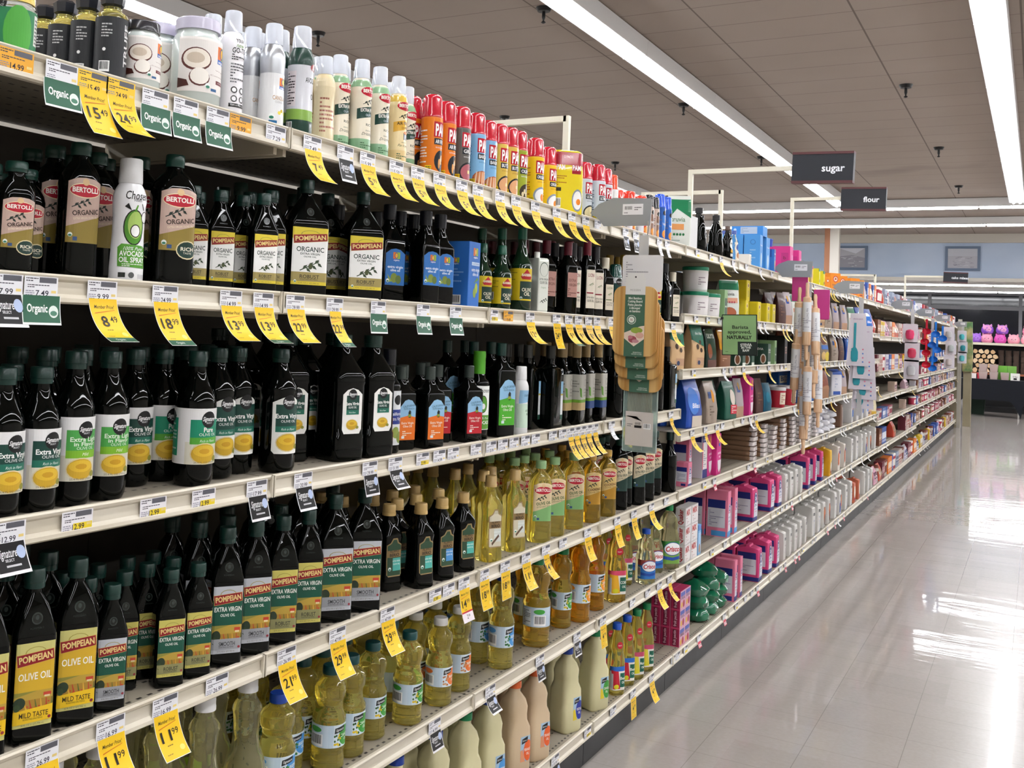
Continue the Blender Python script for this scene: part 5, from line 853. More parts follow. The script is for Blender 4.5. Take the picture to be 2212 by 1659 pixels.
lamp(-10.5, 8.5, 25.7, 25.9, 4.13, 'cross strip light just before the blue wall', 'x')
lamp(-10.5, 8.5, 30.2, 30.4, 3.06, 'cross strip light directly under the blue wall, behind the cake mixes sign', 'x', .1)
lamp(-10.5, 8.5, 33.8, 34.0, 3.06, 'lowest and farthest cross strip light, above the dark windows', 'x', .1)
# sprinklers, posts
def sprink():
    bm = bmesh.new(); 
    rs = [(0, .045), (-.006, .045), (-.03, .012)]
    return body([(-.075, .006), (-.07, .014), (-.062, .004), (-.045, .010), (-.02, .009), (-.019, .035), (0, .045)], 'head', 'black', k=3)
spm = sprink()
for i, (px, py, w_) in enumerate(((1175, 28, 'just left of the long lamp, nearest overhead'), (1957, 195, 'right of the long lamp, nearest of its row'), (2028, 330, 'second of the row left of the right lamp'), (2071, 413, 'farthest of the row left of the right lamp'), (1477, 236, 'under the middle of the long lamp'), (1645, 350, 'left of the sugar sign'), (688, 82, 'above the dark green spray can'), (1090, 263, 'beside the first cream sign arm'), (1329, 362, 'above the red capped cans'))):
    a = atz(px, py-12, 4.30)
    o = link('sprinkler', spm, None, (a[0], a[1], 4.299)); o.scale = (1.6, 1.6, 1.9)
    tag(o, 'small dark ceiling sprinkler '+w_, 'sprinkler', 'ceiling sprinklers')
a = aty(1790, 500, 27.5)
r = bpy.data.objects.new('post', None); COL.objects.link(r); r.location = (a[0], 27.5, 0)
link('post_side', boxm(-.07, .05, -.1, .1, 0, 4.29, 'brown_post', 'post_side'), r); link('post_face', boxm(.05, .26, -.09, .1, 0, 4.29, 'cream_wall', 'post_face'), r)
tag(r, 'brown and white square post in front of the blue wall', 'post')
# pictures on the blue wall
def picture(px0, px1, py0, py1, kind, label):
    A, B = aty(px0, py0, 29.70), aty(px1, py1, 29.70); w_, h = B[0]-A[0], A[2]-B[2]
    r = bpy.data.objects.new('framed_picture', None); COL.objects.link(r); r.location = ((A[0]+B[0])/2, 29.73, B[2])
    bm = bmesh.new(); t = .06
    box(bm, -w_/2, w_/2, -.03, .02, 0, t); box(bm, -w_/2, w_/2, -.03, .02, h-t, h); box(bm, -w_/2, -w_/2+t, -.03, .02, t, h-t); box(bm, w_/2-t, w_/2, -.03, .02, t, h-t)
    link('frame', finish(bm, 'frame', mat('frame_blue', '5f7088', .5)), r)
    rnd = random.Random(kind); L = [R(-w_/2+t, t, w_/2-t, h-t, 'a9a9b2')]
    if kind == 1: L += [P([(-w_/2+t, h-t), (w_/2-t, h-t), (.1, h*.68)], 'c8ccd4'), P([(-w_/2+t, t), (w_/2-t, t), (w_/2-t, h*.5), (0, h*.62), (-w_/2+t, h*.55)], '8d8d96')]
    else: L += [R(-w_/2+t, h*.6, w_/2-t, h-t, 'b4b8c0')]
    for i in range(30): x, y = rnd.uniform(-w_/2+.12, w_/2-.2), rnd.uniform(t+.02, h*.55); L.append(R(x, y, x+rnd.uniform(.04, .1), y+.012, rnd.choice(['74747e', 'bfc0c8', '8a8a94'])))
    link('print', decal(L, on_plane((0, -.01, 0), (1, 0, 0), (0, 0, 1)), 'print', step=1), r)
    tag(r, label, 'picture', 'pictures on the blue wall')
picture(1806, 1873, 531, 583, 1, 'framed grey mountain picture on the blue wall, beside the brown post')
picture(2042, 2117, 532, 585, 2, 'framed grey seascape on the blue wall, above the cake mixes sign')
# ---------------------------------------------------------------- shelving
LV_A = [1.853, 1.526, 1.166, .82, .492, .147]
LV_B = [1.853, 1.565, 1.33, 1.07, .822, .495, .147]
LV_C = [1.853, 1.545, 1.21, .97, .74, .49, .147]
LV_D = [1.853, 1.545, 1.31, 1.10, .93, .73, .52, .147]
ORD = ['top', 'second', 'third', 'fourth', 'fifth', 'sixth', 'seventh', 'lowest']
def rail():
    prof = [(-.010, .003), (-.006, .006), (.001, .006), (.004, .003), (.002, -.002), (-.003, -.006), (-.001, -.024), (.004, -.030), (.005, -.036), (.001, -.039), (-.010, -.039)]
    bm = bmesh.new(); A = [bm.verts.new((x, .0025, z)) for x, z in prof]; B = [bm.verts.new((x, BAY-.0025, z)) for x, z in prof]
    for i in range(len(prof)): j = (i+1) % len(prof); bm.faces.new((A[i], B[i], B[j], A[j]))
    bm.faces.new(A); bm.faces.new(B[::-1]); bmesh.ops.recalc_face_normals(bm, faces=bm.faces)
    for y in (.0025, BAY-.0055): box(bm, .0, .0065, y, y+.003, -.037, .005)
    return finish(bm, 'price_rail', 'rail', 25)
def deckm(depth):
    bm = bmesh.new(); box(bm, -depth, -.010, .002, BAY-.002, -.006, 0, 0)
    for y in (.01, BAY-.02): box(bm, -depth, -.02, y, y+.01, -.05, -.006, 1)
    box(bm, -.02, -.012, .004, BAY-.004, -.036, -.006, 1)
    return finish(bm, 'deck', ['deck', 'shelf'])
RAIL, DECK = rail(), deckm(.495)
BRK = boxm(-.49, -.012, -.0015, .0015, -.05, .0, 'shelf', 'bracket')
spr = Proto('shelf', 'shelf', 'cream shelf', .04, [P4('deck', DECK), P4('price_rail', RAIL)])
bay_panel = boxm(BACK-SX-.006, BACK-SX, .001, BAY-.001, .0, 1.84, 'panel', 'back_panel')
kickm = boxm(-.04, -.028, .002, BAY-.002, .0, .104, 'kick', 'kick_plate')
upm = boxm(BACK-SX-.036, BACK-SX-.0065, -.012, .012, .0, 1.84, 'shelf', 'upright')
nb = 24
ORDW = ['nearest', 'second', 'third', 'fourth', 'fifth', 'sixth', 'seventh', 'eighth', 'ninth', 'tenth', 'eleventh', 'twelfth', 'thirteenth', 'fourteenth', 'fifteenth', 'sixteenth', 'seventeenth', 'eighteenth', 'nineteenth', 'twentieth', 'twenty-first', 'twenty-second', 'twenty-third', 'last']
for k in range(nb):
    y = Y0+k*BAY; LV = LV_A if k < 5 else LV_B if k < 12 else LV_C if k < 16 else LV_D
    sec = 'olive oil' if k < 5 else 'sugar and flour' if k < 12 else 'baking'
    od = ORDW[k]
    r = bpy.data.objects.new('back_panel', None); COL.objects.link(r); r.location = (SX, y, 0)
    link('panel', bay_panel, r); link('upright', upm, r)
    tag(r, 'dark back panel of the %s shelving, %s bay along the aisle' % (sec, od), 'back panel', 'back panels of the shelving')
    o = link('kick_plate', kickm, None, (SX, y, 0)); tag(o, 'dark kick plate under the lowest shelf, %s bay along the aisle' % od, 'kick plate', 'kick plates along the floor')
    for i, z in enumerate(LV):
        if k == 0: o = spr
        rt = put(spr, (SX, y, z)); THINGS.pop()
        nm = ORD[i] if i < len(LV)-1 else 'lowest'
        rt['label'] = 'cream %s shelf of the %s shelving, %s bay along the aisle' % (nm, sec, ['nearest', 'second', 'third', 'fourth', 'fifth', 'sixth', 'seventh', 'eighth', 'ninth', 'tenth', 'eleventh', 'twelfth', 'thirteenth', 'fourteenth', 'fifteenth', 'sixteenth', 'seventeenth', 'eighteenth', 'nineteenth', 'twentieth', 'twenty-first', 'twenty-second', 'twenty-third', 'last'][k])
        rt['group'] = 'shelves of the aisle'
# end column of the run
r = bpy.data.objects.new('shelving_end_panel', None); COL.objects.link(r); r.location = (SX, Y0+nb*BAY+.06, 0)
link('panel', boxm(-.9, .012, -.05, .02, .0, 1.86, 'tan_paint', 'panel'), r); link('edge_post', boxm(.012, .075, -.06, .03, .0, 1.98, mat('post_grey', 'a8a498', .4), 'edge_post'), r)
tag(r, 'tan end panel with grey edge post closing the shelving', 'end panel')
# ---------------------------------------------------------------- items on the shelves
REQ = []
def place(lv, z, key, px, sb=.012, rows=1, rz=0., zoff=0., X=None, Y=None, gap=.004, fix=False, tilt=None, back=0):
    p = pr[key] if isinstance(key, str) else key
    fc = FACE.get(key) if isinstance(key, str) else None
    sw = abs(math.sin(rz)) > .75; hd, hw = (p.hw, p.hd) if sw else (p.hd, p.hw)
    x = SX-sb-hd-.006 if X is None else X
    y = ypx(px, x, z+zoff+p.h*.5) if Y is None else Y
    if fc is not None and not fix and abs(rz) < .7: rz = -max(0., math.atan2(y, -x)-math.radians(fc))+(rz if rz > .3 else 0)
    if abs(rz) > .1 and abs(rz) < 1.2 and key not in ROUND: c_, s_ = abs(math.cos(rz)), abs(math.sin(rz)); hw, hd = (hw*c_+hd*s_)*.93, (hd*c_+hw*s_)*.93
    for k in range(rows):
        jit = random.Random(int(abs(y)*1e4)+k)
        REQ.append(dict(p=p, x=x-k*(2*hd+gap), y=y+(jit.uniform(-.004, .004) if k else 0), z=z+zoff, hw=hw, hd=hd, rz=rz+jit.uniform(-.05, .05), row=k+back, lv=lv, fix=fix, tilt=tilt))
A, B = LV_A, LV_B
# top shelf
z = A[0]
place(0, z, 'pesto', 26, .012); place(0, z, 'blk', 240, .015, 4, .1); place(0, z, 'cocoS', 304, .006, 2); place(0, z, 'cocoL', 424, .006, 2)
place(0, z, 'wsp', 500, .02, 3); place(0, z, 'can', 588, .006, 3); place(0, z, 'avo', 649, .004, 3); place(0, z, 'bsT', 700, .03, 2)
place(0, z, 'can', 541, .075, 3, back=1)
for px, k, sb in ((736, 'bsR', .03), (777, 'bsR', .006), (818, 'bsR', .004), (838, 'bsA', .06), (858, 'bsA', .004), (884, 'bsR', .05)): place(0, z, k, px, sb, 2)
place(0, z, 'wsp', 452, .12, 2, back=1)
for px, k, sb in ((925, 'pamO', .004), (962, 'pamO', .01), (994, 'pamG', .004), (1027, 'pamB', .004), (1057, 'pamB', .02), (1079, 'pamY', .012), (1096, 'pamY', .006), (1119, 'pamN', .004), (1155, 'pamC', .004), (1183, 'pamC', .03), (1222, 'twin', .004), (1262, 'pamW', .03), (1290, 'pamW', .004), (1308, 'pamW', .012)): place(0, z, k, px, sb, 2)
place(0, z, 'cO', 1320, .008); place(0, z, 'cR', 1336, .03); place(0, z, 'cR', 1357, .004, 2); place(0, z, 'cR', 1383, .004, 2); place(0, z, 'cK', 1400, .008); place(0, z, 'cK', 1412, .008); place(0, z, 'cB', 1424, .004); place(0, z, 'cB', 1438, .006)
# second shelf, olive oils
z = A[1]
place(1, z, 'bS', 30, .03, 3, .12); place(1, z, 'bS', 104, .09, 2, .1); place(1, z, 'bM', 160, .045, 3, .1); place(1, z, 'cho', 252, .002, 1, -.35); place(1, z, 'bM', 205, .10, 2, .1, back=1)
place(1, z, 'bL', 372, .008, 3, -.1); place(1, z, 'porgS', 437, .07, 2); place(1, z, 'porgS', 488, .06, 2); place(1, z, 'porgS', 548, .006, 2, -.15); place(1, z, 'porgsm', 592, .05, 3, -.1)
place(1, z, 'porg', 636, .10, 2); place(1, z, 'porg', 692, .015, 3); place(1, z, 'porg', 763, .006, 3, -.12)
place(1, z, 'org', 795, .09, 2); place(1, z, 'orgL', 836, .06, 3); place(1, z, 'org', 870, .14, 2); place(1, z, 'org', 912, .004, 3); place(1, z, 'org', 948, .006, 3); place(1, z, 'obox', 997, .006, 1); place(1, z, 'dkK', 985, .11, 2, back=1)
place(1, z, 'bar', 1041, .03, 3); place(1, z, 'bar', 1083, .006, 3, -.2); place(1, z, 'barL', 1126, .005, 3); place(1, z, 'tin', 1158, .003, 1)
place(1, z, 'pink', 1186, .05, 3); place(1, z, 'pink', 1218, .004, 3); place(1, z, 'lucK', 1237, .03, 3); place(1, z, 'luc', 1266, .004, 3); place(1, z, 'lucK', 1285, .004, 3); place(1, z, 'lucS', 1306, .004, 2); place(1, z, 'ssp', 1328, .006, 2); place(1, z, 'gold', 1346, .05, 2); place(1, z, 'gold', 1365, .05, 2)
place(1, z, 'dk', 1388, .03, 2); place(1, z, 'barL', 1412, .03, 2); place(1, z, 'dkK', 1434, .01, 2); place(1, z, 'lucS', 1452, .006, 2)
# third shelf
z = A[2]
place(2, z, 'sev', 10, .006, 3, -.1); place(2, z, 'sev', 76, .006, 3, -.1); place(2, z, 'sel', 156, .008, 3, -.08); place(2, z, 'sel', 233, .010, 3, -.1); place(2, z, 'spuD', 318, .08, 3, -.1); place(2, z, 'spu', 402, .006, 3)
place(2, z, 'sevT', 470, .04, 3); place(2, z, 'sevT', 520, .055, 3); place(2, z, 'sevT', 587, .006, 3); place(2, z, 'sjug', 648, .09, 3); place(2, z, 'sjug', 722, .018, 3, .05); place(2, z, 'sjug', 797, .006, 3); place(2, z, 'calW', 838, .03, 3)
place(2, z, 'corO', 871, .045, 3); place(2, z, 'corO', 921, .006, 3); place(2, z, 'corR', 958, .06, 3); place(2, z, 'corR', 1002, .006, 3); place(2, z, 'chg', 1028, .012, 1); place(2, z, 'corG', 1080, .006, 3); place(2, z, 'corG', 1058, .10, 2, back=1); place(2, z, 'wsl', 1124, .006, 1); place(2, z, 'gsq', 1144, .05, 2)
place(2, z, 'gsq', 1182, .006, 3); place(2, z, 'bgT', 1214, .03, 3); place(2, z, 'bgT', 1244, .006, 3); place(2, z, 'bgB', 1264, .02, 3); place(2, z, 'bgB', 1291, .006, 3); place(2, z, 'dk', 1328, .02, 3); place(2, z, 'gsq', 1352, .006, 3); place(2, z, 'dkK', 1390, .006, 3); place(2, z, 'dk', 1418, .006, 3); place(2, z, 'gsq', 1440, .006, 3)
# fourth shelf
z = A[3]
place(3, z, 'mild', -38, .008, 2); place(3, z, 'mild', 66, .008, 3, -.06); place(3, z, 'mild', 160, .010, 3, -.06); place(3, z, 'psmS', 236, .008, 3, -.04); place(3, z, 'probS', 295, .06, 3); place(3, z, 'probS', 352, .012, 3, -.05); place(3, z, 'probS', 418, .008, 3)
place(3, z, 'psm', 486, .008, 3); place(3, z, 'psm', 548, .008, 3); place(3, z, 'prob', 607, .008, 3); place(3, z, 'prob', 662, .008, 3); place(3, z, 'psmL', 720, .012, 3); place(3, z, 'psmL', 784, .006, 3)
place(3, z, 'fbG', 846, .06, 4); place(3, z, 'fbG', 903, .012, 3); place(3, z, 'fbB', 952, .012, 3); place(3, z, 'fbG', 998, .012, 3); place(3, z, 'fbC', 1030, .07, 3); place(3, z, 'fbC', 1070, .008, 3); place(3, z, 'fbC', 1110, .012, 3)
place(3, z, 'bOl', 1138, .10, 2); place(3, z, 'bOl', 1166, .006, 3); place(3, z, 'bOl', 1196, .012, 3); place(3, z, 'bOl', 1238, .008, 3); place(3, z, 'bAm', 1276, .006, 3); place(3, z, 'bAm', 1310, .006, 3); place(3, z, 'bDk', 1338, .02, 2); place(3, z, 'bDk', 1352, .03, 2); place(3, z, 'bDk', 1374, .004, 2); place(3, z, 'bDk', 1397, .01, 2); place(3, z, 'bDk', 1413, .03, 2); place(3, z, 'dk', 1446, .004, 2)
# fifth shelf
z = A[4]
place(4, z, 'flask', 100, .01, 2); place(4, z, 'flask', 205, .012, 3); place(4, z, 'flask', 340, .03, 2); place(4, z, 'flask', 437, .012, 3); place(4, z, 'flask', 530, .014, 3); place(4, z, 'vblue', 597, .006, 1); place(4, z, 'vblue', 640, .06, 3)
place(4, z, 'vcan', 697, .012, 3, -.05); place(4, z, 'vcan', 755, .016, 3, -.05); place(4, z, 'vcan', 802, .03, 3, -.05); place(4, z, 'vcan', 842, .09, 2); place(4, z, 'vcan', 882, .006, 1, .1); place(4, z, 'vpea', 949, .008, 3); place(4, z, 'vpea', 990, .02, 3); place(4, z, 'vveg', 1030, .10, 2); place(4, z, 'vveg', 1084, .006, 2); place(4, z, 'vcanM', 1120, .10, 2)
place(4, z, 'vcanL', 1172, .006, 2, .55); place(4, z, 'vcanM', 1214, .03, 2); place(4, z, 'vcorn', 1253, .006, 2); place(4, z, 'vcorn', 1285, .02, 2); place(4, z, 'mazB', 1308, .11, 2); place(4, z, 'maz', 1330, .006, 2); place(4, z, 'mazG', 1352, .07, 2); place(4, z, 'cri', 1370, .10, 2); place(4, z, 'cri', 1392, .006, 1); place(4, z, 'cri', 1409, .04, 2); place(4, z, 'criL', 1444, .006, 2)
# base deck
z = A[5]
place(5, z, 'jugV', 850, .012, 2); place(5, z, 'jugV', 935, .012, 2); place(5, z, 'jugG', 1000, .012, 2); place(5, z, 'jugV', 1052, .012, 2); place(5, z, 'jugP', 1108, .012, 2); place(5, z, 'jugP', 1152, .008, 2); place(5, z, 'jugB', 1222, .012, 1); place(5, z, 'jugG', 1190, .12, 2); place(5, z, 'jugG', 1283, .010, 2)
for px, k, sb in ((1331, 'mazB', .008), (1353, 'mazB', .012), (1374, 'mazG', .006), (1395, 'mazG', .006)): place(5, z, k, px, sb, 2)
yj = ypx(1465, SX-.02, z+.1)+.038
for i in range(3):
    for j in range(2):
        for t in range(3): place(5, z, 'jel', 0, zoff=t*.0785, X=SX-.034-i*.0425, Y=yj+j*.0765, fix=True, back=i)
# sugar and flour: top shelf
z = B[0]
place(0, z, 'wbx', 1462, .02, 1); place(0, z, 'trv', 1470, .004, 1, -1.1, tilt=(0, .12)); place(0, z, 'syr', 1509, .004, 2); place(0, z, 'syr', 1546, .004, 2); place(0, z, 'syS', 1571, .004, 2); place(0, z, 'pan', 1585, .004, 2); place(0, z, 'fud', 1608, .002, 1)
place(0, z, 'bbx', 1627, .006, 3); place(0, z, 'bbx', 1642, .006, 3); place(0, z, 'bbT', 1606, .01, 1, zoff=.186, Y=ypx(1634, SX-.06, 1.95), fix=True); place(0, z, 'nes', 1658, .004, 2); place(0, z, 'pkX', 1694, .006, 2); place(0, z, 'pkX', 1713, .012, 2); place(0, z, 'bluT', 0, X=SX-.18, Y=ypx(1694, SX-.06, 1.95), zoff=.191, fix=True)
for px, k, sb in ((1707, 'pkC', .0), (1720, 'nes', .01), (1727, 'yel', .004), (1738, 'yel', .01), (1748, 'yelR', .004), (1763, 'yelG', .004), (1774, 'yelG', .02), (1782, 'armS', .004), (1800, 'arm', .05), (1815, 'arm', .05), (1819, 'armS', .003), (1842, 'arm', .003), (1852, 'arm', .01)): place(0, z, k, px, sb, 2 if k in ('arm', 'yel') else 1)
# second
z = B[1]
place(1, z, 'stT', 1502, .006, 2); place(1, z, 'stT', 1528, .004, 2); place(1, z, 'stT', 0, X=SX-.08, Y=ypx(1510, SX-.06, 1.64), zoff=.1155, fix=True)
place(1, z, 'gkB', 1548, .006, 2); place(1, z, 'trR', 1574, .0, 1, -1.0); place(1, z, 'trR', 1560, .07, 1)
for px, sb in ((1601, .03), (1628, .004), (1648, .004), (1660, .006)): place(1, z, 'spl', px, sb, 2)
place(1, z, 'spl', 0, X=SX-.08, Y=ypx(1612, SX-.06, 1.7), zoff=.111, fix=True)
for px, k in ((1683, 'brP'), (1696, 'clP'), (1712, 'trR'), (1735, 'wO'), (1765, 'coc'), (1781, 'tanP'), (1800, 'clP'), (1818, 'clP'), (1835, 'trR'), (1853, 'mmB'), (1868, 'mmB')): place(1, z, k, px, .006, 2)
# third
z = B[2]
for px, k in ((1452, 'coc'), (1497, 'coc'), (1526, 'liP'), (1556, 'yeP'), (1584, 'stB'), (1604, 'stB'), (1640, 'stB'), (1658, 'gkB'), (1679, 'bkB'), (1700, 'bkB'), (1722, 'brn'), (1744, 'ins'), (1772, 'mik'), (1795, 'tanP'), (1812, 'brP'), (1828, 'mmB'), (1846, 'mik'), (1862, 'pkP')): place(2, z, k, px, .006, 2)
# fourth
z = B[3]
for px, k in ((1484, 'mmB'), (1525, 'tanP'), (1567, 'grP'), (1589, 'clP'), (1612, 'pkP'), (1633, 'brP'), (1651, 'tlP'), (1676, 'rdT'), (1700, 'rdT'), (1726, 'bis'), (1750, 'bis'), (1772, 'brn'), (1797, 'kro'), (1817, 'clP'), (1835, 'tanP'), (1850, 'ins'), (1863, 'kro')): place(3, z, k, px, .006, 2)
# fifth: cartons, then stacked pouches
z = B[4]
for px, k, sb in ((1467, 'chY', .05), (1477, 'chS', .002), (1499, 'chW', .03), (1520, 'pkP', .03), (1538, 'pkP', .01)): place(4, z, k, px, sb, 1)
rp = random.Random(11)
for px, k, n in ((1600, 'pkt', 8), (1624, 'pkt', 7), (1646, 'pktW', 6), (1667, 'pkt', 7), (1688, 'pkt', 7), (1707, 'pktW', 6), (1724, 'pktW', 7), (1741, 'pktW', 7)):
    y = ypx(px, SX-.09, z+.1)
    for t in range(n): place(4, z, k, 0, zoff=t*.0262, X=SX-.108-rp.uniform(0, .006), Y=y+rp.uniform(-.002, .002), fix=True, rz=rp.uniform(-.05, .05))
for t in range(4):
    for j, px in enumerate((1760, 1774, 1787)):
        if t < 4-j*.8: place(4, z, 'wbag', 0, zoff=t*.046, X=SX-.075-rp.uniform(0, .01), Y=ypx(px, SX-.07, z+.1), fix=True, rz=rp.uniform(0, 3), tilt=(rp.uniform(-.06, .06), 0))
for px, k in ((1803, 'bnT'), (1826, 'dom'), (1838, 'dom'), (1849, 'dom'), (1860, 'dom'), (1870, 'coc'), (1879, 'ins')): place(4, z, k, px, .006, 2)
# sixth
z = B[5]
yq = ypx(1471, SX-.03, z+.12)+.045
for t in range(3):
    for j in range(2): place(5, z, 'qkr', 0, zoff=t*.0795, X=SX-.035, Y=yq+j*.1025, fix=True)
place(5, z, 'tlb', 0, X=SX-.034, Y=yq+.185, fix=True)
for px, k in ((1552, 'chX'), (1567, 'chX'), (1607, 'chB'), (1645, 'chB'), (1662, 'chB'), (1677, 'wS'), (1689, 'wS'), (1700, 'wS'), (1711, 'wS'), (1727, 'chL'), (1742, 'chL'), (1757, 'chL'), (1777, 'wY'), (1796, 'wK'), (1809, 'wK'), (1824, 'wF'), (1835, 'wF'), (1846, 'wF'), (1857, 'wU'), (1866, 'wO'), (1876, 'wF')): place(5, z, k, px, .006, 3 if k in ('chB', 'wS') else 2)
# base deck
z = B[6]
for j, (px, n) in enumerate(((1508, 3), (1528, 4), (1546, 3))):
    for t in range(n): place(6, z, 'grn', 0, zoff=t*.058, X=SX-.075-rp.uniform(0, .02), Y=ypx(px, SX-.07, z+.1), fix=True, rz=rp.uniform(0, 3))
for px, k in ((1568, 'chY'), (1580, 'chY'), (1618, 'chB'), (1640, 'chB'), (1657, 'chB'), (1673, 'wS'), (1686, 'wS'), (1698, 'wS'), (1709, 'wS'), (1720, 'wS'), (1738, 'wF'), (1750, 'wF'), (1763, 'wO'), (1774, 'wO'), (1787, 'wF'), (1799, 'wU'), (1811, 'wF'), (1822, 'wF'), (1832, 'wR'), (1842, 'wR'), (1852, 'wF'), (1861, 'wF'), (1870, 'wO')): place(6, z, k, px, .006, 3 if k in ('chB', 'wS') else 2)
# far baking bays
fr = random.Random(42)
YB = Y0+12*BAY; YE = Y0+nb*BAY
def last(lv): return max([q['y']+q['hw'] for q in REQ if q['lv'] == lv and q['row'] == 0 and q['y'] > 4.4] or [4.4])
for sec, LV, ya, yb in (('B', LV_B, None, YB), ('C', LV_C, YB, Y0+16*BAY), ('D', LV_D, Y0+16*BAY, YE)):
    for i, z in enumerate(LV):
        y = (last(i) if ya is None else ya)+.03; lim = ((LV[i-1]-z-.07) if i else .2)
        while y < yb-.16:
            p = fr.choice(FAR if lim > .17 else SMALL); n = fr.choice((1, 2, 2, 3)) if sec != 'B' else 1
            if sec == 'C' and i in (3, 4, 5) and fr.random() < .45: y += .3; continue
            for _ in range(n):
                if y+2*p.hw > yb-.02: break
                place(i, z, p, 0, Y=y+p.hw, X=SX-.02-p.hd, fix=True); y += 2*p.hw+.004
            y += fr.uniform(.01, .05 if sec != 'D' else .25)
# push overlapping neighbours apart
for it in range(60):
    REQ.sort(key=lambda q: q['y']); moved = 0
    for i, a in enumerate(REQ):
        for b in REQ[i+1:i+60]:
            if b['y']-a['y'] > .2: break
            if abs(a['z']-b['z']) > .03: continue
            ox = a['hd']+b['hd']+.0015-abs(a['x']-b['x']); oy = a['hw']+b['hw']+.0015-(b['y']-a['y'])
            if ox > 0 and oy > 0:
                moved += 1
                if a['fix'] and b['fix']: continue
                fa = 0 if a['fix'] else (1 if b['fix'] else .5)
                if oy <= .035 or abs(a['x']-b['x']) < .012 or a['row'] == b['row'] == 0: a['y'] -= oy*fa; b['y'] += oy*(1-fa)
                else:
                    c = a if (a['x'] < b['x'] and not a['fix']) or b['fix'] else b; c['x'] -= ox
    if not moved: break
kept = []
for q in REQ:      # nothing deeper than the shelf; a hidden copy squeezed out is left away
    if q['x']-q['hd'] < BACK+.012: continue
    if q['row'] > 0 and any(abs(q['z']-o['z']) < .03 and abs(q['x']-o['x']) < q['hd']+o['hd']-.004 and abs(q['y']-o['y']) < q['hw']+o['hw']-.004 for o in kept): continue
    kept.append(q)
kept.sort(key=lambda q: (q['lv'], q['row'], q['y']))
for q in kept:
    put(q['p'], (q['x'], q['y'], q['z']), q['rz'], q['lv'], q['tilt'], q['row'])
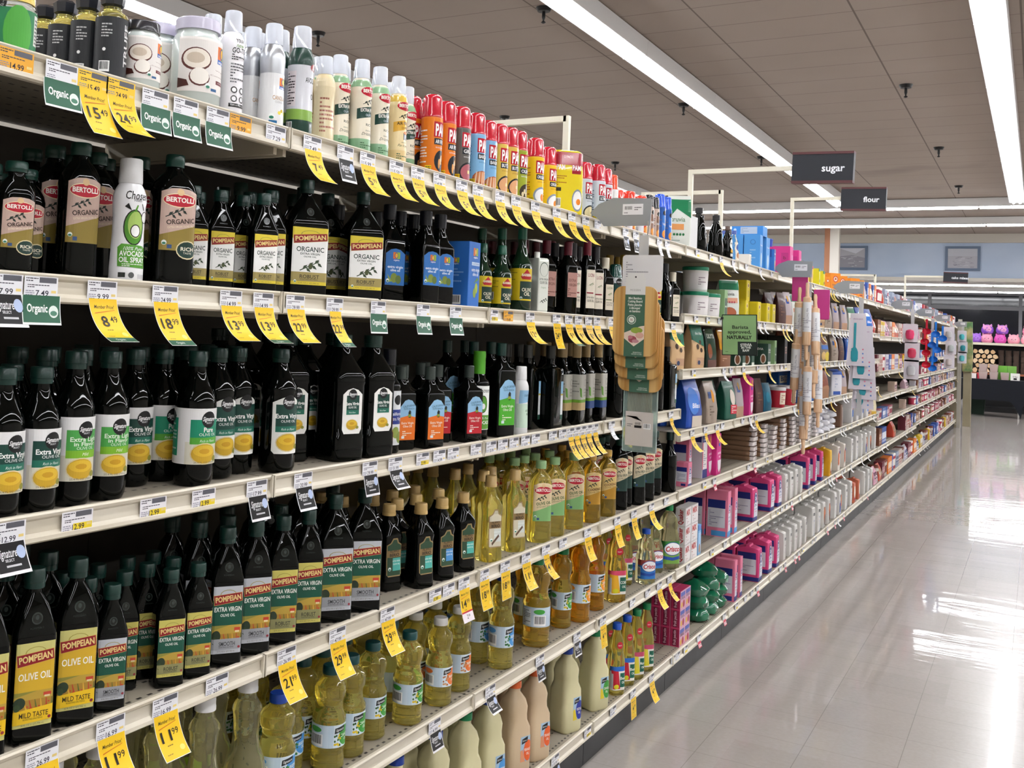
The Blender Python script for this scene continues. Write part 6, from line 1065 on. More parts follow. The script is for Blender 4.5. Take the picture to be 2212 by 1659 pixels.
# ================================================================ price tags
_TC = {}
def tag_mesh(kind, txt, curl):
    k = (kind, txt, curl)
    if k in _TC: return _TC[k]
    u = .031
    def fslip(uu, v, lay): e = .0003+.00012*lay; return np.stack([.0025+e-.0*v, uu, v], 1)
    def slip(bg, yel=None, price=None):
        L = [R(-u, -.033, u, 0, bg)]+BAR(-.004, -.012, u-.003, -.002)[1:]+[R(-.004, -.011, u-.003, -.003, '5a5a62')]+LINES(-u+.003, -.010, -.006, -.003, 2, '3a3a44')+LINES(-u+.006, -.019, u-.012, -.013, 2, '3a3a44')
        if yel: L += [R(-.008, -.031, u-.001, -.021, yel)]
        if price: L += [T(price, .002, -.0265, .0085, .024, '1c1c30', .01)]
        L += LINES(-u+.003, -.031, -.012, -.022, 3, '8a8a9a') + [R(.019, -.026, .028, -.022, 'e8cf80')]
        return decal(L, fslip, 'slip', step=1)
    sl = slip({'o': 'e8a82c', 'oy': 'e8b83c', 'y': 'e8e6ea', 'yy': 'f0c428'}.get(kind, 'e6e6ea'), 'ead02a' if kind == 'y' else None, txt.split('|')[0] if txt else None)
    c = None; coupon = txt.split('|')[-1] if txt and '|' in txt else txt
    if kind in ('m', 'mg', 'mr', 'yy', 'org', 'blk', 'pk', 'wt'):
        Ln = {'m': .078, 'mg': .084, 'mr': .085, 'yy': .078, 'org': .043, 'blk': .048, 'pk': .03, 'wt': .04}[kind]; hw = {'org': .034, 'blk': .0275}.get(kind, .021 if curl == .9 else .029)
        def fc(uu, v, lay):
            s = -(v+.030); s = np.maximum(s, 0); kk = curl/Ln if curl else 1e-6; th = s*kk
            x = (1-np.cos(th))/kk; zz = np.sin(th)/kk; e = .0003+.0002*lay
            nx, nz = np.cos(th), np.sin(th)
            return np.stack([.0045+x+nx*e, uu+.012*s/Ln*(1 if kind != 'org' else 0), -.030-zz+nz*e], 1)
        y0, y1 = -.030-Ln, -.030
        if kind in ('m', 'mg', 'mr', 'yy'):
            bg = 'f2c61e'; d, ct = coupon.split('.') if coupon and '.' in coupon else ('9', '99')
            L = [R(-hw-.001, y0-.001, hw+.001, y1, 'eeeef0'), R(-hw, y0, hw, y1, bg), T('Member Price!', 0, y1-.013, .006, .042, '3a3010', .005, .35), P([(-.022, y1-.023), (-.021, y1-.0238), (.020, y1-.0185), (.022, y1-.0175)], 'd8702a'), P([(-.022, y1-.023), (-.022, y1-.0243), (.02, y1-.0185)], 'd8702a')]
            nd = len(d); L += [T(d, -.008+(-.001 if nd > 1 else .001), y1-.038, .019, .011*nd+.003, '1a1408', .012), T(ct, .012+.001*nd, y1-.034, .011, .015, '1a1408', .006)]
            L += LINES(-.012, y1-.056, .014, y1-.052, 1, '8a7020') + [E(.018, y1-.064, .006, .005, 'f4dc70', 10)] + LINES(-.02, y1-.070, -.006, y1-.067, 1, '8a7020')
            if kind == 'mg': L += [R(-hw, y0, hw, y0+.012, '2c6048'), T('Organic', -.004, y0+.006, .005, .02, 'e8eee8', .01)]
            if kind == 'mr': L += [R(-hw, y0, hw, y0+.026, 'efe6ea'), R(-hw, y0+.023, hw, y0+.027, 'c8283c'), T('2', -.004, y0+.013, .011, .006, '1a1408', .01), T('00', .006, y0+.015, .006, .009, '1a1408', .01)]
        elif kind == 'org': L = [R(-hw-.0015, y0-.0015, hw+.0015, y1, 'eaeeea'), R(-hw, y0+.002, hw, y1, '2a6048'), T('Organic', -.008, y1-.019, .012, .038, 'eef2ee', .025), E(.022, y1-.024, .009, .0095, 'dfe8e2', 16), E(.022, y1-.0265, .0065, .004, '4a8068', 10)]
        elif kind == 'blk': L = [R(-hw-.001, y0-.001, hw+.001, y1, 'ececee'), R(-hw+.001, y0+.004, hw-.001, y1-.001, '17171a'), T('Signature', -.006, y1-.016, .013, .034, 'f0f0f2', .01, .35), T('SELECT', -.004, y1-.027, .004, .016, 'f0f0f2', .01), E(.018, y1-.017, .008, .010, 'b8c8e8', 14), R(-.012, y1-.037, .014, y1-.034, 'c8c8cc')]
        elif kind == 'pk': L = [R(-.024, y0, .024, y1, 'd8405a'), R(-.02, y0+.004, .02, y0+.018, 'eed8dc')]+LINES(-.018, y0+.006, .018, y0+.016, 2, 'b83048')
        else: L = [R(-.02, y0, .02, y1, 'e8e8ea')]+LINES(-.016, y0+.006, .016, y1-.006, 4, '8a8a90')
        c = decal(L, fc, 'coupon', step=1, vstep=.004)
    nmk = {'m': 'price_tag', 'mg': 'price_tag', 'mr': 'price_tag', 'yy': 'price_tag'}.get(kind, 'shelf_tag')
    prt = [P4('slip', sl)]+([P4('coupon', c)] if c else [])
    p = Proto({'s': 'shelf_label', 'y': 'shelf_label', 'o': 'shelf_label', 'org': 'organic_tag', 'blk': 'square_tag', 'wt': 'small_tag', 'pk': 'small_tag'}.get(kind, 'price_tag'), 'price tag', '', .03, prt); _TC[k] = p
    return p
TG = []
SHN = {0: 'top', 1: 'second', 2: 'third', 3: 'fourth', 4: 'fifth', 5: 'lowest'}
def tg(lvl, z, px, kind='s', txt=None, curl=0., Y=None, sec='A'):
    y = ypx(px, SX+.004, z-.018) if Y is None else Y
    if sec == 'A' and lvl < 99:
        pass
    r = put(tag_mesh(kind, txt, curl), (SX, y, z+.002)); t = THINGS.pop()
    TG.append(dict(o=r, lvl=lvl, y=y, kind=kind, txt=txt, sec=sec, curl=curl))
z = A[0]
for a in ((36, 'o', '14.99', 0), (135, 'org', None, .35), (202, 'yy', '15.49', .7), (262, 'yy', '24.99', 1.15), (337, 'org', None, .25), (403, 'org', None, .3), (472, 'org', None, .3), (521, 'o', '9.99', 0), (597, 's', '7.29', 0), (676, 'm', '7.49', 1.0), (747, 'blk', None, .2), (795, 'm', '5.99', 1.0), (857, 'm', '5.59', 1.1), (903, 'm', '5.99', 1.15), (950, 'm', '4.99', 1.15), (998, 'm', '5.49', 1.15), (1033, 'm', '5.99', 1.1), (1080, 'm', '6.49', 1.1), (1115, 'm', '6.99', 1.1), (1157, 'm', '7.99', 1.1), (1203, 'm', '9.99', 1.1), (1236, 'm', '7.79', 1.1), (1266, 'm', '7.59', 1.1), (1292, 's', None, 0), (1352, 'blk', None, .2), (1374, 'blk', None, .1), (1395, 's', None, 0), (1425, 'wt', None, .4), (1442, 'wt', None, .4)): tg(0, z, *a)
z = A[1]
for a in ((12, 'blk', '7.99', .25), (90, 'org', '7.49', .25), (222, 'mg', '9.99|8.49', 1.15), (358, 'mg', '24.99|18.99', .95), (500, 'm', '14.99|13.99', 1.1), (570, 'mg', '14.99|13.99', 1.15), (639, 'm', '29.99|22.99', 1.0), (724, 'mg', '29.99|22.99', .9), (818, 'org', None, .2), (915, 'org', None, .3), (985, 'org', None, .3), (1066, 'y', '9.99', 0), (1099, 'o', '9.49', 0), (1146, 'm', '12.49', 1.15), (1203, 'm', '26.99|24.99', .35), (1229, 'mg', '9.99', 1.15), (1250, 'm', '9.99', 1.15), (1272, 'm', '8.99', 1.15), (1290, 'm', '8.99', 1.15), (1322, 'm', '8.99', .8), (1455, 'm', '9.99', 1.0)): tg(1, z, *a)
z = A[2]
for a in ((18, 'blk', '12.99', .3), (168, 'y', '12.99', 0), (332, 'y', '12.99', 0), (441, 'y', '12.99', 0), (556, 'blk', '17.99', .15), (656, 'blk', '20.99', .3), (800, 'blk', '29.99', .1), (855, 'blk', '31.99', .8), (914, 'y', '22.99', 0), (950, 's', '14.99', 0), (980, 's', '16.99', 0), (1029, 's', '17.99', 0), (1062, 's', '20.99', 0), (1087, 's', '21.99', 0), (1111, 's', '17.99', 0), (1136, 's', '18.99', 0), (1158, 's', '12.99', 0), (1195, 's', '13.99', 0), (1216, 's', '19.99', 0), (1233, 'm', '19.99', .9), (1246, 'm', '19.99', .9), (1259, 'm', '18.99', .9), (1272, 'm', '18.99', .9), (1286, 'm', '18.99', .9), (1322, 'wt', None, .9), (1350, 'm', '15.99', .8), (1450, 'm', '11.99', .9)): tg(2, z, *a)
z = A[3]
for a in ((92, 'm', '26.99|21.99', .6), (240, 'm', '16.99|11.99', .7), (358, 'm', '16.99|11.99', .65), (470, 's', '26.99', 0), (620, 'm', '26.99|21.99', .65), (730, 'm', '47.99|29.99', .6), (838, 'm', '47.99|29.99', .65), (941, 'y', '15.99', 0), (970, 's', '15.99', 0), (1003, 'mr', '15.99|14.99', .3), (1046, 'm', '24.99|18.99', .25), (1092, 'm', '24.99|18.99', .05), (1137, 'm', '14.99|11.49', .6), (1180, 'm', '16.99|14.99', .9), (1217, 's', '17.99', 0), (1270, 'm', '9.99', .5), (1334, 'm', '9.99', .4), (1370, 'm', '9.99', .45), (1408, 'm', '8.99', .95), (1440, 's', None, 0)): tg(3, z, *a)
z = A[4]
for a in ((600, 's', '9.99', 0), (940, 'blk', '4.99', .25), (1060, 'blk', '4.99', .8), (1167, 'blk', '5.99', .15), (1247, 'blk', '9.99', .1), (1303, 'm', '4.99', .1), (1367, 's', '6.99', 0), (1400, 's', None, 0), (1425, 'm', '5.79', .7), (1447, 'm', '6.99', .9)): tg(4, z, *a)
z = A[5]
for a in ((1200, 'blk', '15.99', .3), (1270, 'y', '13.99', 0), (1325, 's', '4.99', 0), (1368, 'm', '4.99', .02), (1408, 'm', '4.99', .55), (1455, 's', None, 0)): tg(5, z, *a)
rt_ = random.Random(5)
def sec_at(y): k = int((y-Y0)/BAY); return LV_B if k < 12 else LV_C if k < 16 else LV_D
y = Y0+5*BAY+.05
while y < YE-.1:
    LV = sec_at(y)
    for i, z in enumerate(LV):
        if rt_.random() < (.62 if y < 9 else .45):
            kd, cu = rt_.choice((('s', 0), ('y', 0), ('m', 1.1), ('wt', 1.0), ('s', 0), ('m', .9))) if i < len(LV)-3 else rt_.choice((('s', 0), ('y', 0), ('pk', .3), ('s', 0)))
            if y > 8 and rt_.random() < .5: kd, cu = 'wt', 1.1
            nb_ = int((y+.035-Y0)/BAY)
            if abs(y-(Y0+nb_*BAY)) < .035: continue
            tg(i, z, 0, kd, '4.99' if kd == 'm' else None, cu, Y=y+rt_.uniform(0, .03), sec='B')
    y += rt_.uniform(.11, .2) if y < 9 else rt_.uniform(.25, .42)
# ---------------------------------------------------------------- hanging merchandise, arms and signs
def arm_plate(y, label, x1=-1.09, text=True):
    r = bpy.data.objects.new('merchandiser_arm', None); COL.objects.link(r); r.location = (SX, y, 1.88)
    L = x1-SX; m_ = mat('arm_grey', '8d9194', .4)
    bm = bmesh.new(); vs = [(-.03, -.0, .0), (.0, 0, .03), (.05, 0, .05), (L, 0, .045), (L-.005, 0, -.045), (.02, 0, -.045), (-.0, 0, -.02)]
    a_ = [bm.verts.new((x, -.002, z)) for x, _, z in vs]; b_ = [bm.verts.new((x, .002, z)) for x, _, z in vs]
    bm.faces.new(a_); bm.faces.new(b_[::-1])
    for i in range(len(vs)): j = (i+1) % len(vs); bm.faces.new((a_[i], b_[i], b_[j], a_[j]))
    bmesh.ops.recalc_face_normals(bm, faces=bm.faces); link('plate', finish(bm, 'plate', m_), r)
    link('slip', decal([R(.085, -.008, .155, .028, 'dcdce0')]+BAR(.09, .006, .12, .022)[1:]+LINES(.125, .006, .15, .02, 2, '5a5a60')+LINES(.09, -.004, .14, .002, 1, '5a5a60'), on_plane((0, -.0021, 0), (1, 0, 0), (0, 0, 1)), 'slip', step=1), r)
    bm = bmesh.new(); tube(bm, [(L-.01, -.004, -.03), (L-.008, -.006, -.06), (L-.012, -.006, -.085), (L-.02, -.006, -.09)], .002, 6); link('hook', finish(bm, 'hook', 'steel', 60), r)
    tag(r, label, 'display arm', 'grey hanging arms on the top shelf')
arm_plate(3.36, 'grey arm plate above the hanging cutting boards'); arm_plate(6.25, 'grey arm plate above the hanging rolling pins'); arm_plate(8.3, 'grey arm plate above the hanging spatulas'); arm_plate(14.35, 'grey arm plate above the hanging measuring spoons')
def rrect(w_, h, r, n=6):
    out = []
    for cx, cz, t0 in ((w_/2-r, h-r, 0), (-(w_/2-r), h-r, PI/2), (-(w_/2-r), r, PI), (w_/2-r, r, 1.5*PI)):
        for i in range(n+1): t = t0+PI/2*i/n; out.append((cx+r*math.cos(t), cz+r*math.sin(t)))
    return out
def slab(pts, d, m_, name, bev=.002):
    bm = bmesh.new(); a_ = [bm.verts.new((x, -d/2, z)) for x, z in pts]; f = bm.faces.new(a_)
    g = bmesh.ops.extrude_face_region(bm, geom=[f]); bmesh.ops.translate(bm, vec=(0, d, 0), verts=[v for v in g['geom'] if isinstance(v, bmesh.types.BMVert)])
    bmesh.ops.recalc_face_normals(bm, faces=bm.faces)
    if bev: bmesh.ops.bevel(bm, geom=[e for e in bm.edges if abs(e.verts[0].co.y-e.verts[1].co.y) < 1e-6], offset=bev, segments=2, affect='EDGES')
    return finish(bm, name, m_, 40)
def strip(x, y, ztop, zbot, label):
    o = link('clip_strip', boxm(-.016, .016, -.001, .001, zbot-ztop, 0, cmat('d4d6d8', .2, .3), 'clip_strip'), None, (x, y, ztop)); tag(o, label, 'clip strip', 'plastic strips that hold the hanging goods')
# cutting boards (seen face on from the aisle mouth)
bx, by = -1.103, 3.33
strip(bx, by, 1.80, 1.10, 'clear plastic strip holding the cutting boards and skewers')
o = link('bag_card', slab(rrect(.135, .12, .012), .002, cmat('e0e0e2', .35), 'bag_card', 0), None, (bx, by-.006, 1.615))
link('print', decal(LINES(-.055, .03, .055, .1, 9, '9a9aa0'), on_plane((0, -.0012, 0), (1, 0, 0), (0, 0, 1)), 'print', step=1), o); tag(o, 'white back card of a packet hanging above the bamboo boards', 'card')
def board():
    w_, h = .145, .225
    V = lambda t: h*t
    L = [R(-.033, -.002, .033, h+.008, '456a56'), R(-.033, V(.88), .033, h+.03, 'e2e2e0'), R(-.027, h+.012, .027, h+.042, 'e2e2e0'), E(0, h+.03, .003, .003, '2a2a2a', 8), T('MODERN', 0, V(.945), .007, .034, '9a9a98', 0), T('Mini Bamboo', .0, V(.83), .0075, .044, 'eef0e8', .02), T('Cutting Board', 0, V(.785), .0075, .048, 'eef0e8', .02), T('Petite planche', 0, V(.735), .0075, .046, 'eef0e8', .02), T('à découper', 0, V(.69), .0075, .036, 'eef0e8', .02), T('en bambou', 0, V(.645), .0075, .036, 'eef0e8', .02), E(-.01, V(.52), .015, .015, 'dfe4dc', 18), E(-.01, V(.52), .013, .013, '456a56', 18), E(-.01, V(.52), .010, .010, 'dfe4dc', 16), T('N', -.01, V(.52), .008, .006, '8a4a4a', .01),
         P([(-.033, V(.25)), (0, V(.14)), (.033, V(.25)), (.033, V(.44)), (.02, V(.43)), (-.033, V(.33))], 'e6d4c4'), E(.008, V(.37), .02, .010, '9ab04a', 12), E(.018, V(.30), .014, .010, 'd8a898', 10), E(-.005, V(.24), .014, .011, 'a8525e', 12), E(-.012, V(.27), .008, .006, 'c88088', 8), E(.005, V(.215), .012, .006, 'c89098', 8), T('ESSENTIALS', .012, V(.055), .004, .028, 'dfe6dc', 0), T('FOR EVERY KITCHEN', .01, V(.03), .004, .034, 'dfe6dc', 0)]
    pts = rrect(w_, h, .030)
    return [P4('board', slab(pts, .009, 'bamboo', 'board')), P4('sleeve', decal(L, on_plane((0, -.0052, 0), (1, 0, 0), (0, 0, 1)), 'sleeve', step=1))]
bp_ = Proto('cutting_board', 'cutting board', '', .225, board())
zs = [1.405, 1.368, 1.331, 1.290]
for i, z_ in enumerate(zs):
    r = put(bp_, (bx-.004+.003*i, by-.052+.013*i, z_)); THINGS.pop(); r['label'] = 'bamboo cutting board in a green paper sleeve, '+['frontmost and highest of the hanging four', 'second one down of the hanging four', 'third one down of the hanging four', 'lowest and rearmost of the hanging four'][i]; r['group'] = 'hanging bamboo cutting boards'
for i, dx in enumerate((-.010, .004)):
    r = put(bp_, (bx+dx-.006, by+.010+.012*i, 1.335-.02*i), rz=0); THINGS.pop(); r['label'] = 'bamboo cutting board hanging behind the four sleeved ones, showing its %s edge' % ('right' if i else 'left'); r['group'] = 'hanging bamboo cutting boards'
# skewers
r = bpy.data.objects.new('skewer_pack', None); COL.objects.link(r); r.location = (bx+.006, by, 1.095)
link('film', slab(rrect(.112, .225, .004), .014, cmat('c4dcd8', .1, .75), 'film', .001), r)
bm = bmesh.new()
for i in range(22): xx = -.042+i*.0037; box(bm, xx, xx+.0026, -.0045, .002, .10, .215)
link('skewers', finish(bm, 'skewers', 'wood'), r)
link('card', decal([R(-.046, .02, .046, .115, 'cfc8c2'), P([(-.046, .115), (-.01, .115), (.01, .10), (.046, .10), (.046, .13), (-.046, .13)], 'cfc8c2'), T('GOOD', -.005, .092, .007, .018, '1a1a1e', .03), R(-.016, .078, .008, .086, '1a1a1e'), BAR(.014, .076, .038, .094), LINES(-.04, .08, -.022, .092, 2, '6a6a6a')], on_plane((0, -.0074, 0), (1, 0, 0), (0, 0, 1)), 'card', step=1), r)
tag(r, 'clear packet of bamboo skewers hanging below the cutting boards', 'skewers')
# rolling pins
px_, py_ = -1.10, 6.2
strip(px_, py_, 1.80, .92, 'clear plastic strip holding the rolling pins')
def pin():
    p = body([(-.215, .007), (-.20, .0105), (-.165, .0085), (-.135, .0115), (-.131, .0215), (-.127, .0225), (.127, .0225), (.131, .0215), (.135, .0115), (.165, .0085), (.20, .0105), (.215, .007)], 'pin', 'wood', k=5, smooth=50)
    rs = [(-.127, .0230), (.127, .0230)]
    l_ = decal([R(-.034, -.06, .034, .105, 'd8dade')]+[T('ROLLING PIN', .0, .03, .010, .08, '7a7a86', .01, 0, PI/2), LINES(-.028, -.05, .028, .02, 6, 'a8a8b4')], on_body(rs), 'sleeve')
    return [P4('roller', p), P4('sleeve', l_)]
pp = Proto('rolling_pin', 'rolling pin', '', .43, pin())
for i, (dx, z_, t, dy) in enumerate(((-.045, 1.56, .13, -.03), (.005, 1.585, -.02, -.06), (.045, 1.53, -.17, -.02), (-.01, 1.42, .04, .02), (-.062, 1.33, .15, .0), (.03, 1.37, -.14, .03), (-.03, 1.22, .12, .05), (.012, 1.20, -.03, -.035), (.052, 1.21, -.12, .06), (-.012, 1.06, -.08, .01))):
    r = put(pp, (px_+dx, py_+dy, z_), rz=-1.2, tilt=None); THINGS.pop(); r.rotation_euler = (0, t*1.45, -1.3)
    r['label'] = 'pale wooden rolling pin in paper sleeve, '+['highest on the left of the hanging bunch', 'nearest and topmost in the middle of the bunch', 'highest on the right of the bunch, leaning outward', 'behind the middle pin, half way up', 'middle height at the left of the bunch', 'middle height at the right of the bunch', 'low on the left of the bunch', 'low in the middle, in front', 'low on the right of the bunch', 'lowest of the bunch'][i]; r['group'] = 'hanging rolling pins'
for i, (dx, dy, z_) in enumerate(((-.065, .10, 1.70), (.05, .12, 1.60))):
    o = link('pink_packet', slab(rrect(.085, .17, .006), .012, cmat('c8408e', .35), 'pink_packet', .002), None, (px_+dx, py_+dy, z_)); tag(o, 'magenta flat packet hanging behind the rolling pins, '+['on the left', 'on the right'][i], 'packet', 'magenta packets behind the rolling pins')
# spatulas
sx_, sy_ = -1.10, 8.25
strip(sx_, sy_, 1.80, .95, 'white plastic strip holding the turquoise spatulas')
def spat():
    c = '2f9cac'
    return [P4('card', slab([(-.075, 0), (.075, 0), (.05, .38), (-.05, .38)], .002, cmat('dcd8e2', .4), 'card', 0)),
            P4('spatula', slab([(-.036, .03), (-.004, .03), (.004, .05), (.004, .10), (-.002, .12), (-.012, .135), (-.010, .31), (-.026, .31), (-.028, .135), (-.038, .12), (-.044, .10), (-.044, .05)][::-1], .012, cmat(c, .35), 'spatula', .003)),
            P4('print', decal([T('silicone spatula', .0, .34, .012, .065, 'b898b8', .01), [E(.036, .03+.03*i, .006, .006, ('5a8ad0', 'd87a9a')[i % 2], 8) for i in range(4)], E(-.035, .12, .008, .008, '5ab8c0', 8)], on_plane((0, -.0012, 0), (1, 0, 0), (0, 0, 1)), 'print', step=1))]
spp = Proto('spatula_pack', 'spatula', '', .36, spat())
for i, z_ in enumerate((1.37, 1.28, 1.20, 1.13, 1.06)):
    r = put(spp, (sx_+(-.012, .03, .0, .04, .02)[i], sy_-.05+.018*i, z_-.06), tilt=None); THINGS.pop(); r['label'] = 'turquoise silicone spatula on a white card, '+['uppermost and nearest of the hanging five', 'second from the top', 'middle one of the hanging five', 'second from the bottom', 'lowest of the hanging five'][i]; r['group'] = 'hanging spatulas'
# measuring spoons
strip(aty(2014, 740, 14.35)[0], 14.35, 1.80, 1.2, 'plastic strip holding the red and blue measuring spoons')
def spoon(c):
    bm = bmesh.new()
    n = 14
    for j, rr in enumerate((.026, .022, .012, .001)):
        z_ = (0, -.010, -.018, -.021)[j]; vs = [bm.verts.new((rr*math.cos(2*PI*i/n), -z_, rr*math.sin(2*PI*i/n))) for i in range(n)]
        if j:
            for i in range(n): bm.faces.new((pv[i], pv[(i+1) % n], vs[(i+1) % n], vs[i]))
        pv = vs
    box(bm, -.006, .006, -.002, .002, .024, .10); return finish(bm, 'spoon', cmat(c, .2), 60)
SPB, SPR = spoon('1f78d8'), spoon('c81f3a')
for i, (qx, qy, c) in enumerate(((2021, 722, 'b'), (2036, 731, 'b'), (2013, 745, 'b'), (2024, 756, 'b'), (2016, 776, 'b'), (2014, 795, 'b'), (2002, 716, 'r'), (1998, 738, 'r'), (2001, 762, 'r'), (2001, 788, 'r'))):
    q = aty(qx, qy, 14.30); o = link('measuring_spoon', SPB if c == 'b' else SPR, None, (q[0], 14.32-.006*i, q[2])); o.scale = (1.9, 1.5, 1.5)
    tag(o, ('bright blue' if c == 'b' else 'red')+' plastic measuring spoon, '+(['top', 'second', 'third', 'fourth', 'fifth', 'lowest'][i] if c == 'b' else ['top', 'second', 'third', 'lowest'][i-6])+' of its colour on the strip', 'measuring spoon', 'hanging measuring spoons')
# clear blister packs
BL = ((11.8, (('d83a6a', 1966, 722, 'pink', 'upper'), ('c83a5a', 1970, 762, 'red and green', 'middle'), ('b8b8bc', 1968, 800, 'silver', 'lower'))), (17.0, (('b8b8bc', 2050, 722, 'grey', 'upper'), ('a8b0b0', 2054, 752, 'pale grey', 'middle'), ('c0b8b8', 2050, 782, 'whitish', 'lower'))), (21.2, (('3fa8b0', 2078, 728, 'turquoise', 'upper'), ('2a8a96', 2080, 752, 'dark teal', 'middle'), ('58b4bc', 2078, 774, 'pale turquoise', 'lower'))))
for Y_, L_ in BL:
    nm_ = 'the '+L_[0][3]+', '+L_[1][3]+' and '+L_[2][3]+' blister packs'
    arm_plate(Y_, 'grey arm plate above '+nm_); xs_ = aty(L_[1][1], L_[1][2], Y_-.02)[0]; strip(xs_, Y_-.02, 1.84, aty(L_[2][1], L_[2][2], Y_)[2], 'plastic strip holding '+nm_)
    for i, (c, qx, qy, cn, wh) in enumerate(L_):
        q = aty(qx, qy, Y_-.035); sc_ = (1.15, 1.15, 1.2)[BL.index((Y_, L_))]
        r = bpy.data.objects.new('blister_pack', None); COL.objects.link(r); r.location = (q[0], Y_-.024, q[2]-.09); r.scale = (sc_, 1, sc_)
        link('card', slab(rrect(.12, .17, .01), .004, cmat('dad6de', .35), 'card', 0), r); link('contents', body([(.03, .012), (.04, .03), (.08, .036), (.11, .03), (.12, .01)], 'contents', cmat(c, .3), k=4), r, (0, -.036, 0))
        tag(r, 'hanging blister pack with %s contents, %s of its strip of three' % (cn, wh), 'blister pack', 'hanging blister packs')
q0, q1 = aty(2082, 745, 22.3), aty(2101, 648, 22.3)
r = bpy.data.objects.new('end_display', None); COL.objects.link(r); r.location = ((q0[0]+q1[0])/2, 22.3, 0)
w_ = q1[0]-q0[0]
link('stand', boxm(-w_/2, w_/2, -.02, .18, 0, 1.02, 'tan_paint', 'stand', .004), r); link('packs', body([(1.021, w_*.48, .08, .02), (1.3, w_*.5, .09, .03), (1.6, w_*.46, .08, .03), (1.95, w_*.5, .07, .02)], 'packs', mat('tan_green_packs', '9a8c62', .6), k=3, wob=.05), r); noisy(M['tan_paint'], '8a8168', '948b74', 3)
noisy(bpy.data.materials['tan_green_packs'], '4f7a4a', 'b8a878', 7)
tag(r, 'tan and green packs on a stand just past the end panel', 'display')
# green shelf sign
S = aty(1598, 720, 5.0)
r = bpy.data.objects.new('shelf_sign', None); COL.objects.link(r); A_, B_ = aty(1564, 680, 5.0), aty(1634, 768, 5.0); w_, h = B_[0]-A_[0], A_[2]-B_[2]; r.location = ((A_[0]+B_[0])/2, 5.0, B_[2]); r.rotation_euler = (0, -.03, 0)
link('frame', slab(rrect(w_+.008, h+.008, .003), .004, 'black', 'frame', 0), r, (0, 0, -.004))
link('face', decal([R(-w_/2, 0, w_/2, h, '8fb57c'), T('Barista', .004, h*.70, h*.085, w_*.48, '20281e', .02), T('approved,', 0, h*.58, h*.085, w_*.7, '20281e', .02), T('NATURALLY', 0, h*.44, h*.085, w_*.74, '14180f', .04), R(-w_*.05, 0, w_/2, h*.33, '26332e'), T('STEVIA', w_*.2, h*.25, h*.07, w_*.34, 'e8ece4', .03, 0, .05), T('IN THE', w_*.2, h*.18, h*.05, w_*.28, 'e8ece4', .03, 0, .05), T('RAW', w_*.2, h*.11, h*.06, w_*.2, 'e8ece4', .03, 0, .05), LINES(-w_*.42, h*.06, -w_*.12, h*.09, 1, '4a6a42')], on_plane((0, -.0022, 0), (1, 0, 0), (0, 0, 1)), 'face', step=1), r)
link('clip', body([(0, .001), (.001, .014), (.012, .014), (.013, .001)], 'clip', 'black'), r, (-w_/2-.01, 0, h-.02))
bm = bmesh.new(); box(bm, -.9, -w_/2-.008, -.003, .003, h-.016, h-.004); me = finish(bm, 'bracket', 'black'); 
bpy.data.meshes.remove(me); bm = bmesh.new(); tube(bm, [(-w_/2-.01, .003, h-.012), (SX-r.location[0]+.002, .003, h-.012)], .003); link('bracket', finish(bm, 'bracket', 'black', 60), r)
tag(r, 'green shelf sign reading Barista approved, NATURALLY in a black frame', 'sign')
# aisle signs on cream arms
def sign(y, x0, x1, z0, z1, word, rot, label, th=.36):
    r = bpy.data.objects.new('aisle_sign', None); COL.objects.link(r); r.location = ((x0+x1)/2, y, z0); r.rotation_euler = (0, .03, rot)
    w_, h = (x1-x0), z1-z0; dk = mat('sign_black', '22252c', .45)
    link('panel', slab([(-w_/2, 0), (w_/2, 0), (w_/2, h), (-w_/2, h)], .05, dk, 'panel', .001), r)
    link('trim', slab([(-w_/2, h-.008), (w_/2, h-.008), (w_/2, h+.006), (-w_/2, h+.006)], .056, mat('sign_maroon', '5c3436', .5), 'trim', 0), r); link('trim', slab([(-w_/2, -.006), (w_/2, -.006), (w_/2, .008), (-w_/2, .008)], .056, mat('sign_maroon', '5c3436', .5), 'trim', 0), r)
    link('word', decal([T(word, w_*.18, h*.48, h*.24, None, 'f4f6fa', .02)], on_plane((0, -.0255, 0), (1, 0, 0), (0, 0, 1)), 'word', step=1), r)
    tag(r, label, 'sign', 'black aisle signs')
sign(6.2, -1.205, -.88, 2.365, 2.53, 'sugar', -.05, 'black hanging aisle sign reading sugar')
sign(9.2, -1.40, -1.06, 2.555, 2.735, 'flour', -.03, 'black hanging aisle sign reading flour')
sign(18., -1.255, -.925, 2.45, 2.60, 'cake mixes', 0, 'black hanging aisle sign reading cake mixes')
def arm(y, ztop, x1, label):
    r = bpy.data.objects.new('sign_arm', None); COL.objects.link(r); r.location = (CX, y, 1.84)
    s = .013; link('upright_tube', boxm(-s, s, -s, s, 0, ztop-1.84, 'arm', 'upright_tube'), r)
    a_, b_ = sorted((0, x1-CX)); link('cross_tube', boxm(a_-(s if a_ < 0 else -s), b_+(0 if a_ < 0 else 0), -s, s, ztop-1.84-2*s, ztop-1.84, 'arm', 'cross_tube'), r)
    link('foot', boxm(-.03, .03, -.03, .03, -.0, .012, 'arm', 'foot'), r)
    tag(r, label, 'sign arm', 'cream sign arms on the shelving')
arm(4.27, 2.42, -2.25, 'cream sign arm rising behind the red capped cans'); arm(6.2, 2.465, -1.205, 'cream sign arm holding the sugar sign'); arm(6.9, 2.435, -2.3, 'cream sign arm behind the sugar sign arm, pointing away'); arm(9.2, 2.67, -1.40, 'cream sign arm holding the flour sign'); arm(18., 2.55, -1.255, 'cream sign arm holding the cake mixes sign'); arm(14.5, 2.35, -2.4, 'cream sign arm before the blue wall, pointing away')
# ---------------------------------------------------------------- shop front displays
def wreck(): pass
